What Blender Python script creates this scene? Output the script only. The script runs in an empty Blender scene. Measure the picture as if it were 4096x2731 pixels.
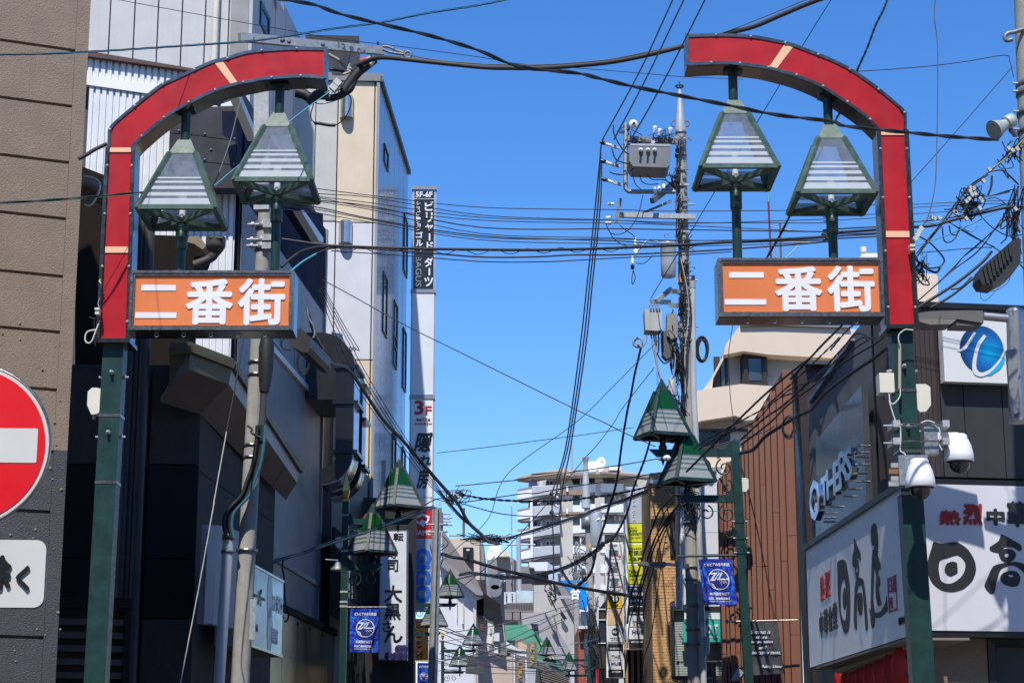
import bpy, math, random
from mathutils import Vector, Matrix, Quaternion
R = math.radians
random.seed(7)
SC = bpy.context.scene
COL = SC.collection
# ---------------------------------------------------------------- camera, sky, sun, exposure
PITCH = R(12.9); FPX = 7737.0; CX, CY = 2048.0, 1365.5; EYE = Vector((0, 0, 1.6))
cd = bpy.data.cameras.new('camera'); cam = bpy.data.objects.new('camera', cd); COL.objects.link(cam)
cam.location = EYE; cam.rotation_euler = (math.pi/2 + PITCH, 0, 0)
cd.sensor_width = 36; cd.lens = 36*FPX/4096; cd.clip_start = .1; cd.clip_end = 5000
SC.camera = cam
SUN_EL, SUN_AZ = R(55), R(9.5)
sv = Vector((-math.sin(SUN_AZ)*math.cos(SUN_EL), -math.cos(SUN_AZ)*math.cos(SUN_EL), math.sin(SUN_EL)))
W = bpy.data.worlds.new('World'); SC.world = W; W.use_nodes = True
nt = W.node_tree; bg = nt.nodes['Background']
sky = nt.nodes.new('ShaderNodeTexSky'); sky.sky_type = 'NISHITA'; sky.sun_disc = False
sky.sun_elevation = SUN_EL; sky.sun_rotation = math.pi + SUN_AZ
sky.air_density = 1.0; sky.dust_density = 0; sky.ozone_density = 5.0; sky.altitude = 600
hs = nt.nodes.new('ShaderNodeHueSaturation'); hs.inputs['Saturation'].default_value = 1.25; hs.inputs['Hue'].default_value = .508
nt.links.new(sky.outputs[0], hs.inputs['Color']); nt.links.new(hs.outputs[0], bg.inputs[0]); bg.inputs[1].default_value = .15
sl = bpy.data.lights.new('sun', 'SUN'); sl.energy = 4.1; sl.angle = R(.55); sl.color = (1, .955, .88)
so = bpy.data.objects.new('sun', sl); COL.objects.link(so); so.rotation_euler = sv.to_track_quat('Z', 'Y').to_euler()
SC.view_settings.view_transform = 'Standard'; SC.view_settings.look = 'None'
SC.view_settings.exposure = .36; SC.view_settings.gamma = 1
SC.render.film_transparent = False
SC.cycles.max_bounces = 8
# ---------------------------------------------------------------- pixel <-> place helpers
FW = Vector((0, math.cos(PITCH), math.sin(PITCH))); UP = Vector((0, -math.sin(PITCH), math.cos(PITCH)))
def ray(u, v): return FW + Vector((1, 0, 0))*((u-CX)/FPX) + UP*((CY-v)/FPX)
def P(u, v, Y):
    d = ray(u, v); return EYE + d*(Y/d.y)
def Z(x0, y0, s=2.24): return lambda x, y: (x0 + x/s, y0 + y/s)
ZA, ZB, ZC, ZD, ZE, ZF, ZG, ZH = Z(0,0), Z(900,0), Z(0,700), Z(900,700), Z(0,1300), Z(900,1300), Z(0,2031), Z(900,2031)
ZI, ZJ, ZK, ZL, ZM, ZN, ZO, ZP, ZQ = Z(2300,0), Z(3072,0), Z(2300,700), Z(3072,700), Z(2300,1350), Z(3072,1350), Z(2300,2031), Z(3072,2031), Z(1600,2031)
Y1, Y2, Y3 = Z(330,350), Z(330,1000), Z(600,1900,1.887)
class Plane:
    """a vertical wall plane; e runs to the viewer's right, n faces the viewer"""
    def __init__(s, O, e):
        s.O = Vector((O[0], O[1], 0)); s.e = Vector((e[0], e[1], 0)).normalized(); s.n = s.e.cross(Vector((0, 0, 1)))
    def hit(s, u, v, off=0):
        d = ray(u, v); O = s.O + s.n*off
        return EYE + d*((O-EYE).dot(s.n)/d.dot(s.n))
    def st(s, u, v, off=0):
        h = s.hit(u, v, off); return ((h-s.O).dot(s.e), h.z)
    def w(s, a, z, off=0): return s.O + s.e*a + s.n*off + Vector((0, 0, z))
    def rect(s, u0, v0, u1, v1):
        um, vm = (u0+u1)/2, (v0+v1)/2
        return s.st(u0, vm)[0], s.st(um, v1)[1], s.st(u1, vm)[0], s.st(um, v0)[1]
    def shift(s, off): return Plane(s.O + s.n*off, s.e)
def front(Y, yaw=0, u=2048, v=1365):
    p = P(u, v, Y); return Plane(p, (math.cos(R(yaw)), math.sin(R(yaw))))
def side(u, v, Y, dx, left=True):
    """a wall running down the street through (u,v) at depth Y, drifting dx metres per metre; left=True: stands on the left, faces right"""
    p = P(u, v, Y); e = Vector((dx, 1, 0)) if left else Vector((-dx, -1, 0))
    return Plane(p, e)
# ---------------------------------------------------------------- mesh builder
class MB:
    def __init__(s): s.v = []; s.f = []; s.sm = []
    def add(s, vs, fs, sm=False):
        b = len(s.v); s.v += [tuple(x) for x in vs]; s.f += [tuple(i+b for i in f) for f in fs]; s.sm += [sm]*len(fs); return s
    def prism(s, pts, vec):
        pts = [Vector(p) for p in pts]; n = len(pts); vec = Vector(vec)
        nn = Vector((0, 0, 0))
        for i in range(n): nn += pts[i].cross(pts[(i+1) % n])
        if nn.dot(vec) > 0: pts = pts[::-1]
        vs = pts + [p+vec for p in pts]
        fs = [tuple(range(n)), tuple(range(2*n-1, n-1, -1))] + [(i, n+i, n+(i+1) % n, (i+1) % n) for i in range(n)]
        return s.add(vs, fs)
    def poly(s, pl, px, t, off=0):          # polygon traced on a plane, real thickness t behind its face
        return s.prism([pl.hit(u, v, off) for u, v in px], -pl.n*t)
    def polyw(s, pl, sz, t, off=0): return s.prism([pl.w(a, z, off) for a, z in sz], -pl.n*t)
    def box(s, pl, a0, z0, a1, z1, t, off=0):
        return s.polyw(pl, [(a0, z0), (a1, z0), (a1, z1), (a0, z1)], t, off)
    def rect(s, pl, u0, v0, u1, v1, t, off=0):
        return s.box(pl, *pl.shift(off).rect(u0, v0, u1, v1), t, off)
    def ring(s, pl, a0, z0, a1, z1, w, t, off=0):   # rectangular frame
        s.box(pl, a0, z0, a1, z0+w, t, off); s.box(pl, a0, z1-w, a1, z1, t, off)
        s.box(pl, a0, z0+w, a0+w, z1-w, t, off); s.box(pl, a1-w, z0+w, a1, z1-w, t, off); return s
    def bar(s, a, b, w, h=None, up=(0, 0, 1)):
        a, b = Vector(a), Vector(b); h = h or w; d = (b-a).normalized(); x = d.cross(Vector(up))
        if x.length < 1e-4: x = d.cross(Vector((0, 1, 0)))
        x.normalize(); y = x.cross(d)
        q = [a+x*i*w/2+y*j*h/2 for i, j in ((-1,-1),(1,-1),(1,1),(-1,1))]
        return s.prism(q, b-a)
    def tube(s, pts, r, n=8, cap=True):
        pts = [Vector(p) for p in pts]; m = len(pts); rr = r if isinstance(r, (list, tuple)) else [r]*m
        t0 = (pts[1]-pts[0]).normalized(); x = t0.cross(Vector((0, 0, 1)))
        if x.length < .05: x = t0.cross(Vector((1, 0, 0)))
        x.normalize(); vs = []
        for i, p in enumerate(pts):
            t = (pts[min(i+1, m-1)]-pts[max(i-1, 0)]).normalized(); x = (x - t*x.dot(t))
            if x.length < 1e-5: x = t.orthogonal()
            x.normalize(); y = t.cross(x)
            vs += [p + (x*math.cos(2*math.pi*k/n)+y*math.sin(2*math.pi*k/n))*rr[i] for k in range(n)]
        fs = [(i*n+k, i*n+(k+1) % n, (i+1)*n+(k+1) % n, (i+1)*n+k) for i in range(m-1) for k in range(n)]
        s.add(vs, fs, True)
        if cap: s.add([vs[k] for k in range(n)], [tuple(range(n-1, -1, -1))]); s.add([vs[(m-1)*n+k] for k in range(n)], [tuple(range(n))])
        return s
    def lathe(s, o, prof, n=16, ax=(0, 0, 1), sm=True):
        ax = Vector(ax).normalized(); x = ax.orthogonal().normalized(); y = ax.cross(x); o = Vector(o)
        vs = []
        for r, h in prof: vs += [o+ax*h+(x*math.cos(2*math.pi*k/n)+y*math.sin(2*math.pi*k/n))*r for k in range(n)]
        fs = [(i*n+k, i*n+(k+1) % n, (i+1)*n+(k+1) % n, (i+1)*n+k) for i in range(len(prof)-1) for k in range(n)]
        s.add(vs, fs, sm); m = len(prof)
        s.add([vs[k] for k in range(n)], [tuple(range(n-1, -1, -1))]); s.add([vs[(m-1)*n+k] for k in range(n)], [tuple(range(n))]); return s
    def frustum(s, c, a, za, b, zb, rot=0):   # square frustum about c
        vs = []
        for h, z in ((a, za), (b, zb)):
            for i, j in ((-1,-1),(1,-1),(1,1),(-1,1)):
                x, y = i*h, j*h; vs.append((c[0]+x*math.cos(rot)-y*math.sin(rot), c[1]+x*math.sin(rot)+y*math.cos(rot), c[2]+z))
        return s.add(vs, [(3,2,1,0),(4,5,6,7)]+[(i, (i+1) % 4, 4+(i+1) % 4, 4+i) for i in range(4)])
    def ribs(s, pl, top, bot, pitch=.09, d=.02, t=.03, off=0, flat=.6):
        """profiled sheet: top and bottom edges are lists of (a,z) along the wall"""
        def ev(L, a):
            if a <= L[0][0]: return L[0][1]
            for (a0, z0), (a1, z1) in zip(L, L[1:]):
                if a <= a1: return z0+(z1-z0)*(a-a0)/max(a1-a0, 1e-6)
            return L[-1][1]
        a0, a1 = max(top[0][0], bot[0][0]), min(top[-1][0], bot[-1][0]); a = a0; prof = []
        while a < a1:
            for fr, o in ((0, d), (flat, d), (flat+.08, 0), (.92, 0)):
                if a+fr*pitch < a1: prof.append((a+fr*pitch, o))
            a += pitch
        prof.append((a1, 0)); n = len(prof); vs = []
        for a, o in prof: vs += [pl.w(a, ev(bot, a), off+o), pl.w(a, ev(top, a), off+o)]
        for a, o in prof: vs += [pl.w(a, ev(bot, a), off-t), pl.w(a, ev(top, a), off-t)]
        fs = []
        for i in range(n-1):
            b = 2*i; fs += [(b, b+2, b+3, b+1), (2*n+b+1, 2*n+b+3, 2*n+b+2, 2*n+b), (b+1, b+3, 2*n+b+3, 2*n+b+1), (b+2, b, 2*n+b, 2*n+b+2)]
        return s.add(vs, fs)
    def text(s, body, pl, a0, z0, a1, z1, off=.004, ext=.003, bold=.0, rot=0, font=None, shear=0):
        V, F = glyphs(body, 0, shear)
        if bold:
            V0, F0 = V, F; V, F = [], []; n0 = len(V0)
            offs = [(0, 0)]+[(bold*math.cos(k*math.pi/4), bold*math.sin(k*math.pi/4)) for k in range(8)]
            for k, (dx, dy) in enumerate(offs):
                V += [(p[0]+dx, p[1]+dy, p[2]) for p in V0]; F += [tuple(i+k*n0 for i in f) for f in F0]
        xs = [p[0] for p in V]; ys = [p[1] for p in V]
        if rot:   # reads downwards
            V = [(p[1], -p[0], p[2]) for p in V]; xs = [p[0] for p in V]; ys = [p[1] for p in V]
        x0, x1, y0, y1 = min(xs), max(xs), min(ys), max(ys)
        if not bold: n0 = len(V)
        out = [pl.w(a0+(p[0]-x0)/(x1-x0+1e-9)*(a1-a0), z0+(p[1]-y0)/(y1-y0+1e-9)*(z1-z0), off+.0002*(i//n0)+(ext if p[2] > 0 else -ext)) for i, p in enumerate(V)]
        return s.add(out, F)
    def build(s, name, m, parent=None):
        me = bpy.data.meshes.new(name); off = parent.matrix_world.translation if parent else Vector((0, 0, 0))
        if parent:
            off = Vector((0, 0, 0)); q = parent
            while q: off += q.location; q = q.parent
        if not parent and s.v:
            xs = list(zip(*s.v)); off = Vector(((min(xs[0])+max(xs[0]))/2, (min(xs[1])+max(xs[1]))/2, min(xs[2])))
        me.from_pydata([Vector(v)-off for v in s.v], [], s.f)
        me.polygons.foreach_set('use_smooth', s.sm); me.materials.append(m); me.update()
        o = bpy.data.objects.new(name, me); COL.objects.link(o)
        if parent: o.parent = parent
        else: o.location = off
        return o
_gc = {}
def glyphs(body, bold=0, shear=0):
    k = (body, bold, shear)
    if k not in _gc:
        c = bpy.data.curves.new('text', 'FONT'); c.body = body; c.extrude = .05; c.offset = bold; c.resolution_u = 2; c.shear = shear
        c.size = 1; c.space_line = .95
        o = bpy.data.objects.new('text', c); COL.objects.link(o)
        bpy.context.view_layer.update()
        me = o.evaluated_get(bpy.context.evaluated_depsgraph_get()).to_mesh()
        _gc[k] = ([tuple(v.co) for v in me.vertices], [tuple(p.vertices) for p in me.polygons])
        o.to_mesh_clear(); bpy.data.objects.remove(o); bpy.data.curves.remove(c)
    return _gc[k]
def thing(name, label, cat, loc, group=None):
    o = bpy.data.objects.new(name, None); COL.objects.link(o); o.location = loc; o.empty_display_size = .1
    o['label'] = label; o['category'] = cat
    if group: o['group'] = group
    return o
def part(name, mb, m, parent, label=None, kind=None):
    o = mb.build(name, m, parent)
    if label: o['label'] = label
    if name in ('lettering', 'bolts', 'rivets'): kind = 'stuff'
    if kind: o['kind'] = kind
    return o
def solo(name, mb, m, label, cat, group=None):
    o = mb.build(name, m); o['label'] = label; o['category'] = cat
    if group: o['group'] = group
    return o
def struct(name, mb, m):
    o = mb.build(name, m); o['kind'] = 'structure'; return o
def copy_tree(o, parent=None, loc=None):
    c = o.copy(); COL.objects.link(c); c.parent = parent
    if loc is not None: c.location = loc
    for ch in o.children: copy_tree(ch, c)
    return c
def smooth(pts, n=6):
    """Catmull-Rom through the points"""
    pts = [Vector(p) for p in pts]
    if len(pts) < 3: return pts
    q = [pts[0]*2-pts[1]]+pts+[pts[-1]*2-pts[-2]]; out = []
    for i in range(1, len(q)-2):
        p0, p1, p2, p3 = q[i-1:i+3]
        for k in range(n):
            t = k/n; out.append(.5*((2*p1)+(-p0+p2)*t+(2*p0-5*p1+4*p2-p3)*t*t+(-p0+3*p1-3*p2+p3)*t**3))
    return out+[pts[-1]]
# ---------------------------------------------------------------- materials
_m = {}
def M(name, col=(.5, .5, .5), rough=.6, metal=0, var=.12, scale=2.5, bump=0, bs=40, streak=0, dirt=(.12, .1, .08), grit=0, spec=.5, trans=0, alpha=1, dist=.01, rust=0, wave=0, rs=6):
    if name in _m: return _m[name]
    m = bpy.data.materials.new(name); m.use_nodes = True; t = m.node_tree; N = t.nodes; L = t.links; b = N['Principled BSDF']
    b.inputs['Roughness'].default_value = rough; b.inputs['Metallic'].default_value = metal; b.inputs['Specular IOR Level'].default_value = spec
    b.inputs['Transmission Weight'].default_value = trans; b.inputs['Alpha'].default_value = alpha
    tc = N.new('ShaderNodeTexCoord'); geo = N.new('ShaderNodeNewGeometry')
    def noise(sc, det=5, vec=None, rg=.55):
        n = N.new('ShaderNodeTexNoise'); n.inputs['Scale'].default_value = sc; n.inputs['Detail'].default_value = det; n.inputs['Roughness'].default_value = rg
        L.new(vec if vec else geo.outputs['Position'], n.inputs['Vector']); return n
    def ramp(src, a, bb):
        r = N.new('ShaderNodeMapRange'); r.inputs['From Min'].default_value = a; r.inputs['From Max'].default_value = bb; L.new(src, r.inputs['Value']); return r.outputs[0]
    def mix(fac, c1, c2, mode='MIX'):
        x = N.new('ShaderNodeMix'); x.data_type = 'RGBA'; x.blend_type = mode
        if hasattr(fac, 'default_value') or hasattr(fac, 'links'): L.new(fac, x.inputs[0])
        else: x.inputs[0].default_value = fac
        for k, c in ((6, c1), (7, c2)):
            if isinstance(c, tuple): x.inputs[k].default_value = (*c, 1)
            else: L.new(c, x.inputs[k])
        return x.outputs[2]
    dk = tuple(c*(1-var*1.6) for c in col); lt = tuple(min(1, c*(1+var)) for c in col)
    cur = mix(ramp(noise(scale, 6).outputs[0], .3, .7), dk, lt)
    if grit: cur = mix(ramp(noise(bs*1.5, 3).outputs[0], .45, .62), cur, tuple(c*(1-grit) for c in col))
    if streak:
        mp = N.new('ShaderNodeMapping'); mp.inputs['Scale'].default_value = (9, 9, .35); L.new(geo.outputs['Position'], mp.inputs['Vector'])
        a = ramp(noise(1.3, 6, mp.outputs[0], .65).outputs[0], .5, .78)
        mu = N.new('ShaderNodeMath'); mu.operation = 'MULTIPLY'; L.new(a, mu.inputs[0]); mu.inputs[1].default_value = streak
        cur = mix(mu.outputs[0], cur, dirt)
    if rust:
        a = ramp(noise(rs, 6, None, .7).outputs[0], .66-rust*.25, .74-rust*.2)
        cur = mix(a, cur, (.16, .06, .025)); 
    L.new(cur, b.inputs['Base Color'])
    rr = N.new('ShaderNodeMapRange'); rr.inputs['To Min'].default_value = max(0.02, rough-.1*min(1, rough*3)); rr.inputs['To Max'].default_value = min(1, rough+.12)
    L.new(noise(scale*3, 4).outputs[0], rr.inputs['Value']); L.new(rr.outputs[0], b.inputs['Roughness'])
    if bump:
        bp = N.new('ShaderNodeBump'); bp.inputs['Strength'].default_value = bump; bp.inputs['Distance'].default_value = dist
        L.new(noise(bs, 4 if not wave else 1).outputs[0], bp.inputs['Height']); L.new(bp.outputs[0], b.inputs['Normal'])
    _m[name] = m; return m
def emis(name, col, s):
    m = bpy.data.materials.new(name); m.use_nodes = True; b = m.node_tree.nodes['Principled BSDF']
    b.inputs['Base Color'].default_value = (*col, 1); b.inputs['Emission Color'].default_value = (*col, 1); b.inputs['Emission Strength'].default_value = s; return m
def glassy(name, tint=(.8, .85, .85), op=.25, rough=.08, dirt=.5):
    """thin dusty glass: mostly see-through, some diffuse film and sky reflection"""
    m = bpy.data.materials.new(name); m.use_nodes = True; t = m.node_tree; N = t.nodes; L = t.links; N.clear()
    out = N.new('ShaderNodeOutputMaterial'); tr = N.new('ShaderNodeBsdfTransparent'); tr.inputs[0].default_value = (*[.6+.4*c for c in tint], 1)
    df = N.new('ShaderNodeBsdfDiffuse'); df.inputs[0].default_value = (*tint, 1); gl = N.new('ShaderNodeBsdfGlossy'); gl.inputs['Roughness'].default_value = rough
    tl = N.new('ShaderNodeBsdfTranslucent'); tl.inputs[0].default_value = (*tint, 1)
    geo = N.new('ShaderNodeNewGeometry'); n = N.new('ShaderNodeTexNoise'); n.inputs['Scale'].default_value = 14; n.inputs['Detail'].default_value = 8; n.inputs['Roughness'].default_value = .7
    L.new(geo.outputs['Position'], n.inputs['Vector']); mr = N.new('ShaderNodeMapRange'); mr.inputs['From Min'].default_value = .35; mr.inputs['From Max'].default_value = .75
    mr.inputs['To Min'].default_value = op*(1-dirt); mr.inputs['To Max'].default_value = min(1, op*(1+dirt)); L.new(n.outputs[0], mr.inputs['Value'])
    a0 = N.new('ShaderNodeMixShader'); a0.inputs[0].default_value = .4; L.new(df.outputs[0], a0.inputs[1]); L.new(tl.outputs[0], a0.inputs[2])
    a = N.new('ShaderNodeMixShader'); L.new(mr.outputs[0], a.inputs[0]); L.new(tr.outputs[0], a.inputs[1]); L.new(a0.outputs[0], a.inputs[2])
    fr = N.new('ShaderNodeFresnel'); fr.inputs[0].default_value = 1.45 if rough < .2 else 1.12; c = N.new('ShaderNodeMixShader'); L.new(fr.outputs[0], c.inputs[0]); L.new(a.outputs[0], c.inputs[1]); L.new(gl.outputs[0], c.inputs[2])
    L.new(c.outputs[0], out.inputs[0]); return m
red = M('red_panel_paint', (.44, .008, .016), .4, var=.16, scale=3, streak=.5, dirt=(.26, .035, .035), rust=.06, rs=11, bump=.05, bs=200, spec=.35)
peach = M('peach_band', (.85, .5, .3), .5, var=.06, streak=.15, dirt=(.5, .3, .2))
chrome = M('stainless_trim', (.34, .30, .255), .2, 1, var=.1, scale=10, bump=.25, bs=5, wave=1, dist=.02)
chromed = M('stainless_frame', (.46, .42, .36), .28, 1, var=.15, scale=20, bump=.1, bs=60, streak=.3, dirt=(.3, .28, .25))
green = M('dark_green_enamel', (.010, .040, .035), .36, .0, var=.22, scale=9, bump=.25, bs=150, dist=.004, streak=.35, dirt=(.025, .05, .042), spec=.5)
greenw = M('weathered_green_enamel', (.07, .125, .10), .5, .0, var=.25, scale=14, bump=.25, bs=150, dist=.004, streak=.4, dirt=(.14, .15, .11))
greenr = M('rusty_green_enamel', (.022, .045, .042), .55, 0, var=.2, rust=.5, rs=8, bump=.2, bs=90)
orange = M('orange_acrylic', (.74, .215, .075), .25, var=.06, scale=1.5, streak=.16, dirt=(.5, .16, .07))
whitel = M('white_lettering', (.78, .78, .82), .35, var=.03)
galv = M('galvanised_steel', (.40, .42, .43), .5, .25, var=.15, scale=22, rust=.12, rs=12, streak=.25, bump=.05)
galvd = M('dark_galvanised_steel', (.22, .23, .24), .5, .5, var=.2, scale=18, rust=.1)
conc = M('concrete_pole', (.36, .345, .315), .85, var=.14, scale=7, grit=.2, bs=90, bump=.25, streak=.45, dirt=(.16, .14, .11))
black = M('black_cable_sheath', (.018, .018, .02), .55, var=.2, scale=20)
greyc = M('grey_cable_sheath', (.30, .31, .32), .5)
bluec = M('light_blue_cable', (.08, .38, .55), .45)
white = M('white_paint', (.78, .78, .76), .45, var=.04, streak=.15, dirt=(.5, .48, .42))
cream = M('cream_plastic', (.66, .63, .52), .5, var=.06, streak=.2, dirt=(.4, .37, .28))
ceram = M('white_ceramic', (.8, .8, .78), .15, var=.04)
blackp = M('black_paint', (.014, .014, .016), .35, var=.15)
gold = M('gold_finial', (.75, .45, .12), .3, .75, var=.1)
glassl = glassy('lantern_clear_glass', (.75, .8, .85), .15, .04, .4)
glassf = glassy('lantern_frosted_band', (.72, .78, .80), .62, .6, .1)
# ================================================================ ground
struct('ground', MB().add([(-600,-600,-.004),(600,-600,-.004),(600,900,-.004),(-600,900,-.004)], [(0,1,2,3)]), M('city_ground', (.22, .19, .16), .9, bump=.3, bs=5))
struct('road', MB().add([(-3.6,-60,0),(3.6,-60,0),(3.6,200,0),(-3.6,200,0)], [(0,1,2,3)]), M('asphalt', (.05, .05, .052), .85, grit=.4, bs=120, bump=.4))
def win(parent, pl, a0, z0, a1, z1, fr, gl, w=.04, d=.06, off=.01, mull=0):
    f = part('window', MB().ring(pl, a0, z0, a1, z1, w, d+.02, off+.02), fr, parent)
    part('pane', MB().box(pl, a0+w, z0+w, a1-w, z1-w, .01, off-.0), gl, f)
    if mull: part('frame', MB().box(pl, (a0+a1)/2-w/2, z0+w, (a0+a1)/2+w/2, z1-w, .04, off+.018), fr, f)
    return f
wglass = M('window_glass', (.03, .035, .045), .05, var=.05, spec=1)
wglassb = M('blue_window_glass', (.05, .07, .1), .06, var=.05, spec=1)
dframe = M('dark_window_frame', (.03, .022, .018), .4)
gframe = M('grey_window_frame', (.3, .31, .33), .4, .4)
# buildings across the crossing, behind the camera (seen only as reflections)
for k, (x, w_, h, c_) in enumerate(((-22, 14, 19, (.25, .2, .16)), (-7.5, 12, 17, (.3, .29, .27)), (6, 9, 21, (.12, .12, .13)), (16, 15, 18, (.35, .3, .25)))):
    pl = Plane((x, -16-k % 2), (-1, 0)); t = thing('shop_building', ['broad brown', 'low pale', 'tall dark', 'wide beige'][k]+' shop building across the crossing behind the viewpoint', 'building', (x, -16, 0))
    part('wall', MB().add(*[([(x, -17-k % 2, 0), (x+w_, -17-k % 2, 0), (x+w_, -25, 0), (x, -25, 0), (x, -17-k % 2, h), (x+w_, -17-k % 2, h), (x+w_, -25, h), (x, -25, h)]), [(3,2,1,0),(4,5,6,7),(0,1,5,4),(1,2,6,5),(2,3,7,6),(3,0,4,7)]]), M('facing_wall_%d' % k, c_, .8), t)
    for j in range(int(h/3)):
        for i in range(int(w_/2.4)):
            part('window', MB().add([(x+.5+i*2.4+dx, -16.9-k % 2+dy, .9+j*3+dz) for dx in (0, 1.6) for dy in (0, .06) for dz in (0, 1.5)], [(0,1,3,2),(4,6,7,5),(0,4,5,1),(2,3,7,6),(0,2,6,4),(1,5,7,3)]), wglass, t)
# ================================================================ brown stucco building, left
bstuc = M('brown_stucco', (.27, .205, .15), .75, var=.09, scale=4, bump=.75, bs=85, dist=.009, grit=.18, streak=.12, dirt=(.13, .09, .06))
dstuc = M('dark_grey_stucco', (.05, .052, .058), .5, var=.1, scale=5, bump=.7, bs=85, dist=.009, grit=.2, spec=.7)
PBW = front(15.5, 23, 330, 900)
def wall_u(v): return 365 + (220-365)*v/2731
b = thing('stucco_building', 'brown rough stucco building with dark grey lower storey at the left edge', 'building', PBW.w(0, 0))
ce = PBW.st(366, 0)[0]; ce2 = PBW.st(219, 2731)[0]; ce = (ce+ce2)/2
gz = [6.7, 5.95]
vs = [177, 404, 632, 860, 1093, 1318, 1551, 1800, 2043, 2290, 2547]
zs = [PBW.st(120, v)[1] for v in vs]; dz = (zs[0]-zs[-1])/(len(zs)-1)
zs = [zs[0]+dz*k for k in range(22, 0, -1)] + zs + [zs[-1]-dz*k for k in range(1, 4)]
zs = [z for z in zs if -.2 < z < 12.1]; ZSPLIT = PBW.st(200, 1797)[1]
for hi, m, nm in ((12.3, bstuc, 'upper'), (ZSPLIT, dstuc, 'lower')):
    lo = ZSPLIT if nm == 'upper' else 0
    part('wall_core', MB().box(PBW, -6, lo, ce, hi, 5.5, -.035), m, b)
    part('corner_pier', MB().box(PBW, ce-.11, lo, ce, hi, .034, 0), m, b)
zz = [12.3]+zs+[0]
for z1, z0 in zip(zz, zz[1:]):
    if z1-z0 < .06: continue
    m = bstuc if (z0+z1)/2 > ZSPLIT else dstuc
    part('panel', MB().box(PBW, -6, z0+.013, ce-.112, z1-.013, .034, 0), m, b)
# drips of paint on the wall
dm = MB(); rnd = random.Random(3)
for _ in range(46):
    u, v = rnd.uniform(5, 250), rnd.uniform(1250, 2650)
    h = PBW.hit(u, v); r = rnd.uniform(.005, .014)
    dm.lathe(h, [(r, -.002), (r*.8, r*.5), (r*.3, r*.75)], 8, PBW.n)
part('stucco_blob', dm, bstuc, b, kind='stuff')
# ================================================================ white ribbed building (white front, navy side)
wrib = M('white_ribbed_sheet', (.70, .71, .72), .45, var=.05, streak=.25, dirt=(.42, .4, .37))
navy = M('navy_ribbed_sheet', (.022, .03, .062), .85, spec=.1, var=.15, streak=.3, dirt=(.02, .02, .03))
grib = M('grey_ribbed_sheet', (.30, .295, .30), .42, .15, var=.07, streak=.2, dirt=(.2, .19, .19))
FB = front(26, 4, 700, 900); SB = side(953, 1200, 26, .0722)
b1 = thing('ribbed_building', 'white ribbed metal building with navy and grey right side behind the left red arch', 'building', P(900, 2000, 26)*1.0)
def stl(pl, pts): return [pl.st(*p) for p in pts]
part('upper_cladding', MB().ribs(FB, stl(FB, [(300, 205), (780, 285)]), stl(FB, [(300, 298), (780, 365)]), .092, .03), wrib, b1)
part('cornice_band', MB().poly(FB, [(300, 296), (780, 362), (780, 402), (300, 332)], .1, .06), white, b1)
part('cladding', MB().ribs(FB, stl(FB, [(300, 338), (955, 440)]), stl(FB, [(300, 1500), (955, 1500)]), .092, .03), wrib, b1)
part('roof_flashing', MB().poly(FB, [(300, 196), (880, 292), (880, 300), (300, 218)], .25, .12), M('brown_flashing', (.07, .03, .022), .5), b1)
a_end = SB.st(1292, 1200)[0]
navy_top = stl(SB, [(941, 436), (1292, 905)]); nb = stl(SB, [(953, 760), (1128, 1012), (1284, 1245)]); nb[-1] = (a_end, nb[-1][1])
navy_top[0] = (0, navy_top[0][1]); navy_top[-1] = (a_end, navy_top[-1][1]); nb[0] = (0, nb[0][1])
part('side_cladding', MB().ribs(SB, [(0, navy_top[0][1]), (a_end, navy_top[-1][1])], [(0, nb[1][1]), (a_end, nb[2][1])], .1, .02), navy, b1)
zl1 = SB.st(1178, 1512)[1]; zl2 = SB.st(1226, 2317)[1]; zl3 = SB.st(1260, 2575)[1]
part('side_cladding', MB().ribs(SB, [(0, nb[1][1]-.004), (a_end, nb[1][1]-.004)], [(0, zl1+.06), (a_end, zl1+.06)], .07, .015), grib, b1)
part('ledge', MB().box(SB, 0, zl1-.03, a_end, zl1+.058, .1, .07), white, b1)
part('side_cladding', MB().ribs(SB, [(0, zl1-.035), (a_end, zl1-.035)], [(0, zl2+.06), (a_end, zl2+.06)], .07, .015), grib, b1)
part('ledge', MB().box(SB, 0, zl2-.02, a_end, zl2+.05, .1, .05), M('stained_ledge', (.35, .34, .33), .7, streak=.7), b1)
part('side_cladding', MB().ribs(SB, [(0, zl2-.025), (a_end, zl2-.025)], [(0, 2.0), (a_end, 2.0)], .07, .015), grib, b1)
part('corner_trim', MB().box(SB, a_end, 0, a_end+.12, navy_top[-1][1], .2, .05), grib, b1)
win(b1, SB, SB.st(1172, 1430)[0], SB.st(1172, 1500)[1], SB.st(1232, 1460)[0], SB.st(1200, 1340)[1], gframe, wglassb, .04)
win(b1, SB, SB.st(1080, 1300)[0], SB.st(1090, 1370)[1], SB.st(1120, 1300)[0], SB.st(1100, 1230)[1], gframe, wglassb, .04)
part('body', MB().prism([FB.w(-3.2, 0, -.15), FB.w(FB.st(950, 1200)[0]-.04, 0, -.15), SB.w(a_end-.05, 0, -.06)+Vector((0,0,0)), SB.w(a_end-.05, 0, -6)], (0, 0, FB.st(700, 340)[1])), M('cladding_backing', (.08, .08, .085), .8), b1)
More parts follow.
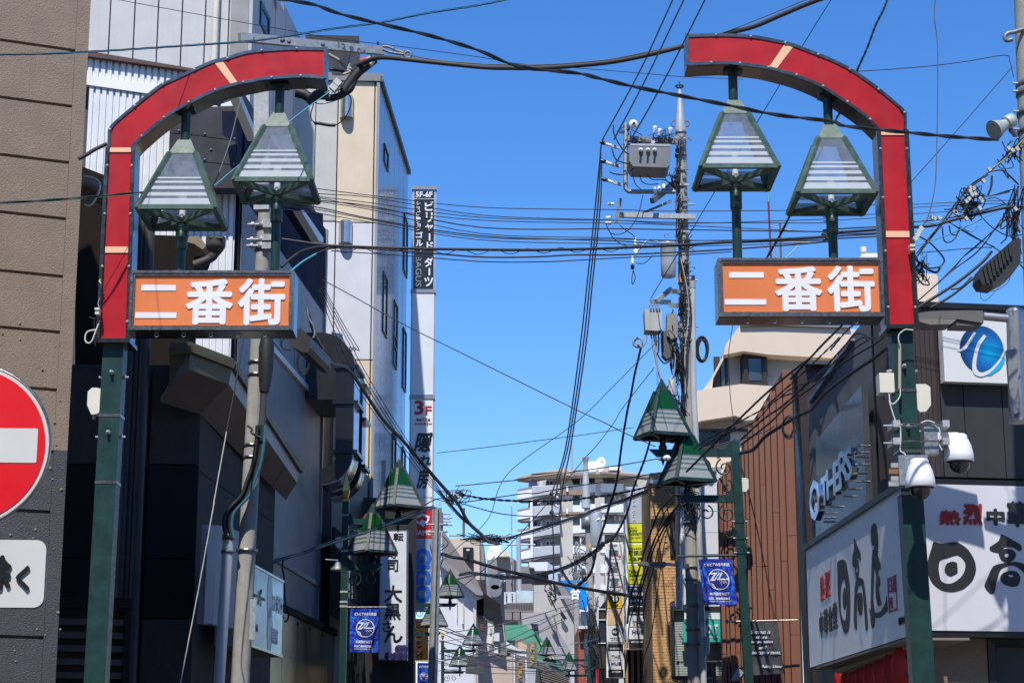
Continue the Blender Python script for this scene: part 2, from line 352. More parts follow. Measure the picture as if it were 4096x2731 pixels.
# black sheet box with bolted panels on its upper corner
bp_m = M('black_sheet_metal', (.03, .03, .033), .45, .2, var=.3, streak=.6, dirt=(.07, .045, .035))
FK = front(25.6, 4, 800, 700)
def y1(*l): return [Y1(x, y) for x, y in l]
part('panel', MB().poly(FK, y1((780,180),(1370,170),(1372,475),(1000,425),(780,405)), .3, 0), bp_m, b1)
part('panel', MB().poly(FK, y1((780,412),(1000,432),(1372,482),(1384,696),(1040,660),(770,640)), .3, 0), bp_m, b1)
part('panel', MB().poly(FK, y1((770,647),(1040,667),(1384,703),(1390,900),(765,900)), .3, 0), bp_m, b1)
bo = MB()
for x, y in ((865,388),(1098,418),(1095,648),(1365,460),(1355,690),(1150,560)):
    bo.lathe(FK.hit(*Y1(x, y)), [(.018, 0), (.018, .012), (.006, .02)], 8, FK.n)
part('bolt', bo, galvd, b1)
SK = side(*Y1(1378, 500), 25.6, .0722)
part('side_panel', MB().poly(SK, y1((1376,190),(1560,480),(1560,1100),(1392,900)), .2, 0), navy, b1)
part('flashing', MB().box(FB, FB.st(*Y1(700, 920))[0], FB.st(*Y1(1200, 945))[1], FB.st(*Y1(1392, 920))[0], FB.st(*Y1(1200, 905))[1], .2, .25), M('stained_ledge'), b1)
# white eaves along the side
for q0, q1, th in (((1270,150),(1565,560),.16), ((1880,960),(2160,1390),.16)):
    p0 = Y1(*q0); p1 = Y1(*q1)
fas = MB()
fas.poly(SK.shift(.5), y1((1400,95),(1432,95),(1560,400),(1560,480)), .12)
part('eave', fas, white, b1)
part('eave', MB().poly(FK.shift(.5), y1((1240,150),(1420,92),(1420,165),(1240,168)), .2), white, b1)
SE = side(*Y1(2010, 1120), 29.0, .0722)
part('eave_box', MB().poly(SE.shift(.35), y1((1960,1085),(2155,1130),(2160,1385),(1985,1100)), .3), navy, b1)
part('eave', MB().poly(SE.shift(.40), y1((1955,1100),(1985,1100),(2160,1350),(2158,1392),(2120,1375)), .12), white, b1)
# ================================================================ pale panel tower behind (top left)
ppan = M('pale_concrete_panel', (.52, .51, .495), .7, var=.06, streak=.2, dirt=(.36, .35, .34), grit=.08, bs=60)
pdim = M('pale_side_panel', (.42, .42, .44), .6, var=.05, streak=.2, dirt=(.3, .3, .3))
FT = front(30, 4, 700, 100)
tb = thing('panel_tower', 'pale concrete panel block rising above the white ribbed building at top left', 'building', FT.w(0, 0))
xs = [250, 347, 442, 540, 634, 730, 823, 917, 996]
for x0, x1 in zip(xs, xs[1:]):
    a0, a1 = FT.st(x0, 30)[0], FT.st(x1, 30)[0]
    part('panel', MB().box(FT, a0+.012, 7, a1-.012, 19, .06, 0), ppan, tb)
part('core', MB().box(FT, FT.st(250, 30)[0], 0, FT.st(1008, 30)[0]-.01, 19, 5.2, -.065), M('joint_grey', (.3, .29, .28), .9), tb)
part('downpipe', MB().tube([FT.w(FT.st(868, 0)[0], 7, .1), FT.w(FT.st(868, 0)[0], 19, .1)], .055), cream, tb)
ST = side(1009, 60, 30, .0722)
part('corner_trim', MB().box(FT, FT.st(998, 30)[0], 7, FT.st(1010, 30)[0], 19, .1, .03), white, tb)
ztop = ST.st(*ZB(640, 300))[1]
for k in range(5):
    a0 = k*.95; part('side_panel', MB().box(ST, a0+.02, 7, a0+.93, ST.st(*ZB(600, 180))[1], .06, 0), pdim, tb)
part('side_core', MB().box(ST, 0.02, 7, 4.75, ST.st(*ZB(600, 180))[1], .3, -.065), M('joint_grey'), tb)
a0, a1 = ST.st(*ZB(310, 100))[0], ST.st(*ZB(392, 200))[0]
win(tb, ST, a0, ST.st(*ZB(350, 300))[1], a1, ST.st(*ZB(330, 40))[1], M('navy_frame', (.02, .03, .06), .3), wglassb, .08)
part('window_vent', MB().rect(ST, *ZB(498, 0), *ZB(528, 75), .05, .12), white, tb)
# ================================================================ cream and white building with the tall vertical sign
cwal = M('cream_panel', (.66, .55, .40), .6, var=.04, streak=.1, dirt=(.5, .42, .32))
wwal = M('white_panel', (.62, .63, .66), .5, var=.04, streak=.12, dirt=(.5, .5, .5))
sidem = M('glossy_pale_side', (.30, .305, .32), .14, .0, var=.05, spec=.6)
FC = front(34, 3.5, 1300, 800); ca = FC.st(1520, 330)[0]
cb = thing('cream_white_building', 'white and cream panelled building whose glossy side mirrors its vertical sign', 'building', FC.w(0, 0))
def slab(parent, nm, pl, pts, m, t=.06, off=0): return part(nm, MB().poly(pl, pts, t, off), m, parent)
colx = [1054, 1088, 1179, 1264, 1352]
zt = FC.st(*ZB(1200, 735))[1]; zm = FC.st(*ZD(1150, 425))[1]; zb_ = FC.st(*ZF(1250, 310))[1]
for x0, x1 in zip(colx, colx[1:]):
    a0, a1 = FC.st(x0, 420)[0], FC.st(x1, 420)[0]
    part('panel', MB().box(FC, a0+.008, zm+.03, a1-.008, zt, .06, 0), ppan, cb)
    part('panel', MB().box(FC, a0+.008, 3, a1-.008, zm, .06, 0), wwal, cb)
cj = [FC.st(1353, 420)[0], FC.st(1499, 420)[0], ca]
for a0, a1 in ((cj[0]+.01, cj[1]-.012), (cj[1]+.012, cj[2]-.01)):
    part('panel', MB().box(FC, a0, zm+.012, a1, zt, .06, 0), cwal, cb, 'cream panel')
    part('panel', MB().box(FC, a0, zb_+.012, a1, zm-.012, .06, 0), wwal, cb)
    part('panel', MB().box(FC, a0, 3, a1, zb_-.012, .06, 0), cwal, cb, 'cream panel')
SCp = side(1519, 335, 34, .0425); se = SCp.st(*ZD(1640, 60))[0]
part('core', MB().prism([FC.w(-2.2, 0, -.066), FC.w(ca-.02, 0, -.066), SCp.w(se-.02, 0, -.05), SCp.w(se-.02, 0, -5)], (0, 0, zt)), M('joint_dark', (.1, .1, .1), .9), cb)
part('parapet_cap', MB().box(FC, FC.st(1054, 420)[0], zt+.004, ca+.06, zt+.16, .5, .06), M('grey_coping', (.2, .21, .22), .6), cb)
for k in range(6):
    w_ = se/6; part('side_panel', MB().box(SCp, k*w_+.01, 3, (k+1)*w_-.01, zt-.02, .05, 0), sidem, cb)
part('parapet_cap', MB().box(SCp, 0, zt, se+.1, zt+.1, .3, .05), M('dark_coping', (.05, .05, .055), .5), cb)
for (u0, v0, u1, v1) in ((ZB(1422,1330)+ZB(1458,1500)), (ZD(1600,380)+ZD(1630,900)), (ZD(1412,890)+ZD(1447,1440)), (ZD(1510,1140)+ZD(1540,1568)), (ZF(1592,40)+ZF(1618,590)), (ZF(1505,100)+ZF(1535,380)), (ZF(1495,985)+ZF(1525,1400)), (ZF(1583,1110)+ZF(1612,1300))):
    a0, z0, a1, z1 = SCp.rect(u0, v0, u1, v1)
    win(cb, SCp, a0, z0, a1, z1, dframe, wglassb, .035, .03, .004)
def vent(x, y):
    c = FC.hit(*ZB(x, y) if y < 1568 else ZD(x, y-1568)); r = .115
    t = thing('vent_cover', 'half-round steel vent cover on the %s panel of the cream building' % ('upper cream' if y < 1568 else 'middle white'), 'vent', c, 'steel vent covers')
    part('hood', MB().prism([c+FC.e*r*math.cos(a)+FC.n*(.05+1.3*r*math.sin(a)) for a in [math.pi*k/12 for k in range(13)]], (0, 0, .42)), M('brushed_steel', (.6, .58, .55), .3, 1), t)
    part('bracket', MB().box(FC, (c-FC.O).dot(FC.e)-.13, c.z+.02, (c-FC.O).dot(FC.e)+.12, c.z+.40, .05, .05), galv, t)
vent(1092, 1070); vent(1080, 1568+625)
# rooftop box on it
part('roof_tank', MB().box(FC.shift(-.6), FC.st(*ZB(700, 600))[0], zt+.1, FC.st(*ZB(1190, 600))[0], zt+1.15, 1.2), bp_m, cb)
# vertical sign
FS = front(38.5, 2, 1697, 1000)
vs_ = thing('vertical_sign', 'tall narrow vertical sign with black billiards panel above a blank panel and red 3F panel', 'sign', FS.hit(1697, 2400))
sgrey = M('sign_grey_face', (.68, .71, .75), .35, var=.03, streak=.08, dirt=(.45, .47, .5))
sw = [FS.st(1649, 760)[0], FS.st(1746, 760)[0]]
zz = lambda z, Zf: FS.st(*Zf(1780, z))[1]
z_top, z_a, z_b, z_c, z_d, z_e = zz(107, ZD), zz(1030, ZD), zz(635, ZF), FS.st(1697, 2028)[1], FS.st(1697, 2153)[1], FS.st(1697, 2420)[1]
part('casing', MB().box(FS, sw[0], z_e-.1, sw[1], z_top, .34, -.012), M('sign_casing', (.42, .46, .52), .3, .4), vs_)
part('face', MB().box(FS, sw[0]+.05, z_a+.03, sw[1]-.05, z_top-.09, .01, 0), M('sign_black', (.02, .022, .028), .25), vs_, 'black face with white Japanese lettering')
part('face', MB().box(FS, sw[0]+.03, z_b+.03, sw[1]-.03, z_a-.04, .01, 0), sgrey, vs_, 'blank pale face')
part('face', MB().box(FS, sw[0]+.03, z_c+.02, sw[1]-.03, z_b-.04, .01, 0), white, vs_, 'white face with red 3F')
part('face', MB().box(FS, sw[0]+.03, z_d+.005, sw[1]-.03, z_c-.02, .01, 0), M('sign_red', (.65, .02, .02), .35), vs_, 'red face reading GAME')
part('face', MB().box(FS, sw[0]+.03, z_e-.05, sw[1]-.03, z_d-.005, .01, 0), M('sign_greyblue', (.28, .33, .45), .35), vs_, 'grey face with blue letters')
for z in (z_top, z_a, z_b): part('frame', MB().box(FS, sw[0]-.01, z-.06, sw[1]+.01, z+.01, .3, .02), gframe, vs_)
def tz(pl, mb, body, Zf, x0, y0, x1, y1, bold=0, rot=0, off=.006, shear=0):
    a0, z0, a1, z1 = pl.rect(*Zf(x0, y0), *Zf(x1, y1)); mb.text(body, pl, a0, z0, a1, z1, off, .002, bold, rot, shear=shear)
wt = MB(); tz(FS, wt, '5F-6F', ZD, 1708, 150, 1860, 202, .03)
wt.rect(FS, *ZD(1692, 212), *ZD(1880, 216), .004, .006)
for ch, (x0, y0, x1, y1_) in zip('ビリヤード', [(1790,238,1870,322),(1800,335,1860,425),(1795,440,1865,505),(1826,520,1840,590),(1806,600,1866,668)]): tz(FS, wt, ch if ch != 'ー' else '|', ZD, x0, y0, x1, y1_, .03)
for ch, (x0, y0, x1, y1_) in zip('ダーツ', [(1788,735,1866,825),(1824,835,1838,900),(1786,915,1864,1000)]): tz(FS, wt, ch if ch != 'ー' else '|', ZD, x0, y0, x1, y1_, .03)
for k, ch in enumerate('シミュレーション'): tz(FS, wt, ch if ch != 'ー' else '|', ZD, 1712+(10 if ch in 'ュョ' else 0), 240+k*33, 1752, 268+k*33, .02)
for ch, (y0, y1_) in zip('ゴルフ', [(508,565),(580,640),(655,700)]): tz(FS, wt, ch, ZD, 1710, y0, 1772, y1_, .03)
tz(FS, wt, 'GAME', ZH, 1684, 198, 1846, 242, .02)
cl = MB(); 
for a in (0, 1): cl.tube([FS.hit(*ZH(1765, 60), .01), FS.hit(*ZH(1705+120*a, 85), .01), FS.hit(*ZH(1712+105*a, 125), .01), FS.hit(*ZH(1735+60*a, 135), .01)], .03, 5)
cl.poly(FS, [ZH(1735, 135), ZH(1765, 100), ZH(1805, 130), ZH(1780, 172)], .01, .01)
part('lettering', wt, whitel, vs_); part('claw_emblem', cl, whitel, vs_)
gt = MB(); tz(FS, gt, 'BAGUS', ZD, 1708, 730, 1760, 1000, .0, 1); part('lettering', gt, M('sign_grey_text', (.25, .28, .3), .4), vs_, 'grey Latin letters')
rt = MB(); tz(FS, rt, '3', ZF, 1698, 675, 1780, 803, .03); tz(FS, rt, 'F', ZF, 1795, 725, 1852, 803, .02)
tz(FS, rt, '13', ZF, 1772, 830, 1810, 862, .01); tz(FS, rt, '45', ZF, 1778, 868, 1822, 898, .01); tz(FS, rt, 'Dining', ZF, 1775, 1535, 1855, 1552)
part('lettering', rt, M('sign_dark_red', (.42, .01, .03), .4), vs_, 'dark red lettering')
kt = MB(); tz(FS, kt, '個室', ZF, 1712, 838, 1762, 858, .02); tz(FS, kt, '室', ZF, 1815, 838, 1838, 858, .02); tz(FS, kt, '最大宴会数', ZF, 1700, 877, 1772, 890, .01); tz(FS, kt, '名様', ZF, 1825, 877, 1852, 890, .01)
tz(FS, kt, '隠', ZF, 1692, 960, 1862, 1140, .03, shear=.25); tz(FS, kt, 'れ', ZF, 1735, 1165, 1845, 1255, .03, shear=.2); tz(FS, kt, '房', ZF, 1715, 1285, 1830, 1465, .03, shear=.25)
part('lettering', kt, blackp, vs_, 'black brush lettering')
gg = MB(); tz(FS, gg, 'GiGO', ZH, 1690, 360, 1850, 850, .06, 1); part('lettering', gg, M('sign_blue', (.02, .12, .5), .35), vs_, 'blue letters running down')
# ================================================================ the two red street gates
def resamp(pts, ts):
    pts = [Vector((x, y)) for x, y in pts]; d = [0]
    for a, b in zip(pts, pts[1:]): d.append(d[-1]+(b-a).length)
    out = []
    for t in ts:
        q = t*d[-1]
        for i in range(len(d)-1):
            if q <= d[i+1]+1e-6: out.append(pts[i].lerp(pts[i+1], (q-d[i])/(d[i+1]-d[i]))); break
    return out
def curve2(pts, n=8, sharp=0):
    if sharp: return [pts[0]]+curve2(pts[1:], n)
    return [(p.x, p.y) for p in smooth([Vector((x, y, 0)) for x, y in pts], n)]
YG = 14.0; TH = .24
FG = front(YG)
def lantern(parent, top, h=.62, wb=.29, wt=.05, rot=0, frame=greenw, glass=glassl, frost=glassf, upper=None, bar=.038, apex=False, collar=True, nm='lantern', thin=1):
    """four-sided glass lantern; top = centre of its cap, standing on a centre tube"""
    t = Vector(top); wc = wt*1.75; hc = h*.2 if not apex else h*.22
    def cor(i, z):   # corner i at depth z below the cap top
        r = wt+(wb-wt)*z/h if not apex else .004+(wb-.004)*z/h
        a = rot+math.pi/4+i*math.pi/2; return t+Vector((math.cos(a)*r*1.414, math.sin(a)*r*1.414, -z))
    hc = hc if not apex else hc
    m = MB()
    m.frustum(t-Vector((0,0,hc)), (cor(0, hc)-t).xy.length/1.414+.006, 0, (wt if not apex else .004), hc, rot)
    fr = part(nm, m, frame, parent)
    e = MB()
    for i in range(4):
        e.bar(cor(i, hc*.98), cor(i, h), bar, bar, up=(cor(i, h)-t).cross(Vector((0, 0, 1))))
    part('frame', e, frame, fr)
    e = MB()
    for i in range(4): e.bar(cor(i, h-.012), cor(i+1, h-.012), bar, bar*.9)
    part('bottom_frame', e, frame, fr)
    e = MB()
    for i in range(4): e.bar(t-Vector((0, 0, h+.01)), cor(i, h-.01), bar*.9, bar*1.1)
    part('brace', e, frame, fr)
    for i in range(4):
        def q(z0, z1, off):
            A, B = cor(i, z0), cor(i+1, z0); C, D = cor(i+1, z1), cor(i, z1); n = (B-A).cross(D-A).normalized()
            if n.dot((A+C)/2-Vector((t.x, t.y, (A.z+C.z)/2))) < 0: n = -n
            return [p+n*off for p in (A, B, C, D)]
        if glass: part('pane', MB().prism(q(hc, h-.02, 0), q(hc, h-.02, .002)[0]-q(hc, h-.02, 0)[0]), glass, fr)
        if upper: part('coloured_pane', MB().prism(q(hc, h*.55, .004), q(hc, h*.55, .006)[0]-q(hc, h*.55, .004)[0]), upper, fr)
        if frost:
            s = MB()
            for z0, z1 in ((.555,.575),(.61,.64),(.685,.73),(.775,.825),(.86,.965)) if not upper else ((.59,.62),(.66,.70),(.74,.79),(.83,.97)):
                A = q(h*z0, h*z1, .004); s.prism(A, q(h*z0, h*z1, .006)[0]-A[0])
            o_ = part('frosted_stripe', s, frost, fr, kind='stuff')
    b_ = MB(); b_.lathe(t-Vector((0, 0, h+.02)), [(.024, 0), (.024, .09), (.018, .10), (.018, .13)], 10)
    part('lamp_socket', b_, ceram, fr)
    b_ = MB(); b_.lathe(t-Vector((0, 0, h-.11)), [(.016, 0), (.028, .03), (.034, .06), (.028, .09), (.01, .105)], 12)
    part('bulb', b_, M('bulb_glass', (.75, .74, .68), .15), fr)
    return fr
def rivets(mb, pts, r=.011):
    for p in pts: mb.lathe(p, [(r, -.002), (r*.9, r*.5), (r*.4, r*.9)], 8, FG.n)
def gate(nm, label, outer, inner, bands, post, postband, lows, sgn, lan, gp, left):
    g = thing('street_gate', label, 'street arch', P((post[1][0]+post[2][0])/2, 2731, YG)*1.0, 'red street arches at the lane entrance')
    co, ci = curve2(outer, 8, 1), curve2(inner); N = 44; ts = [k/N for k in range(N+1)]
    ro, ri = resamp(co, ts), resamp(ci, ts)
    # stainless carcass: arc
    for k, nm2 in ((0, 'beam_casing'),):
        m = MB()
        po = [FG.hit(p.x, p.y) for p in ro]; pi = [FG.hit(p.x, p.y) for p in ri]
        bk = Vector((0, TH, 0)); fo = Vector((0, .008, 0)); vs = []
        for a, b in zip(po, pi): vs += [a+fo, b+fo, a+bk, b+bk]
        fs = []
        for i in range(len(po)-1):
            q = 4*i; w = q+4
            fs += [(q, w, w+1, q+1), (q+2, q+3, w+3, w+2), (q, q+2, w+2, w), (q+1, w+1, w+3, q+3)]
        fs += [(0, 1, 3, 2), (4*N, 4*N+2, 4*N+3, 4*N+1)]
        m.add(vs, fs, False); part(nm2, m, chrome, g)
    # front trims along the edges
    def strip(A, B, w, m, off=.012, t=.03):
        n = len(A); vs = []
        for a, b in zip(A, B):
            a, b = Vector(a), Vector(b); d = (b-a).normalized()
            for o in (0, -t):
                vs += [a-Vector((0, off+o, 0)), a+d*w-Vector((0, off+o, 0))]
        fs = []
        for i in range(n-1):
            q = 4*i; r = q+4; fs += [(q, q+1, r+1, r), (q, r, r+2, q+2), (q+1, q+3, r+3, r+1), (q+2, r+2, r+3, q+3)]
        m.add(vs, fs)
    m = MB(); strip(po, pi, .026, m); part('outer_trim', m, chrome, g)
    m = MB(); strip(pi, po, .026, m); part('inner_trim', m, chrome, g)
    e = MB(); e.bar((po[-1]+Vector((0,-.012,0))), pi[-1]+Vector((0,-.012,0)), .026, .03, up=(0,1,0)); part('end_trim', e, chrome, g)
    rv = MB()
    for k in range(3, N, 6):
        rivets(rv, [po[k].lerp(pi[k], .055)-Vector((0,.014,0)), po[k].lerp(pi[k], .945)-Vector((0,.014,0))])
    # red panels and peach bands on the arc
    def seg(t0, t1, m, nm3, off=.004):
        ts2 = [t0+(t1-t0)*k/12 for k in range(13)]; A = resamp(co, ts2); B = resamp(ci, ts2); vs = []
        for a, b in zip(A, B):
            a, b = FG.hit(a.x, a.y), FG.hit(b.x, b.y); d = b-a; a2, b2 = a+d*.09, b-d*.09
            vs += [a2-Vector((0,off,0)), b2-Vector((0,off,0)), a2+Vector((0,.007,0)), b2+Vector((0,.007,0))]
        fs = []
        for i in range(12):
            q = 4*i; r = q+4; fs += [(q, q+1, r+1, r), (q, r, r+2, q+2), (q+1, q+3, r+3, r+1)]
        fs += [(0, 2, 3, 1), (48, 49, 51, 50)]
        part(nm3, MB().add(vs, fs), m, g)
    prev = 0
    for b0, b1 in bands:
        seg(prev, b0, red, 'red_panel'); seg(b0+.002, b1-.002, peach, 'peach_band', .006); prev = b1
    seg(prev, .992, red, 'red_panel')
    # post casing: post = [topOuter, botOuter, botInner, topInner] px
    to, bo_, bi, ti = [FG.hit(*p) for p in post]
    part('post_casing', MB().prism([p+Vector((0,.008,0)) for p in (to, bo_, bi, ti)], (0, TH, 0)), chrome, g)
    m = MB(); m.bar(to-Vector((0,.004,0)), bo_-Vector((0,.004,0)), .026, .03, up=(0,1,0)); part('outer_trim', m, chrome, g)
    m = MB(); m.bar(ti-Vector((0,.004,0)), bi-Vector((0,.004,0)), .026, .03, up=(0,1,0)); part('inner_trim', m, chrome, g)
    def lerp4(f, s):
        return to.lerp(bo_, f).lerp(ti.lerp(bi, f), s)
    fs_ = [0]+[x for p in postband for x in p]+[.985]
    for k in range(0, len(fs_), 2):
        f0, f1 = fs_[k], fs_[k+1]
        if f1-f0 > .01: part('red_panel', MB().prism([lerp4(f0, .1), lerp4(f1, .1), lerp4(f1, .9), lerp4(f0, .9)], (0, .006, 0)).add([], []), red, g)
    for f0, f1 in postband:
        part('peach_band', MB().prism([p-Vector((0,.008,0)) for p in (lerp4(f0+.002, .1), lerp4(f1-.002, .1), lerp4(f1-.002, .9), lerp4(f0+.002, .9))], (0, .012, 0)), peach, g)
    for f in (.1, .35, .62, .9): rivets(rv, [lerp4(f, .04)-Vector((0,.02,0)), lerp4(f, .96)-Vector((0,.02,0))])
    part('rivets', rv, galv, g, kind='stuff')
    m = MB(); m.prism([p-Vector((0,.03,0)) for p in (lerp4(.985, -.06), lerp4(1.005, -.06), lerp4(1.005, 1.06), lerp4(.985, 1.06))], (0, TH+.06, 0)); part('bottom_rim', m, chrome, g)
    # green post
    gt0, gt1, gb0, gb1 = [FG.hit(*p, -.04) for p in gp]
    w = (gt1-gt0).length; cx0 = (gt0+gt1)/2; cx1 = (gb0+gb1)/2; cx1 = cx0.lerp(cx1, cx0.z/(cx0.z-cx1.z)) if cx0.z != cx1.z else cx1
    dv = Vector((0, w/2, 0)); m = MB()
    m.bar(cx0+dv+Vector((0,0,.1)), cx1+dv, w, w, up=(0,1,0)); ps = part('post', m, green, g)
    for k, zf in enumerate(lows):
        c = cx0.lerp(cx1, zf); bm = MB(); h = w/2+.004
        bm.box(FG, 0, 0, .001, .001, .001) if 0 else None
        c = c+dv
        bm.prism([c+Vector((-h,-h,0)), c+Vector((h,-h,0)), c+Vector((h,h,0)), c+Vector((-h,h,0))], (0,0,.022)); part('band_clamp', bm, chromed, ps)
    for zf in (.035, .13):
        c = cx0.lerp(cx1, zf)
        part('bolt', MB().lathe(c+Vector((.0,0,0)), [(.016,-.0),(.016,.02),(.011,.022),(.011,.045),(.004,.05)], 8, FG.n), galv, ps)
        part('bolt', MB().lathe(c+dv+Vector((w/2,0,-.02)), [(.014,0),(.014,.016),(.009,.018),(.009,.034)], 8, (1,0,0)), galv, ps)
        part('bolt', MB().lathe(c+dv+Vector((-w/2,0,-.02)), [(.014,0),(.014,.016),(.009,.018),(.009,.034)], 8, (-1,0,0)), galv, ps)
    # light box sign
    (u0, v0), (u1, v1) = sgn; FS2 = FG.shift(.03); a0, z0, a1, z1 = FS2.rect(u0, v0, u1, v1)
    sb = part('sign_box', MB().box(FS2, a0, z0, a1, z1, .26, -.022), chrome, g, 'stainless light box with orange face')
    for q in ((a0, z0, a1, z0+.02), (a0, z1-.02, a1, z1), (a0, z0+.02, a0+.02, z1-.02), (a1-.02, z0+.02, a1, z1-.02)):
        part('frame', MB().box(FS2, *q, .05, .012), chromed, sb)
    for q in ((a0+.022, z0+.022, a1-.022, z0+.036), (a0+.022, z1-.036, a1-.022, z1-.022), (a0+.022, z0+.036, a0+.034, z1-.036), (a1-.034, z0+.036, a1-.022, z1-.036)):
        part('frame', MB().box(FS2, *q, .03, .004), chromed, sb)
    part('sign_face', MB().box(FS2, a0+.022, z0+.022, a1-.022, z1-.022, .008, -.012), orange, sb)
    W_, H_ = a1-a0, z1-z0; nn = 0
    def L(mb_, pts): mb_.polyw(FS2, [(a0+x*W_, z1-y*H_) for x, y in pts], .004, -.007)
    # the two strokes of the first character, then the other two characters
    k_ = lambda x, y: ((x-440)/1455*1.0, (y-187)/528)
    for q in (((538,310),(844,312),(844,362),(536,362)), ((492,555),(860,557),(858,606),(492,606))):
        mm = MB(); L(mm, [k_(*p) for p in q]); part('stroke', mm, whitel, sb)
    for ch, (x0, y0, x1, y1_), bo2 in (('番', (936, 258, 1358, 664), .026), ('街', (1400, 254, 1820, 668), .026)):
        mm = MB(); A = k_(x0, y1_); B = k_(x1, y0)
        mm.text(ch, FS2, a0+A[0]*W_, z1-A[1]*H_, a0+B[0]*W_, z1-B[1]*H_, -.009, .004, bo2); part('character', mm, whitel, sb)
    for k in range(5):
        x = a0+W_*(.17+.165*k); zc = z0-.02; mm = MB()
        for q, (r, dz2) in enumerate(((.013, -.005), (.015, -.034))):
            c = FS2.w(x, z0+dz2, -.02); mm.tube([c+FS2.e*r*math.cos(t*math.pi/5)+Vector((0,0,r*math.sin(t*math.pi/5))) for t in range(11)], .0035, 5, False)
        part('hook_ring', mm, galvd, sb)
    # lanterns and their tubes
    for (u, v, soff, bu) in lan:
        c = P(u, v, YG+.13); fr = lantern(g, c, frame=greenw)
        zt2 = P(u, soff, YG+.13).z
        part('tube', MB().tube([c-Vector((0,0,.01)), Vector((c.x, c.y, zt2+.1))], .036, 16), green, fr)
        part('flange', MB().box(Plane((c.x, c.y-.06), (1, 0)), -.07, zt2-.015, .07, zt2, .12), green, fr)
        part('tube', MB().tube([c-Vector((0,0,.66)), Vector((c.x, c.y, z1-.02))], .036, 16), green, fr)
        part('sleeve', MB().lathe(c-Vector((0,0,.86)), [(.042, 0), (.046, .006), (.046, .16), (.03, .175)], 16), green, fr)
        part('bolt', MB().lathe(c-Vector((0,.046,.76)), [(.009, 0), (.009, .012)], 6, (0,-1,0)), galv, fr)
        mm = MB()
        for dx in (-.04, .04): mm.lathe(c+Vector((dx, -.035, 0)), [(.007, 0), (.007, .01)], 6)
        part('bolts', mm, galv, fr, kind='stuff')
    return g
gL = gate('gate', 'red arch on the left, its post beside the brown stucco wall',
    [(430,590),(433,516),(469,478),(625,350),(683,319),(844,245),(900,232),(989,205),(1123,192),(1212,190),(1304,192)],
    [(536,590),(567,556),(692,456),(875,364),(1024,328),(1052,322),(1212,312.5),(1300,319)],
    [(.555, .592)], [(430,590),(392,1368),(514,1368),(536,590)], [(.0,.028),(.515,.55)], [.105, .21],
    [(519,1083),(1174,1320)], [(741,568,440,0),(1117,461.6,345,0)],
    [ZE(922,230),ZE(1106,230),ZG(745,1568),ZG(945,1568)], True)
gR = gate('gate', 'red arch on the right, its post carrying two white dome cameras',
    [ZJ(1242,1168),ZJ(1240,1000),ZJ(1055,840),ZJ(900,720),ZJ(725,605),ZJ(550,520),ZJ(320,430),ZJ(200,385),ZI(1660,330),ZI(1430,308),ZI(1200,305),ZI(1000,312)],
    [ZJ(985,1168),ZJ(815,1010),ZJ(570,848),ZJ(460,780),ZJ(240,690),ZJ(0,625),ZI(1605,605),ZI(1350,580),ZI(1003,592)],
    [(.575, .615)], [ZJ(1242,1168),ZL(1335,1370),ZL(1070,1370),ZJ(985,1168)], [(.0,.028),(.515,.55)], [.075, .17, .235],
    [(2874,1033),(3534,1266)], [(2933.5,409.8,285,0),(3314,508,385,0)],
    [ZN(1108,60),ZN(1300,60),ZP(1300,1568),ZP(1502,1568)], False)
# junction boxes on the gate posts
def jbox(u0, v0, u1, v1, Y, label, grp=None, cut=0, d=.09):
    pl = front(Y); a0, z0, a1, z1 = pl.rect(u0, v0, u1, v1); W_, H_ = a1-a0, z1-z0
    t = thing('junction_box', label, 'junction box', pl.w(a0, z0), grp)
    if cut: pts = [(a0+W_*.35, z0) if cut < 0 else (a0+W_*.2, z0), (a0+W_*.75 if cut < 0 else a0+W_*.65, z0+H_*.02), (a1, z0+H_*.25 if cut > 0 else z0+.02), (a1, z1-H_*.1 if cut > 0 else z1-.01), (a0+W_*.7, z1), (a0+.3*W_ if cut < 0 else a0+.05*W_, z1), (a0, z1-H_*.15 if cut < 0 else z1-H_*.02), (a0, z0+H_*.35 if cut < 0 else z0+.03)]
    else: pts = [(a0, z0), (a1, z0), (a1, z1), (a0, z1)]
    part('cover', MB().polyw(pl, pts, d), cream, t); part('back_plate', MB().box(pl, a1-W_*.12 if cut <= 0 else a0, z0+H_*.1, a1+.004 if cut <= 0 else a0+W_*.12, z1-H_*.02, d+.02, -.01), cream, t)
    part('gland', MB().tube([pl.w(a0+W_*.5, z0, -.04), pl.w(a0+W_*.5, z0-.03, -.04)], .014, 8), M('grey_plastic', (.3, .3, .3), .5), t)
    return t
jbox(*ZE(782, 560), *ZE(900, 800), 14.05, 'cream clipped-corner junction box on the green post under the left arch', None, -1)
jbox(*ZN(1000, 315), *ZN(1130, 490), 14.02, 'square cream junction box on the left side of the right green post', None, 0, .14)
jbox(*ZN(1328, 415), *ZN(1458, 665), 14.05, 'cream clipped-corner junction box on the right side of the right green post', None, 1)
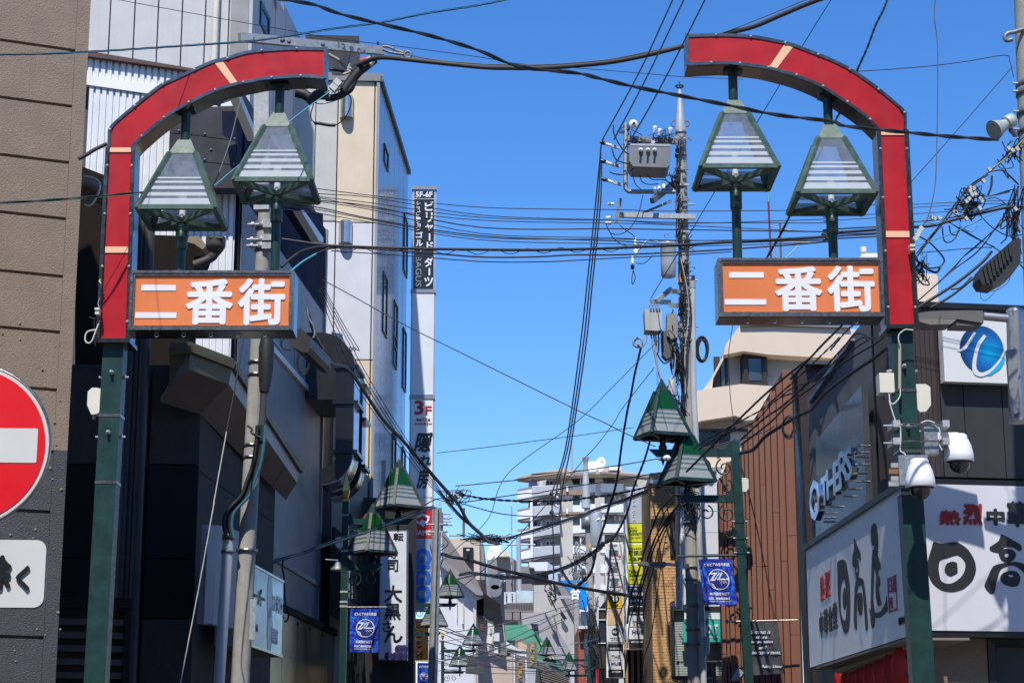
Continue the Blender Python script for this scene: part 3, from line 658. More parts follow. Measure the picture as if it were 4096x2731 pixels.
# conduit and loops on the right post
ct = thing('conduit', 'thin beige conduit with a looped cable running down the right green post', 'conduit', P(*ZN(1180, 460), 13.95))
part('tube', MB().tube([P(*ZN(1180, 55), 13.93), P(*ZN(1180, 455), 13.93)], .012, 8), M('beige_conduit', (.4, .34, .27), .5), ct)
for pts in ([ZL(1300,1390),ZL(1230,1385),ZL(1180,1420),ZN(1168,0),ZN(1176,55)], [ZN(1186,455),ZN(1180,530),ZN(1130,590),ZN(1095,580),ZN(1085,500)], [ZN(1085,560),ZN(1110,650),ZN(1150,750),ZN(1240,790),ZN(1330,785),ZN(1420,745),ZN(1500,770),ZN(1540,840),ZN(1535,950),ZN(1560,1010)], [ZN(1186,790),ZN(1190,900),ZN(1185,1010),ZN(1225,1040),ZN(1235,1100)]):
    part('cable', MB().tube(smooth([P(u, v, 13.90) for u, v in pts]), .005, 6), M('white_cable', (.62, .62, .58), .5), ct)
# dome cameras
def domecam(u, vtop, vbot, w, Y, label, bu, bv, mb_):
    c = P(u, vtop, Y); k = w/7737*Y/2; t = thing('security_camera', label, 'camera', c, 'dome cameras on the right green post')
    h = (vbot-vtop)/7737*Y*1.0
    part('housing', MB().lathe(c-Vector((0,0,h*.78)), [(k*.93, 0), (k, h*.03), (k*.97, h*.22), (k*.86, h*.45), (k*.7, h*.62), (k*.62, h*.67), (k*.6, h*.76), (k*.5, h*.8), (0.001, h*.81)], 28), white, t)
    part('seal_ring', MB().lathe(c-Vector((0,0,h*.82)), [(k*.74, 0), (k*.93, h*.038)], 28), blackp, t)
    part('dome', MB().lathe(c-Vector((0,0,h*1.12)), [(.001, 0), (k*.3, h*.02), (k*.52, h*.09), (k*.66, h*.19), (k*.7, h*.3)], 24), M('smoked_dome', (.012, .012, .014), .03, spec=1), t)
    part('bracket', MB().bar(c+Vector((0, 0, -h*.04)), c+Vector((bu, bv, -h*.02)), .07, .05), white, t)
    part('mounting_plate', MB().box(Plane((mb_[0].x, mb_[0].y), (1, 0)), 0, mb_[1].z, mb_[1].x-mb_[0].x, mb_[0].z, mb_[2], 0), M('spangled_zinc', (.45, .48, .50), .35, .7, var=.25, scale=35), t, 'spangled galvanised plate')
    return t
domecam(*(lambda p: (p[0], p[1]))(ZN(1355,1095)), ZN(0,1460)[1]-18, 272/2.24, 13.62, 'lower left dome camera in front of the right green post', 0, .25, (P(*ZN(1170,1050), 13.86), P(*ZN(1442,1320), 13.86), .03))
domecam(*(lambda p: (p[0], p[1]))(ZN(1700,872)), ZN(0,1225)[1]-16, 272/2.24, 14.0, 'upper right dome camera reaching out to the right of the right green post', -.2, .03, (P(*ZN(1395,775), 13.92), P(*ZN(1530,1040), 13.92), .1))
# clamp rails round the post
for k, (x, y) in enumerate(((1130,790),(1130,945),(1100,1145),(1080,1200),(1100,1265),(1080,1310))):
    a = P(*ZN(x, y), 13.98); m = MB(); m.bar(a, a+Vector((.02+(.28 if k < 2 else .06), 0, 0)), .03, .035)
    t = thing('pole_clamp', ['upper rod clamp round the right green post', 'second rod clamp round the right green post', 'short slotted rail beside the lower dome camera plate', 'rust-edged slotted rail beside the lower dome camera', 'third slotted rail beside the lower dome camera', 'lowest slotted rail beside the lower dome camera'][k], 'clamp', a, 'slotted clamps on the right green post')
    if k < 2:
        part('rod', MB().bar(a+Vector((.04,-.09,0)), a+Vector((.36,-.09,0)), .01), chromed, t)
        part('channel', MB().bar(a+Vector((.0,-.1,0)), a+Vector((.0,.13,0)), .05, .05), galv, t); part('channel', MB().bar(a+Vector((.36,-.1,0)), a+Vector((.36,.13,0)), .05, .05), galv, t)
        part('bolt', MB().tube([a+Vector((-.09,-.06,-.01)), a+Vector((.0,-.06,-.01))], .007, 6), galv, t)
    else: part('channel', m, galv if k != 3 else M('rusty_steel', (.25, .12, .06), .7, rust=.6), t)
# ================================================================ no-entry sign and plate
YS = 6.8; FN = front(YS, 3, -134, 1780)
ns = thing('road_sign', 'red no entry disc with white bar above a white plate, cut by the left edge', 'road sign', FN.w(0, 0))
c0 = FN.hit(-134, 1780); Rr = (204+134)/7737*YS*.99; a0 = (c0-FN.O).dot(FN.e)
disc = lambda r, t, off, n=96: MB().polyw(FN, [(a0+r*math.cos(2*math.pi*k/n), c0.z+r*math.sin(2*math.pi*k/n)) for k in range(n)], t, off)
def retro(name, col):
    m = M(name, col, .38, var=.04, streak=.08, dirt=(col[0]*.7, col[1]*.6+.05, col[2]*.6+.05)); t = m.node_tree; v = t.nodes.new('ShaderNodeTexVoronoi'); v.inputs['Scale'].default_value = 260; v.feature = 'DISTANCE_TO_EDGE'
    g_ = t.nodes.new('ShaderNodeNewGeometry'); t.links.new(g_.outputs['Position'], v.inputs['Vector']); bp = t.nodes.new('ShaderNodeBump'); bp.inputs['Strength'].default_value = .25; bp.inputs['Distance'].default_value = .002
    t.links.new(v.outputs['Distance'], bp.inputs['Height']); t.links.new(bp.outputs[0], t.nodes['Principled BSDF'].inputs['Normal']); return m
rw, rr_ = retro('retro_white', (.62, .62, .6)), retro('retro_red', (.72, .004, .012))
part('disc', disc(Rr, .012, 0), rw, ns); part('rim', MB().tube([FN.w(a0+Rr*math.cos(2*math.pi*k/96), c0.z+Rr*math.sin(2*math.pi*k/96), -.004) for k in range(97)], .006, 8), chromed, ns)
part('red_field', disc(Rr*.945, .004, .003), rr_, ns)
bw = FN.st(150, 1780)[0]-a0; bh = (1856-1715)/7737*YS/2
part('white_bar', MB().polyw(FN, [(a0-bw+.004, c0.z-bh), (a0+bw-.004, c0.z-bh), (a0+bw, c0.z-bh+.004), (a0+bw, c0.z+bh-.004), (a0+bw-.004, c0.z+bh), (a0-bw+.004, c0.z+bh), (a0-bw, c0.z+bh-.004), (a0-bw, c0.z-bh+.004)], .003, .005), rw, ns)
def rrect(pl, a0, z0, a1, z1, r, t, off, n=6):
    pts = []
    for cx, cz, s in ((a1-r, z1-r, 0), (a0+r, z1-r, 1), (a0+r, z0+r, 2), (a1-r, z0+r, 3)):
        pts += [(cx+r*math.cos(math.pi/2*(s+k/n)), cz+r*math.sin(math.pi/2*(s+k/n))) for k in range(n+1)]
    return MB().polyw(pl, pts, t, off)
q0 = FN.st(*ZG(403, 590))[0]; pz1, pz0 = FN.st(*ZG(150, 285))[1], FN.st(*ZG(150, 890))[1]; pa0 = 2*a0-q0
part('plate', rrect(FN, pa0, pz0, q0, pz1, .035, .012, 0), rw, ns); part('plate_rim', rrect(FN, pa0-.004, pz0-.004, q0+.004, pz1+.004, .038, .012, -.004), chromed, ns)
mt = MB(); tz(FN, mt, 'く', ZG, 143, 515, 272, 742, .035); tz(FN, mt, '除', ZG, -150, 420, 105, 742, .035)
tz(FN, mt, '車', ZG, -430, 420, -190, 742, .035); tz(FN, mt, 'を', ZG, -290, 0, -289, 1) if 0 else None
part('lettering', mt, blackp, ns, kind='stuff')
part('post', MB().tube([FN.w(a0, 0, -.06), FN.w(a0, c0.z+Rr+.1, -.06)], .038, 16), M('grey_post', (.5, .5, .5), .4), ns)
# ================================================================ dark building with the angular eaves, left
dcon = M('dark_brown_render', (.058, .05, .043), .9, var=.15, scale=3, grit=.25, bs=60, bump=.4, streak=.3, dirt=(.05, .045, .04))
dpan = M('dark_slate_panel', (.021, .018, .018), .8, spec=.15, var=.1)
tan = M('tan_metal_fascia', (.125, .10, .06), .45, .2, var=.1, streak=.2, dirt=(.08, .06, .04))
soff = M('taupe_soffit', (.17, .12, .095), .6, var=.06, streak=.15, dirt=(.1, .07, .06))
FD = front(22, 2, 797, 2000); SD = side(798, 1700, 22, .0722)
db = thing('awning_building', 'dark brown building with angular tan eaves standing behind the left concrete utility pole', 'building', FD.w(0, 0))
e_ = SD.st(1092, 2300)[0]; zr = SD.st(801, 1660)[1]
part('body', MB().prism([FD.w(-4, 0, -.07), FD.w(-.03, 0, -.07), SD.w(e_-.02, 0, -.07), SD.w(e_-.02, 0, -4)], (0, 0, zr+.6)), dcon, db)
sl0 = FD.st(590, 2000)[0]; slp = FD.st(700, 1860)[1]
for a0, a1 in ((-3.5, sl0-.02), (sl0+.0, -.01)):
    for z0, z1 in ((0, 2.5), (2.515, FD.st(700, 2440)[1]-.1), (FD.st(700, 2440)[1]-.085, FD.st(700, 2235)[1]), (FD.st(700, 2235)[1]+.015, slp), (slp+.015, zr+.5)):
        if z1-z0 > .05: part('wall_panel', MB().box(FD, a0, z0, a1-.012, z1, .07, 0), dpan if 3 < z0 < slp-.1 else dcon, db)
for k in range(4):
    for z0, z1 in ((0, SD.st(900, 2480)[1]), (SD.st(900, 2480)[1]+.012, SD.st(960, 2000)[1]), (SD.st(960, 2000)[1]+.012, zr+.3)):
        part('wall_panel', MB().box(SD, e_*k/4+.01, z0, e_*(k+1)/4-.004, z1, .06, 0), dcon, db)
PT = lambda zxy, Y: P(zxy[0], zxy[1], Y)
T = [PT(ZE(1520,190),21.2), PT(ZE(1705,180),21.2), PT(ZE(2085,325),21.7), PT(ZF(680,1265),26.4)]
B = [PT(ZE(1515,560),21.2), PT(ZE(1695,400),21.2), PT(ZE(2050,530),21.7), PT(ZF(645,1412),26.4)]
I = [PT(ZE(1440,690),22.0), PT(ZE(1795,800),22.0), PT(ZF(545,1568),26.3)]
def rp(zxy, A, Bp, C):
    n = (Bp-A).cross(C-A); d = ray(*zxy); return EYE+d*((A-EYE).dot(n)/d.dot(n))
B[0] = rp(ZE(1515,560), B[1], B[2], I[1]); I[0] = rp(ZE(1440,690), B[1], B[2], I[1]); I[2] = rp(ZF(545,1568), B[2], B[3], I[1])
def quad(a, b, c, d, t=.03, flip=1):
    n = (b-a).cross(d-a).normalized(); return MB().prism([a, b, c, d], n*t*flip)
for k in range(3):
    lbl = {0: 'sunlit tan fascia'}.get(k)
    part('eave_fascia', quad(T[k], T[k+1], B[k+1], B[k], .04), tan if k < 2 else M('grey_white_fascia', (.38, .38, .40), .5, streak=.3), db, lbl)
    m = MB(); n = Vector((0, 0, .1)); up1 = (T[k]-B[k]).normalized()*.13; up2 = (T[k+1]-B[k+1]).normalized()*.13
    outv = (T[k+1]-T[k]).cross(B[k]-T[k]).normalized()
    if outv.y > 0 and k < 2: outv = -outv
    if k >= 2 and outv.x < 0: outv = -outv
    m.prism([T[k], T[k+1], T[k+1]-up2*.7, T[k]-up1*.7], outv*.05); part('coping', m, tan if k < 2 else M('brown_coping', (.09, .07, .06), .5), db)
part('soffit', MB().prism([B[0], B[1], B[2], I[1], I[0]], (0, 0, .05)), soff, db)
for f0, f1 in ((0, .4), (.403, .62), (.623, .81), (.813, 1)):
    part('soffit', MB().prism([B[2].lerp(B[3], f0), B[2].lerp(B[3], f1), I[1].lerp(I[2], f1), I[1].lerp(I[2], f0)], (0, 0, .05)), soff, db)
part('eave_top', MB().prism([T[0], T[1], T[2], T[3], T[3]+Vector((-1.2, 0, 0)), T[0]+Vector((-.3, 2, 0))], (0, 0, .04)), tan, db)
# louvre screen low in the gap
lv = thing('louvre_screen', 'dark slatted louvre screen low in the gap between stucco wall and left green post', 'louvre', FD.w(-3, 0, .3))
FL = front(18.5, 14, 380, 2500)
a0, z0, a1, z1 = FL.rect(205, 2430, 520, 2731)
part('frame', MB().box(FL, a0, z1, a1, z1+.1, .1, .03), dpan, lv); part('frame', MB().box(FL, a1-.06, z0-1, a1, z1, .1, .0), dpan, lv)
for k in range(9): part('slat', MB().box(FL, a0, z1-.16-k*.125, a1-.06, z1-.1-k*.125, .05, -.02), M('slat_brown', (.075, .06, .055), .6), lv)
part('backing', MB().box(FL, a0, z0-1, a1, z1, .05, -.15), blackp, lv)
# pipes in the dark gap
PM = M('dark_pipe', (.05, .045, .04), .6)
for k, (u, r) in enumerate(((545, .05), (570, .035), (600, .06))):
    m = MB(); m.tube([P(u, 900, 21.3)+Vector((0,0,.3)), Vector((P(u, 900, 21.3).x, 21.3, 0))], r, 10)
    solo('wall_pipe', m, PM, ['left dark pipe running up the gap behind the left gate post', 'thin dark pipe, middle one in the gap behind the left gate post', 'thick dark pipe beside the slate wall behind the left gate post'][k], 'pipe', 'pipes in the dark gap')
# rusty bracket and bundled hoses at the stucco edge
dg = thing('gap_shade_wall', 'dark wall standing in for the shade of the gap between stucco wall and angular eaves', 'building', P(500, 2731, 23.4)*1.0)
part('wall', MB().prism([P(u, v, 23.4) for u, v in ((300,655),(421,702),(450,750),(553,900),(620,940),(758,944),(800,975),(826,988),(800,1060),(760,1250),(745,1600),(740,2900),(300,2900))], (0, .5, 0)), M('gap_shade_brown', (.018, .014, .012), .9, spec=.1), dg)  # near-black sheet added in place of the recess; its colour carries the shade
ar = thing('drain_hopper', 'brown curved drain hopper under the left lantern beside the white ribbed wall', 'drain', P(*Y1(1200, 1400), 22.6))
part('stucco_patch', MB().prism([P(*Y1(*q), 23) for q in ((950,1335),(1045,1330),(1112,1420),(1075,1450),(1000,1400),(940,1385))], (0, .3, 0)), bstuc, ar)
part('spout', MB().tube(smooth([P(*Y1(x, y), 22.6) for x, y in ((1195,1345),(1190,1440),(1175,1500),(1120,1545),(1000,1590))]), [.12, .12, .12, .12, .12, .12, .11, .1, .09, .08, .07, .06, .06, .06, .06, .055, .055, .055, .055, .055, .055, .055, .055, .055, .055], 12), PM, ar)
part('spout_rim', MB().tube([P(*Y1(1140,1345), 22.5), P(*Y1(1255,1350), 22.5)], .02, 8), PM, ar)
hs_ = thing('hose_bundle', 'thick brown hoses curving out of the gap beside the stucco wall', 'hose', P(*Y1(30, 900), 19))
for k in range(3):
    part('hose', MB().tube(smooth([P(*Y1(x, y+k*38), 19+.1*k) for x, y in ((-60,850),(60,870),(150,920),(240,1000),(330,1120),(380,1300))]), .05, 8), bstuc, hs_)
part('cable', MB().tube(smooth([P(*Y1(x, y), 18.8) for x, y in ((10,795),(60,800),(130,830),(155,870),(140,950),(90,1040),(50,1060),(20,1050))]), .012, 6), cream, hs_)
# ================================================================ concrete utility pole behind the left sign
def utility_pole(label, top, bot, Y, r0, r1, mat=conc, cat='utility pole', rod=0):
    a, b = P(*top, Y), P(*bot, Y); b = a.lerp(b, a.z/(a.z-b.z)); t = thing('utility_pole', label, cat, b)
    n = 12; part('shaft', MB().tube([a.lerp(b, k/n) for k in range(n+1)], [r0+(r1-r0)*k/n for k in range(n+1)], 24), mat, t); return t, a, b
lp, la, lb = utility_pole('concrete utility pole standing behind the left orange light box', (1061, 835), (960, 2731), 20, .074, .112)
def at_v(a, b, v, Y):  # point on axis a-b seen at row v
    lo, hi = 0, 1
    for _ in range(30):
        m = (lo+hi)/2; p = a.lerp(b, m); d = p-EYE; y = CY-FPX*(d.dot(UP)/d.dot(FW))
        if y < v: lo = m
        else: hi = m
    return a.lerp(b, lo)
for v in (1448, 1498, 1780, 1828, 2200):
    c = at_v(la, lb, v, 20); part('steel_band', MB().lathe(c-Vector((0,0,.02)), [(.09, 0), (.096 if v < 2000 else .112, .0), (.096 if v < 2000 else .112, .03), (.09, .03)], 20), chromed, lp)
for v in (905, 965, 990):
    c = at_v(la, lb, v, 20); m = MB().lathe(c-Vector((0,0,.04)), [(.085, 0), (.095, .0), (.095, .08), (.085, .08)], 16); part('clamp', m, galvd, lp)
    part('bolt', MB().tube([c+Vector((-.17,-.07,0)), c+Vector((.12,-.07,0))], .013, 8), galv, lp)
    part('bracket', MB().bar(c+Vector((.0,-.1,0)), c+Vector((.16,-.1,0)), .05, .09), galv, lp)
    part('nut', MB().lathe(c+Vector((-.13,-.07,0)), [(.03,0),(.03,.03)], 6, (1,0,0)), galv, lp)
part('number_plate', MB().box(Plane((at_v(la,lb,2520,20).x+.085, 19.86), (1, .3)), 0, at_v(la,lb,2560,20).z, .06, at_v(la,lb,2400,20).z, .004), galv, lp)
pc = thing('pvc_conduit', 'pale blue plastic conduit beside the foot of the left concrete pole', 'conduit', P(862, 2731, 19.8))
ptop = P(*ZG(2048, 270), 19.8); pbot = P(*ZG(1962, 1568), 19.8); pb0 = ptop.lerp(pbot, ptop.z/(ptop.z-pbot.z))
part('tube', MB().tube([ptop, pb0], .058, 20), M('pale_pvc', (.50, .53, .56), .35, var=.05), pc)
part('collar', MB().lathe(ptop-Vector((0,0,.02)), [(.064, 0), (.066, .02), (.066, .05), (.05, .07)], 20), blackp, pc)
part('strap', MB().lathe(at_v(ptop, pb0, 2205, 20)-Vector((0,0,.02)), [(.06, 0), (.068, 0), (.068, .035), (.06, .035)], 20), galvd, pc)
ch = thing('cable_riser', 'thick black cable and sheath climbing the right side of the left concrete pole', 'cable', P(*ZF(350, 600), 19.8))
part('sheath', MB().tube([P(*ZF(x, y), 19.82) for x, y in ((378,60),(372,200),(365,400),(352,600))], [.05, .082, .08, .052], 16), black, ch)
part('pipe', MB().tube([P(*ZF(x, y), 19.82) for x, y in ((348,600),(338,800),(325,980))], .038, 12), M('dark_grey_pipe', (.06, .06, .06), .4), ch)
for k, (dx, m_, r) in enumerate(((0, black, .036), (32, black, .03), (50, M('teal_cable', (.03, .14, .2), .4), .016), (-20, black, .02))):
    part('cable', MB().tube(smooth([P(x/1+dx/2.24, y, 19.78-.02*k) for x, y in (ZF(310,900),ZF(300,1050),ZF(268,1250),ZF(215,1400),ZF(165,1530),ZH(40,30),ZH(10,150),ZG(2050,270))]), r, 10), m_, ch)
part('coil', MB().tube(smooth([P(ZF(1,1)[0]*0+ZF(x, y)[0], ZF(x, y)[1], 19.7) for x, y in ((200,900),(240,930),(235,960),(270,985),(330,1010))]), .012, 6), black, ch)
# steel post and crossarm above it
ca_ = thing('steel_crossarm', 'long galvanised slotted crossarm above the top of the left red arch', 'crossarm', P(*ZB(700, 400), 17))
p0, p1 = P(*ZB(130, 335), 16.6), P(*ZB(1415, 460), 17.6)
part('arm', MB().bar(p0, p1, .05, .08), galv, ca_)
up_ = P(*Y1(1612, 60), 17.3)
part('upright', MB().bar(P(*ZB(330, 830), 17.3), P(*ZD(330, 320), 17.3), .1, .14), galv, ca_)
for x, y in ((575,378),(878,405)): part('bolt', MB().lathe(P(*ZB(x, y), 16.8), [(.02, 0), (.02, .02), (.008, .03)], 6, (0,-1,0)), galvd, ca_)
for x, y in ((238,341),(515,364)): part('slot', MB().lathe(P(*ZB(x, y), 16.66), [(.001, -.0), (.025, -.004)], 8, (0,-1,0)), blackp, ca_)
FQ = Plane(p0-Vector((0, .03, 0)), (p1-p0)); mt = MB(); tz(FQ, mt, '12 9 06', ZB, 1010, 415, 1265, 460, .01, off=.003); part('lettering', mt, galvd, ca_)
for x in (1187, 1370): part('bolt', MB().tube([P(*ZB(x, 405), 17.4), P(*ZB(x, 375), 17.4)], .01, 6), blackp, ca_)
clm = MB()
for dy in (-14, 14): clm.tube(smooth([P(*ZB(x, y), 17.5) for x, y in ((1415,430+dy),(1470,445+dy*1.6),(1530,465+dy),(1600,480+dy*.6))]), .014, 6)
part('dead_end_clamp', clm, galvd, ca_); part('thimble', MB().tube([P(*ZB(1638+30*math.cos(t), 492+30*math.sin(t)), 17.5) for t in [k*math.pi/6 for k in range(13)]], .014, 6, False), galvd, ca_)
# ================================================================ signs on the awning building
sw_ = thing('slim_lightbox', 'blank slim white light box projecting from the dark building left of the concrete pole', 'sign', PT(ZG(1900,1040),20.8))
FW_ = front(21.0, 0, 845, 2300)
part('casing', MB().prism([P(*ZG(*p), 21.0) for p in ((1862,150),(1952,150),(1905,1040),(1818,1040))], (.17, .62, 0)), M('grey_white_sign', (.42, .40, .40), .5, var=.05), sw_)
part('face', MB().prism([P(*ZG(*p), 20.98) for p in ((1868,158),(1945,158),(1898,1034),(1826,1034))], (0, .015, 0)), white, sw_)
part('side_frame', MB().prism([P(*ZG(*p), 21.2) for p in ((1812,150),(1852,150),(1805,1040),(1762,1035))], (.03, .1, 0)), M('grey_white_sign'), sw_)
PS = side(*Y3(795, 640), 22.6, .0722)
ws = thing('wall_lightbox', 'large pale side-mounted light box with katakana right of the concrete pole', 'sign', PS.hit(*Y3(900, 1300)))
a0, zt_ = PS.st(*Y3(760, 615)); a1, _ = PS.st(*Y3(1008, 845)); zb2 = PS.st(*Y3(880, 1335))[1]; zt_ = PS.st(*Y3(900, 735))[1]
part('casing', MB().box(PS, a0, zb2, a1, zt_, .38, -.012), M('sign_side_metal', (.25, .22, .2), .5), ws)
part('face', MB().box(PS, a0+.02, zb2+.03, PS.st(*Y3(886, 1000))[0], zt_-.03, .01, 0), M('pale_sign_face', (.36, .32, .31), .18), ws)
part('face', MB().box(PS, PS.st(*Y3(886, 1000))[0]+.004, zb2+.03, a1-.02, zt_-.03, .01, 0), M('blue_grey_sign_face', (.21, .225, .27), .12), ws, 'blue-grey right half')
part('frame', MB().ring(PS, a0, zb2, a1, zt_, .03, .05, .01), chromed, ws) if 0 else [part('frame', MB().box(PS, *q, .05, .01), chromed, ws) for q in ((a0, zb2, a1, zb2+.03), (a0, zt_-.03, a1, zt_))]
mt = MB(); tz(PS, mt, 'ーパー', Y3, 785, 850, 866, 985, .02); tz(PS, mt, 'ION', Y3, 765, 1115, 810, 1175, .01); part('lettering', mt, M('brown_text', (.16, .13, .10), .5), ws)
mt = MB(); tz(PS, mt, 'コンタクト', Y3, 918, 905, 1000, 1040, .02); tz(PS, mt, '補聴器', Y3, 912, 1155, 962, 1270, .02); part('lettering', mt, M('pale_text', (.55, .56, .58), .4), ws)
for y, nm in ((918, 'round_emblem'), (1168, 'round_emblem')):
    c = PS.hit(*Y3(903, y)); n_ = 20; q = (c-PS.O).dot(PS.e)
    part(nm, MB().polyw(PS, [(q+.16*math.cos(2*math.pi*k/n_), c.z+.28*math.sin(2*math.pi*k/n_)) for k in range(n_)], .004, .004), M('pale_text'), ws)
# bronze metal panels under the grey cladding
PB_ = SB.shift(.12); brz = M('bronze_panel', (.46, .36, .24), .3, .85, var=.06, streak=.1)
pb = thing('bronze_shopfront', 'bolted bronze sheet panels along the shopfront below the katakana light box', 'cladding', PB_.w(0, 0))
al = [PB_.st(*Y3(x, 1200))[0] for x in (780, 880, 1000, 1112, 1205, 1300, 1392)]; zt_ = PB_.st(*Y3(1200, 1120))[1]
for i, (a0, a1) in enumerate(zip(al, al[1:])):
    part('panel', MB().box(PB_, a0+.008, 1.0, a1-.008, zt_, .08, 0), brz, pb)
    bm = MB()
    for z in (zt_-.08, zt_-1.3):
        for a in (a0+.05, a1-.05): bm.lathe(PB_.w(a, z), [(.022, 0), (.018, .012)], 8, PB_.n)
    part('bolts', bm, blackp, pb)
part('coping', MB().box(PB_, al[0], zt_, al[-1]+.1, zt_+.1, .3, .05), dpan, pb)
# ================================================================ black building with ducts
blkb = M('black_ribbed_sheet', (.022, .021, .023), .45, .1, var=.15, streak=.2, dirt=(.035, .035, .035))
ductm = M('black_duct', (.02, .02, .022), .22, .3, var=.1, spec=.9); ductl = M('duct_edge_steel', (.45, .46, .5), .2, 1)
bb = thing('duct_building', 'black clad building between the grey ribbed wall and the cream building', 'building', SB.w(a_end+.2, 0))
b0, b1_ = a_end+.14, SB.st(1500, 2200)[0]
ztd = SB.st(1290, 1430)[1]
part('side_cladding', MB().ribs(SB, [(b0, ztd), (b1_, ztd)], [(b0, 0), (b1_, 0)], .16, .03), blkb, bb)
part('body', MB().prism([SB.w(b0, 0, -.05), SB.w(b1_, 0, -.05), SB.w(b1_, 0, -4), SB.w(b0, 0, -4)], (0, 0, ztd-.1)), blackp, bb)
part('roof_edge', MB().box(SB, b0, ztd, b1_, ztd+.15, .2, .06), blackp, bb)
part('annex', MB().ribs(front(35.5, 3, 1500, 1900), stl(front(35.5, 3, 1500, 1900), [(1487, 1836), (1545, 1842)]), stl(front(35.5, 3, 1500, 1900), [(1487, 2731), (1545, 2731)]), .12, .03), grib, bb)
for k, (x0, x1, x2, yt, yb, Yd, l) in enumerate(((1000, 1155, 1180, 390, 1150, 30.6, 'nearer black duct with a pale edge curving in at its foot'), (1178, 1228, 1252, 560, 1280, 32.2, 'farther black duct curving in at its foot beside the cream building'))):
    t = thing('air_duct', l, 'duct', P(*ZF(x0, yb), Yd), 'black ducts down the black building')
    A = [P(*ZF(x0, yt), Yd), P(*ZF(x1, yt), Yd)]; w = A[1]-A[0]; zt2, zb2_ = A[0].z, P(*ZF(x0, yb), Yd).z
    dp = .75 if k == 0 else .55; R_ = .5
    x0w, x1w = A[0].x, A[1].x
    part('casing', MB().prism([Vector((x0w, Yd, zb2_)), Vector((x1w, Yd, zb2_)), Vector((x1w, Yd, zt2)), Vector((x0w, Yd, zt2))], (.05*dp, dp, 0)), ductm, t)
    cx_ = x1w-R_; arc = [(cx_+R_*math.cos(a), zb2_-R_*math.sin(a)) for a in [math.pi/2*j/10 for j in range(11)]]
    inner = [(cx_+(R_-(x1w-x0w)*.92)*math.cos(a), zb2_-(R_-(x1w-x0w)*.92)*math.sin(a)) for a in [math.pi/2*j/10 for j in range(10, -1, -1)]]
    part('elbow', MB().prism([Vector((x, Yd, z)) for x, z in arc+inner], (.05*dp, dp, 0)), ductm, t)
    m = MB()
    for (xa, za), (xb, zb3) in zip(arc, arc[1:]): m.prism([Vector((xa, Yd-.01, za-.0)), Vector((xb, Yd-.01, zb3)), Vector((xb-.0, Yd+dp, zb3)), Vector((xa, Yd+dp, za))], (.012, 0, -.012))
    m.prism([Vector((x1w+.004, Yd, zb2_)), Vector((x1w+.004+.03*dp, Yd+dp, zb2_)), Vector((x1w+.004+.03*dp, Yd+dp, zt2)), Vector((x1w+.004, Yd, zt2))], (.012, 0, 0))
    part('steel_edge', m, ductl, t)
    for f in ((0, .42, 1) if k == 0 else (0, .42, 1)):
        z = zt2+(zb2_-zt2)*f; part('flange', MB().prism([Vector((x0w-.05, Yd-.04, z)), Vector((x1w+.08, Yd-.04, z)), Vector((x1w+.12, Yd+dp+.04, z)), Vector((x0w, Yd+dp+.04, z))], (0, 0, .06)), ductm, t)
hd = thing('duct_hood', 'big black rounded hood on top of the black building beside the light box end', 'hood', P(*ZF(1000, 400), 31.5))
c = P(*ZF(880, 400), 31.2); m = MB(); rr0 = .6; pts = [Vector((c.x+rr0*.95*math.cos(a)-.05, 31.2, c.z+rr0*math.sin(a)*1.05)) for a in [math.pi/2*k/14 for k in range(15)]]
m.prism([Vector((c.x-.3, 31.2, c.z-.5))]+[Vector((pts[0].x, 31.2, c.z-.5))]+pts+[Vector((c.x-.3, 31.2, pts[-1].z))], (.05, 1.6, 0)); part('shell', m, blackp, hd)
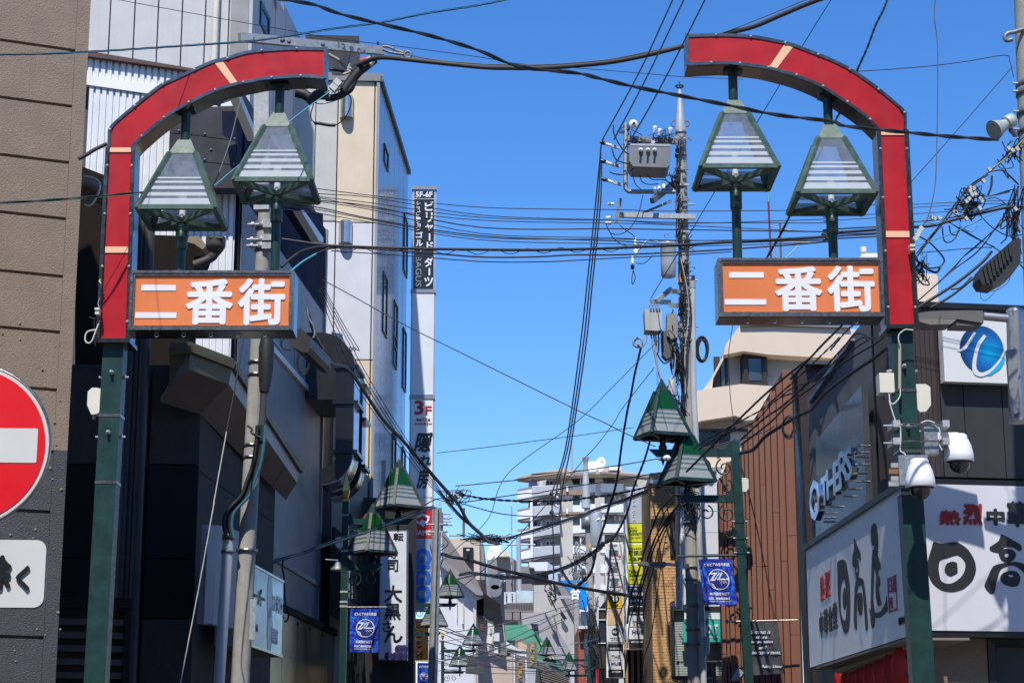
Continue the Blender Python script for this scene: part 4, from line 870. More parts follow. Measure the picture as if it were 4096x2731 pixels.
# ================================================================ lamp posts with green lanterns
gpane = glassy('green_glass', (.008, .10, .022), .93, .1, .05); wfrost = glassy('milky_band', (.46, .50, .49), .85, .3, .1)
wpane = glassy('pale_lantern_glass', (.3, .36, .38), .6, .1, .2)
sea = glassy
def scroll(mb, c, ex, s, w=.011):
    def S(cx, cz, r0, t0, t1, n=18):
        return [c+ex*(cx+(r0*(1-.75*k/n))*math.cos(t0+(t1-t0)*k/n))*s+Vector((0, 0, 1))*(cz+(r0*(1-.75*k/n))*math.sin(t0+(t1-t0)*k/n))*s for k in range(n+1)]
    mb.tube(S(.15, -.13, .12, 1.2, -7), w, 5); mb.tube(S(.42, -.12, .1, 1.8, 9), w, 5); mb.tube(S(.13, -.38, .09, 1.8, 9), w, 5)
def lamp_post(label, top, bot, Y, sd, arms, finial, jb=None, r=.052, old=0, rot=R(38), lab2=None, grp='green lamp posts along the lane', h=.79, wb=.28):
    a, b = P(*top, Y), P(*bot, Y); b = a.lerp(b, a.z/(a.z-b.z)); t = thing('lamp_post', label, 'street lamp', b, grp)
    fr_ = greenr if old else green; part('shaft', MB().bar(a, b, r*2, r*2, up=(0, 1, 0)), green, t)
    ex = Vector((sd, 0, 0))
    if finial:
        f = part('finial', MB().frustum(a, r*.95, 0, r*.95, .04), gold, t)
        part('finial_leaf', MB().lathe(a+Vector((0,0,.04)), [(r*.3, 0), (r*1.3, r*2.3), (r*1.6, r*3), (r*1.1, r*5), (.001, r*8)], 4, (0,0,1), False), gold, t)
    for (v, L, lx, lw) in arms:
        c = at_v(a, b, v, Y); k_ = h/.79; part('arm', MB().bar(c, c+ex*L, .075*k_, .095*k_), green, t)
        tp = MB(); tp.prism([c+ex*L+Vector((0,-.0375,-.0475))*k_, c+ex*L+Vector((0,-.0375,.0475))*k_, c+ex*(L+.1*k_)+Vector((0,-.0375,.05))*k_], (0, .075*k_, 0)); part('arm_tip', tp, green, t)
        o = c+ex*lx; base = o.z+.0475*k_
        part('neck', MB().lathe(Vector((o.x, o.y, base)), [(.055*k_, 0), (.055*k_, .05*k_), (.04*k_, .06*k_), (.04*k_, .28*k_)], 14), green, t)
        lantern(t, Vector((o.x, o.y, base+.16*k_+h)), h=h, wb=wb, wt=.06*k_, rot=rot, frame=fr_, glass=wpane, frost=wfrost, upper=gpane, bar=.045*k_, apex=True)
        part('drop', MB().lathe(Vector((o.x, o.y, base-.22*k_)), [(.001, 0), (.04*k_, .09*k_), (.03*k_, .12*k_)], 4), green, t)
        m = MB(); scroll(m, c+Vector((0,0,-.06)), ex, h/.79, .011*h/.79); part('scroll', m, green, t, kind='stuff')
        part('bracket', MB().prism([c+Vector((0,-.02,.0475)), c+ex*.16*k_+Vector((0,-.02,.0475)), c+Vector((0,-.02,.2*k_))], (0, .04, 0)), green, t)
    return t, a, b
banner_m = None
def banner_mat():
    m = bpy.data.materials.new('banner_cloth'); m.use_nodes = True; t = m.node_tree; N, L = t.nodes, t.links; b = N['Principled BSDF']; b.inputs['Roughness'].default_value = .4
    g = N.new('ShaderNodeNewGeometry'); n = N.new('ShaderNodeTexNoise'); n.inputs['Scale'].default_value = 6; n.inputs['Detail'].default_value = 8; n.inputs['Distortion'].default_value = 2.5; L.new(g.outputs['Position'], n.inputs['Vector'])
    r = N.new('ShaderNodeValToRGB'); L.new(n.outputs[0], r.inputs[0]); e = r.color_ramp.elements; e[0].position = .35; e[0].color = (.008, .008, .12, 1); e[1].position = .75; e[1].color = (.03, .22, .75, 1)
    x = e.new(.52); x.color = (.01, .03, .35, 1); L.new(r.outputs[0], b.inputs['Base Color']); return m
bm_ = banner_mat()
def banner(label, pl, u0, v0, u1, v1, skew=0, group='blue football banners'):
    a0, z0, a1, z1 = pl.rect(u0, v0, u1, v1); W_, H_ = a1-a0, z1-z0
    t = thing('street_banner', label, 'banner', pl.w((a0+a1)/2, z0), group); nx, nz = 16, 24; vs = []
    def wv(x, z): return .012*math.sin(x*7+z*5)+.01*math.sin(z*11+x*3)*(1-z)
    def pt(x, z, o=0): return pl.w(a0+W_*x+skew*(1-z)*W_, z0+H_*z-skew*.25*(1-z)*(1-x)*0, wv(x, z)+o)
    for o in (0, -.003):
        for j in range(nz+1):
            for i in range(nx+1): vs.append(pt(i/nx, j/nz, o))
    n1 = (nx+1)*(nz+1); fs = []
    for j in range(nz):
        for i in range(nx):
            q = j*(nx+1)+i; fs += [(q, q+1, q+nx+2, q+nx+1), (n1+q+nx+1, n1+q+nx+2, n1+q+1, n1+q)]
    part('cloth', MB().add(vs, fs, True), bm_, t)
    def txt(s, x0, zb, x1, zt3, bold, m):
        V, F = glyphs(s); xs = [p[0] for p in V]; ys = [p[1] for p in V]; X0, X1, Y0, Y1_ = min(xs), max(xs), min(ys), max(ys); mb = MB()
        for k, (dx, dy) in enumerate([(0, 0), (bold, 0), (-bold, 0), (0, bold), (0, -bold)]):
            mb.add([pt(x0+(p[0]+dx-X0)/(X1-X0)*(x1-x0), zb+(p[1]+dy-Y0)/(Y1_-Y0)*(zt3-zb), .006+.0003*k+(.001 if p[2] > 0 else -.004)) for p in V], F)
        part('lettering', mb, m, t)
    txt('ゼルビアのまち町田', .14, .84, .9, .91, .03, whitel); txt('FC町田ゼルビア', .22, .21, .8, .275, .03, whitel); txt('町田二番街商店会は', .17, .115, .8, .165, .02, whitel); txt('FC町田ゼルビアを応援しています', .17, .06, .82, .09, .01, whitel)
    def circ(r, n=28, cx=.53, cz=.55): return [(cx+r*math.cos(2*math.pi*k/n), cz+r*W_/H_*math.sin(2*math.pi*k/n)) for k in range(n)]
    def pp(pts, m, o, nm): part(nm, MB().prism([pt(x, z, o) for x, z in pts], -pl.n*.003), m, t)
    pp(circ(.315), whitel, .008, 'emblem_ring'); pp(circ(.29), M('emblem_blue', (.02, .03, .2), .4), .010, 'emblem_disc')
    q = lambda L: [(.53+x*.29, .55+y*.29*W_/H_) for x, y in L]
    pp(q([(-.16,.1),(.16,.1),(.16,.95),(-.16,.95)]), M('emblem_sky', (.03, .2, .6), .4), .011, 'emblem_bar')
    for s_ in ([(-.75,.7),(-.05,.7),(-.6,.05),(-.42,.05),(.12,.7),(.3,.7),(-.42,-.12),(-.95,-.12),(-.4,.55),(-.8,.55)], [(.35,.7),(.5,.7),(.12,.12),(.95,.12),(.93,-.05),(-.2,-.05)]): pp(q(s_), whitel, .0125, 'emblem_stroke')
    txt('ZELVIA', .3, .465, .77, .515, .03, M('emblem_silver', (.45, .45, .4), .4)); txt('SINCE 1989', .44, .43, .62, .445, .01, whitel)
    m = MB()
    for x, z in ((.04,.97),(.5,.97),(.96,.97),(.04,.65),(.96,.65),(.04,.03),(.96,.03)): m.lathe(pt(x, z, .004), [(.012, 0), (.008, .004)], 8, pl.n)
    part('rivets', m, chromed, t)
    return t, pt
L1, a_, b_ = lamp_post('green lamp post with gold finial and two rusty lanterns beside the white sushi sign', ZH(1082, 0), ZH(1052, 1568), 30, 1, [(ZH(0,125)[1], 0.97, .82, 1), (ZH(0,530)[1], .50, .42, 1)], False, old=1, r=.052)
# its finial
tpf = at_v(a_, b_, ZF(0, 1568)[1], 30)
af = P(*Y3(1480, 200), 30); part('shaft_extension', MB().bar(a_, af, .1, .1, up=(0, 1, 0)), green, L1); part('finial', MB().frustum(af, .052, 0, .052, .035), gold, L1)
part('finial_leaf', MB().lathe(af+Vector((0,0,.04)), [(.012, 0), (.05, .03), (.075, .13), (.05, .24), (.001, .42)], 4, (0,0,1), False), gold, L1)
for i, y in enumerate((75, 395, 760, 850, 890)):
    c = at_v(a_, b_, ZH(0, y)[1], 30); part('band_clamp', MB().frustum(c, .058, 0, .058, .03), galv, L1)
FBn = front(29.85, 4, 1450, 2500)
banner('blue football banner hanging from the lamp post in front of the white sushi sign', FBn, *ZH(1118, 900), *ZH(1378, 1292))
ho = P(*ZH(1095, 888), 29.9); part('banner_rod', MB().tube([ho, P(*ZH(1490, 886), 30.0)], .012, 8), chromed, L1)
jbox(*ZH(988, 258), *ZH(1050, 362), 29.9, 'cream box strapped on the lamp post with the rusty lanterns', None, -1)
def street_lamp(label, c, d, ext=0):
    t = thing('wall_lamp', label, 'lamp', c); dn = Vector(d).normalized()
    part('hood', MB().lathe(c, [(.03, .1), (.04, .09), (.055, .05), (.11, .0), (.112, -.03)], 18, (0, 0, 1)), galvd, t); part('lens', MB().lathe(c-Vector((0,0,.05)), [(.03, 0), (.07, .02), (.1, .03)], 16), M('lamp_lens', (.5, .5, .4), .2), t)
    part('arm', MB().tube([c+Vector((0,0,.09)), c+Vector((0,0,.13)), c+dn*.2+Vector((0,0,.14))], .012, 8), galvd, t)
street_lamp('round hooded wall lamp left of the lamp post with rusty lanterns', P(*ZH(1010, 540), 31), (-1, 0, 0))
street_lamp('lit hooded lamp between the lamp post and the sushi sign', P(*ZH(1235, 700), 34), (-1, 0, 0))
L2, a2, b2 = lamp_post('second lamp post down the left side with gold finial beside the orange sign', ZH(1692, 755), ZH(1692, 1568), 37.6, 1, [(ZH(0,868)[1], .78, .70, 1), (ZH(0,1130)[1], .46, .38, 1)], True, old=1, r=.037, h=.55, wb=.195)
banner('partly hidden blue football banner on the second left lamp post', front(37.5, 4, 1700, 2650), *ZH(1722, 1385), *ZH(1835, 1568+90))
part('banner_rod', MB().tube([P(*ZH(1680, 1372), 37.55), P(*ZH(1965, 1366), 37.6)], .010, 8), chromed, L2)
L3, a3_, b3_ = lamp_post('third shaded lamp post on the left with dark lanterns before the white gabled building', ZH(1950, 1200), ZH(1950, 1568), 50, 1, [(ZH(0,1278)[1], .82, .785, 1), (ZH(0,1470)[1], .51, .44, 1)], True, r=.04, h=.56, wb=.2)
L4, a4_, b4_ = lamp_post('nearest right lamp post with two green lanterns hung toward the lane', ZM(1432, 935), (2996, 2731), 25, -1, [(ZM(0,1035)[1], 1.03, .95, 1), (ZM(0,1445)[1], .70, .66, 1)], False, r=.056, rot=R(20), grp=None)
L4['group'] = 'green lamp posts along the lane'
L5, a5_, b5_ = lamp_post('far right lamp post, distant, with small green lanterns by the dark pole', ZQ(1690, 1300), ZQ(1700, 1568), 48, -1, [(ZQ(0,1362)[1], 1.1, 1.03, 1), (ZQ(0,1500)[1], .56, .5, 1)], False, r=.03, rot=R(20), h=.46, wb=.165)
for y in (135, 285, 415):
    c = at_v(a4_, b4_, ZO(0, y)[1], 25); bm = MB().frustum(c, .064, 0, .064, .04 if y < 400 else .12); part('band_clamp', bm, green, L4)
    for s in (-1, 1): part('bolt', MB().tube([c+Vector((s*.05,-.02,.02)), c+Vector((s*.1,-.02,.02))], .01, 6), galv, L4)
part('banner_rod', MB().tube([P(*ZO(920, 432), 25), P(*ZO(1455, 424), 25)], .016, 8), green, L4)
banner('blue football banner hanging from the nearest right lamp post before the white wall panels', front(24.9, -4, 2860, 2320), *ZO(1110, 455), *ZO(1410, 868), .14)
jbox(*ZM(1490, 1255), *ZM(1556, 1380), 25.05, 'cream box strapped on the nearest right lamp post', None, 1)
# ================================================================ sushi sign etc.
YW = 33.2; FX = front(YW, 3, 1570, 2300)
su = thing('vertical_sign', 'white vertical sushi restaurant sign with black brush characters left of the blue and red sign', 'sign', FX.hit(1570, 2640))
part('casing', MB().prism([P(*ZH(*p), YW) for p in ((1392,195),(1637,192),(1632,1365),(1372,1360))], (.0, .3, 0)), chromed, su)
part('face', MB().prism([P(*ZH(*p), YW-.012) for p in ((1402,210),(1626,207),(1622,1348),(1382,1345))], (.0, .012, 0)), M('sushi_sign_white', (.66, .68, .72), .3, var=.03, streak=.15, dirt=(.5, .5, .52)), su)
FX2 = front(YW-.012, 0, 1570, 2300); mt = MB()
for chh, q in (('転', (1508,222,1600,292)), ('寿', (1452,372,1550,450)), ('司', (1455,462,1552,568)), ('大', (1425,690,1588,845)), ('黒', (1428,855,1575,1000)), ('さ', (1410,1010,1490,1110)), ('ん', (1425,1050,1592,1205))): tz(FX2, mt, chh, ZH, *q, .018)
part('lettering', mt, blackp, su)
m = MB()
for cx_, cy_ in ((1560,1262),(1470,1325),(1535,1325),(1598,1325),(1600,1262)):
    for r in (34, 22, 10): m.tube([P(*ZH(cx_+r*math.cos(a), cy_+r*math.sin(a)), YW-.02) for a in [k*math.pi/7 for k in range(15)]], .012, 4, False)
part('wave_pattern', m, M('navy_print', (.02, .02, .12), .5), su, kind='stuff')
# mirror panels and window grille between
mp_ = thing('mirror_shopfront', 'rippled mirror panels beside the lamp post under the blue banner', 'shopfront', P(1460, 2731, 33)); FM = side(*ZH(1085, 1300), 31.5, .06)
for k, (x0, x1) in enumerate(((1088, 1140), (1143, 1240), (1243, 1330))):
    a0, z0, a1, z1 = FM.rect(*ZH(x0, 1290 if k else 900), *ZH(x1, 1568)); part('panel', MB().box(FM, a0, z0-.6, a1, z1, .05), M('rippled_mirror', (.5, .52, .56), .06, 1, bump=.5, bs=3, wave=1, dist=.05), mp_)
gr = thing('window_grille', 'black barred window grille between the ducts and the sushi sign', 'grille', P(*ZH(1230, 900), 33.5)); FGp = side(*ZH(1140, 600), 33, .05)
a0, z0, a1, z1 = FGp.rect(*ZH(1120, 430), *ZH(1330, 880))
for k in range(9): part('bar', MB().box(FGp, a0+(a1-a0)*k/8-.012, z0, a0+(a1-a0)*k/8+.012, z1, .02), galvd, gr)
for f in (0, .5, 1): part('rail', MB().box(FGp, a0, z0+(z1-z0)*f-.015, a1, z0+(z1-z0)*f+.015, .03, .005), galvd, gr)
part('recess', MB().box(FGp, a0-.2, z0-.3, a1+.3, z1+.3, .05, -.25), blackp, gr)
# dark wall closing the view under the sushi sign
dw = MB(); FDW = front(33.7, 3, 1500, 2400); dw.rect(FDW, 1440, 1990, 1660, 3400, .5); solo('dark_shop_wall', dw, blkb, 'dark clad shop wall behind the white sushi sign', 'building')
# orange arcade sign
FO = front(42, 2, 1690, 2550)
og = thing('vertical_sign', 'orange sign with red letters between the sushi sign and the galvanised pole', 'sign', FO.hit(1690, 2640))
part('casing', MB().rect(FO, *ZH(1702, 990), *ZH(1822, 1368), .3, -.012), M('orange_casing', (.6, .2, .02), .4), og); part('face', MB().rect(FO, *ZH(1708, 996), *ZH(1816, 1362), .01, 0), M('orange_face', (.85, .33, .03), .35), og)
mt = MB()
for k, chh in enumerate('SUSM'): tz(FO, mt, chh, ZH, 1712, 1005+k*90, 1770, 1075+k*90, .05)
part('lettering', mt, M('sign_red'), og)
# galvanised strap pole, left of centre
gp_, ga, gb = utility_pole('slim galvanised steel pole with a bundle of wires left of centre', ZH(1905, 0), ZH(1860, 1568), 36, .077, .104, M('zinc_pole', (.38, .38, .37), .45, .35, var=.1, scale=8, streak=.4, rust=.05), 'pole')
for y in range(60, 1560, 85):
    c = at_v(ga, gb, ZH(0, y)[1], 36); part('slot_strap', MB().box(Plane((c.x+.02, c.y-.115), (1, 0)), -.006, c.z-.09, .012, c.z+.09, .012), blackp, gp_)
for y in (218, 150): c = at_v(ga, gb, ZH(0, y)[1], 36); part('step_bolt', MB().tube([c+Vector((-.2,-.05,0)), c+Vector((.2,-.05,0))], .015, 6), galv, gp_)
# ================================================================ corner restaurant building, right
rdark = M('charcoal_panel', (.030, .030, .033), .55, var=.12, streak=.15, dirt=(.05, .05, .05)); rbrown = M('dark_brown_ribs', (.045, .034, .032), .5, var=.1)
lnavy = M('blue_grey_ribs', (.075, .08, .095), .42, .1, var=.1); signw = M('restaurant_sign_white', (.62, .62, .66), .3, var=.02, streak=.06, dirt=(.5, .5, .53)); redb = M('brush_red', (.38, .01, .01), .5); brushk = M('brush_black', (.018, .018, .018), .5)
FR = front(16.8, 9, 3640, 1800); SR = side(3640, 1800, 16.8, -.033, False); ar_ = SR.st(3640, 1800)[0]
rb = thing('restaurant_building', 'charcoal corner restaurant building behind the right green post', 'building', FR.w(0, 0))
ztr = FR.st(3700, 1232)[1]; fa = FR.st(3642, 1800)[0]; al0 = SR.st(3228, 2200)[0]
zs0 = FR.st(3800, 1925)[1]; zs1 = FR.st(3800, 2530)[1]
xx = [3642, 3690, 3735, 3765]
part('brown_cladding', MB().ribs(FR, [(fa, ztr), (FR.st(3765, 1700)[0], ztr)], [(fa, zs0+.04), (FR.st(3765, 1700)[0], zs0+.04)], .045, .008), rbrown, rb)
for u0, u1 in ((3766, 3858), (3858, 4012), (4012, 4200)):
    part('charcoal_panel', MB().box(FR, FR.st(u0, 1700)[0]+.004, zs0+.04, FR.st(u1, 1700)[0]-.004, ztr, .05, .01), rdark, rb)
part('parapet_cap', MB().box(FR, fa-.05, ztr, fa+6, ztr+.05, .5, .04), blackp, rb)
core = MB(); core.prism([FR.w(fa+.0, 0, -.07), FR.w(fa+6, 0, -.07), FR.w(fa+6, 0, -5), SR.w(al0, 0, -3), SR.w(al0, 0, -.06)], (0, 0, zs0-.0)); part('body', core, rdark, rb)
part('upper_body', MB().prism([SR.hit(3639, 1250)+Vector((.12,.3,0)), SR.hit(3639, 1900)+Vector((.12,.3,0)), SR.hit(3232, 1900)+Vector((.1,0,0)), SR.hit(3232, 1610)+Vector((.1,0,0)), SR.hit(3402, 1365)+Vector((.1,0,0)), SR.hit(3470, 1290)+Vector((.1,.0,0))], (3, .53, 0)), rdark, rb)
part('side_cladding', MB().ribs(SR, stl(SR, [(3232, 1595), (3402, 1350), (3470, 1270), (3492, 1262)]), [(SR.st(3232, 1600)[0], 0+zs0-.4), (SR.st(3492, 1500)[0], zs0-.4)], .04, .008), lnavy, rb)
part('side_cladding', MB().ribs(SR, stl(SR, [(3493, 1255), (3640, 1215)]), [(SR.st(3493, 1600)[0], zs0-.4), (SR.st(3640, 1500)[0], zs0-.4)], .04, .008), rbrown, rb)
part('verge_flashing', MB().poly(SR, [(3228, 1600), (3400, 1352), (3404, 1362), (3234, 1612)], .1, .05), M('blue_grey_flashing', (.18, .2, .26), .3, .3), rb)
# steel backing board and chrome letters
sbm = M('brushed_board', (.36, .37, .38), .22, .9, var=.05, streak=.1)
bo_ = thing('letter_board', 'brushed steel board carrying standing chrome letters above the slanting restaurant sign', 'sign', SR.hit(3350, 2000, .08))
part('board', MB().poly(SR, [ZN(430, 925), ZN(835, 425), ZN(885, 1500), (3262, 2300)], .06, .12), sbm, bo_)
LS = SR.shift(.38)
ltr = thing('chrome_lettering', 'row of standing chrome letters on the brushed steel board', 'lettering', LS.hit(3300, 2000))
N4 = Z(3150, 1700, 3.137)
for chh, (x0, y0, x1, y1_) in zip('OTHERS', ((310,615,440,1265),(455,590,545,1060),(525,470,640,960),(610,380,720,880),(680,250,800,780),(760,220,850,740))):
    mm = MB(); a0, z0, a1, z1 = LS.rect(*N4(x0, y0), *N4(x1, y1_)); z0, z1 = (z0+z1)/2-.27*(z1-z0)*1.5, (z0+z1)/2+.27*(z1-z0)*1.5
    mm.text(chh, LS, a0, z0, a1, z1, 0, .03, .03); part('letter', mm, M('mirror_chrome', (.75, .76, .78), .06, 1), ltr)
for x, y in ((460,1100),(450,1160),(445,1210),(540,1020),(700,890),(760,800),(860,705),(840,605),(850,490),(840,400),(845,340),(860,255)):
    h = LS.hit(*N4(x, y)); part('stud', MB().tube([h, h-SR.n*.13], .009, 6), chromed, ltr)
# long side sign, slanted by perspective
SG = SR.shift(.35)
s1 = thing('restaurant_sign', 'long white restaurant sign on the lane side with slanting black brush characters', 'sign', SG.hit(3400, 2400))
a0, a1 = SG.st(*ZP(358, 900))[0], SG.st(*ZP(1215, 600))[0]; z1 = SG.st(*ZP(780, 92))[1]; z0 = SG.st(*ZP(780, 1298))[1]
part('casing', MB().box(SG, a0-.03, z0-.02, a1+.03, z1+.04, .1, -.012), rdark, s1); part('face', MB().box(SG, a0, z0, a1, z1, .012, 0), signw, s1)
part('top_trim', MB().box(SG, a0-.05, z1, a1+.05, z1+.05, .14, .03), blackp, s1)
def closed(p, n=4):
    p = [Vector((x, y, 0)) for x, y in p]; k = len(p); out = []
    for i in range(k):
        p0, p1, p2, p3 = p[i-1], p[i], p[(i+1) % k], p[(i+2) % k]
        for j in range(n):
            t = j/n; q = .5*((2*p1)+(-p0+p2)*t+(2*p0-5*p1+4*p2-p3)*t*t+(-p0+3*p1-3*p2+p3)*t**3); q = p1.lerp(p2, t).lerp(q, .75); out.append((q.x, q.y))
    return out
def brush(parent, pl, Zf, polys, m, off=.004, nm='brush_stroke'):
    for p in polys:
        p = closed(p); part(nm, MB().poly(pl, [Zf(*q) for q in p], .004, off), m, parent)
def ringpoly(mb, pl, Zf, out, inn, off=.004):
    """ring between an outer and inner outline (same count)"""
    if len(out) != len(inn): k = min(len(out), len(inn)); out, inn = out[:k], inn[:k]
    out, inn = closed(out), closed(inn)
    O = [pl.hit(*Zf(*q))+pl.n*off for q in out]; I_ = [pl.hit(*Zf(*q))+pl.n*off for q in inn]; n = len(O)
    B_ = [p-pl.n*.004 for p in O+I_]
    mb.add(O+I_+B_, [(i, (i+1) % n, n+(i+1) % n, n+i) for i in range(n)]+[(i, 2*n+i, 2*n+(i+1) % n, (i+1) % n) for i in range(n)]+[(n+i, n+(i+1) % n, 3*n+(i+1) % n, 3*n+i) for i in range(n)])
m = MB(); ringpoly(m, SG, ZP, [(625,485),(675,460),(705,500),(730,640),(738,800),(735,1000),(722,1090),(700,1122),(672,1080),(645,950),(628,760),(625,600)], [(668,650),(684,640),(696,670),(700,730),(704,800),(706,900),(700,990),(685,1010),(668,980),(655,900),(652,800),(656,700)]); part('brush_character', m, brushk, s1)
brush(s1, SG, ZP, [[(683,710),(695,740),(699,800),(694,890),(682,910),(671,870),(668,790),(673,740)]], brushk)
brush(s1, SG, ZP, [[(768,275),(778,290),(795,330),(825,400),(828,440),(826,470),(800,445),(785,470),(770,532),(755,500),(755,430),(768,370)],
  [(795,628),(820,622),(850,640),(865,700),(880,850),(893,1060),(885,1095),(872,1080),(860,900),(845,720),(828,690),(800,720),(792,900),(795,1080),(780,1080),(768,1000),(770,850),(778,700)],
  [(800,780),(815,755),(835,760),(846,800),(845,900),(838,955),(818,955),(802,900)]], brushk)
m = MB(); ringpoly(m, SG, ZP, [(788,470),(802,460),(815,500),(818,560),(812,620),(798,640),(786,600),(780,530)], [(794,530),(800,522),(804,535),(805,555),(803,572),(798,575),(793,565),(791,548)]); part('brush_character', m, brushk, s1)
brush(s1, SG, ZP, [[(948,133),(965,150),(980,200),(986,300),(980,420),(965,445),(940,430),(950,345),(930,330),(918,250),(925,170)],
  [(935,375),(950,400),(948,500),(945,700),(942,800),(950,880),(955,1000),(945,1068),(930,1070),(918,1000),(920,800),(925,550)],
  [(950,460),(985,435),(1005,500),(1003,545),(985,570),(1000,640),(1003,680),(990,720),(1000,800),(1012,860),(985,875),(965,800),(962,700),(968,600),(945,520)],
  [(905,895),(925,930),(1000,930),(1050,850),(1057,785),(1068,880),(1060,930),(1000,980),(950,980),(920,970)]], brushk)
mt = MB(); tz(SG, mt, '熱', ZP, 474, 600, 512, 830, .03); tz(SG, mt, '烈', ZP, 518, 560, 562, 800, .03); part('lettering', mt, redb, s1)
mt = MB()
for i, chh in enumerate('中華食堂'): tz(SG, mt, chh, ZP, 466+40*i, 930-30*i, 500+42*i, 1165-28*i, .03)
tz(SG, mt, '町田中央', ZP, 1176, 968, 1236, 1045); part('lettering', mt, brushk, s1)
sq = SG.rect(*ZP(1078, 610), *ZP(1155, 930)); sealm = M('seal_red', (.42, .06, .12), .5)
for q in ((sq[0], sq[1], sq[2], sq[1]+.02), (sq[0], sq[3]-.02, sq[2], sq[3]), (sq[0], sq[1], sq[0]+.02, sq[3]), (sq[2]-.02, sq[1], sq[2], sq[3])): part('seal_frame', MB().box(SG, *q, .004, .005), sealm, s1)
mt = MB(); tz(SG, mt, '日', ZP, 1088, 640, 1115, 760, .01); tz(SG, mt, '高', ZP, 1120, 620, 1148, 760, .01); tz(SG, mt, '屋', ZP, 1090, 800, 1120, 900, .01); part('lettering', mt, sealm, s1)
# front sign
FRS = FR.shift(.3)
s2 = thing('restaurant_sign', 'white restaurant sign facing the crossing with big black brush character at right edge', 'sign', FRS.hit(3850, 2530))
a0 = FRS.st(*ZP(1400, 600))[0]; z1 = FRS.st(*ZN(1900, 1322))[1]; z0 = FRS.st(*ZP(1900, 1100))[1]
part('face', MB().box(FRS, a0-.25, z0, a0+5, z1, .012, 0), signw, s2); part('casing', MB().box(FRS, a0-.28, z0-.05, a0+5.05, z1+.05, .28, -.013), blackp, s2)
m = MB(); ringpoly(m, FRS, ZP, [(1485,300),(1550,318),(1690,305),(1790,370),(1850,470),(1862,560),(1830,650),(1750,725),(1650,752),(1550,735),(1470,670),(1432,580),(1430,480),(1465,360)], [(1560,460),(1600,450),(1690,422),(1740,450),(1768,500),(1762,560),(1735,610),(1690,650),(1640,675),(1590,675),(1550,650),(1535,600),(1528,540),(1535,480)]); part('brush_character', m, brushk, s2)
brush(s2, FRS, ZP, [[(1600,500),(1650,478),(1692,490),(1698,530),(1698,580),(1665,600),(1640,612),(1605,598),(1583,560)],
  [(2090,235),(2150,260),(2200,290),(2255,320),(2275,360),(2255,388),(2200,355),(2120,350),(2070,400),(2000,385),(1988,350),(2060,300),(2078,270)],
  [(2120,490),(2210,480),(2294,500),(2400,580),(2470,760),(2400,770),(2294,580),(2200,515),(2120,530),(2080,560),(2050,650),(2030,755),(1990,765),(1940,700),(1970,620),(2020,520)],
  [(2110,580),(2170,560),(2230,570),(2262,620),(2245,690),(2200,705),(2130,690),(2085,650),(2085,610)]], brushk)
m = MB(); ringpoly(m, FRS, ZP, [(2100,370),(2140,362),(2200,380),(2222,420),(2200,465),(2140,490),(2090,465),(2066,410)], [(2125,410),(2140,405),(2158,412),(2162,422),(2155,435),(2138,440),(2124,435),(2120,420)]); part('brush_character', m, brushk, s2)
brush(s2, FRS, ZP, [[(2150,598),(2175,600),(2195,602),(2190,618),(2165,615)]], signw, .006, 'brush_gap')
mt = MB(); tz(FRS, mt, '熱', ZP, 1530, 20, 1725, 155, .04, shear=.1); tz(FRS, mt, '熱', ZP, 1530, -40, 1725, 158, .04) if 0 else None
tz(FRS, mt, '烈', ZP, 1740, -40, 1920, 155, .045, shear=.1); part('lettering', mt, redb, s2)
mt = MB(); tz(FRS, mt, '中', ZP, 1955, 5, 2120, 158, .05); tz(FRS, mt, '華', ZP, 2140, -60, 2320, 172, .045); tz(FRS, mt, '食', ZP, 2340, -60, 2500, 172, .045); tz(FRS, mt, '屋', ZP, 2500, 235, 2850, 760, .05); part('lettering', mt, brushk, s2)
# wall under the signs
part('stucco_bay', MB().rect(FR, *ZP(1498, 1165), *ZP(1975, 1900), .1, .04), M('beige_stucco', (.22, .17, .12), .9, bump=.6, bs=60, grit=.2), rb)
part('stucco_bay', MB().rect(FR, *ZP(1500, 1170), *ZP(1608, 1900), .1, .075), M('beige_stucco'), rb)
part('sill_band', MB().rect(FR, *ZP(1475, 1128), *ZP(2500, 1165), .25, .12), M('grey_brown_sill', (.2, .17, .14), .6), rb)
part('shop_window', MB().rect(FR, *ZP(2060, 1250), *ZP(2600, 1900), .04, .0), wglass, rb); part('window_frame', MB().rect(FR, *ZP(1985, 1175), *ZP(2055, 1900), .1, .05), blackp, rb)
part('soffit', MB().prism([SG.w(a0*0+SG.st(*ZP(430, 1460))[0], SG.st(*ZP(780, 1310))[1]-.02, -.0), SG.w(SG.st(*ZP(1250, 1100))[0], SG.st(*ZP(780, 1310))[1]-.02, 0), SG.w(SG.st(*ZP(1250, 1100))[0], SG.st(*ZP(780, 1310))[1]-.02, -.5), SG.w(SG.st(*ZP(430, 1460))[0], SG.st(*ZP(780, 1310))[1]-.02, -.5)], (0, 0, .02)), M('grey_brown_sill'), rb)
part('beam', MB().poly(SR, [ZP(580, 1450), ZP(1262, 1210), ZP(1262, 1250), ZP(620, 1480)], .1, .2), M('beige_beam', (.3, .25, .18), .7), rb)
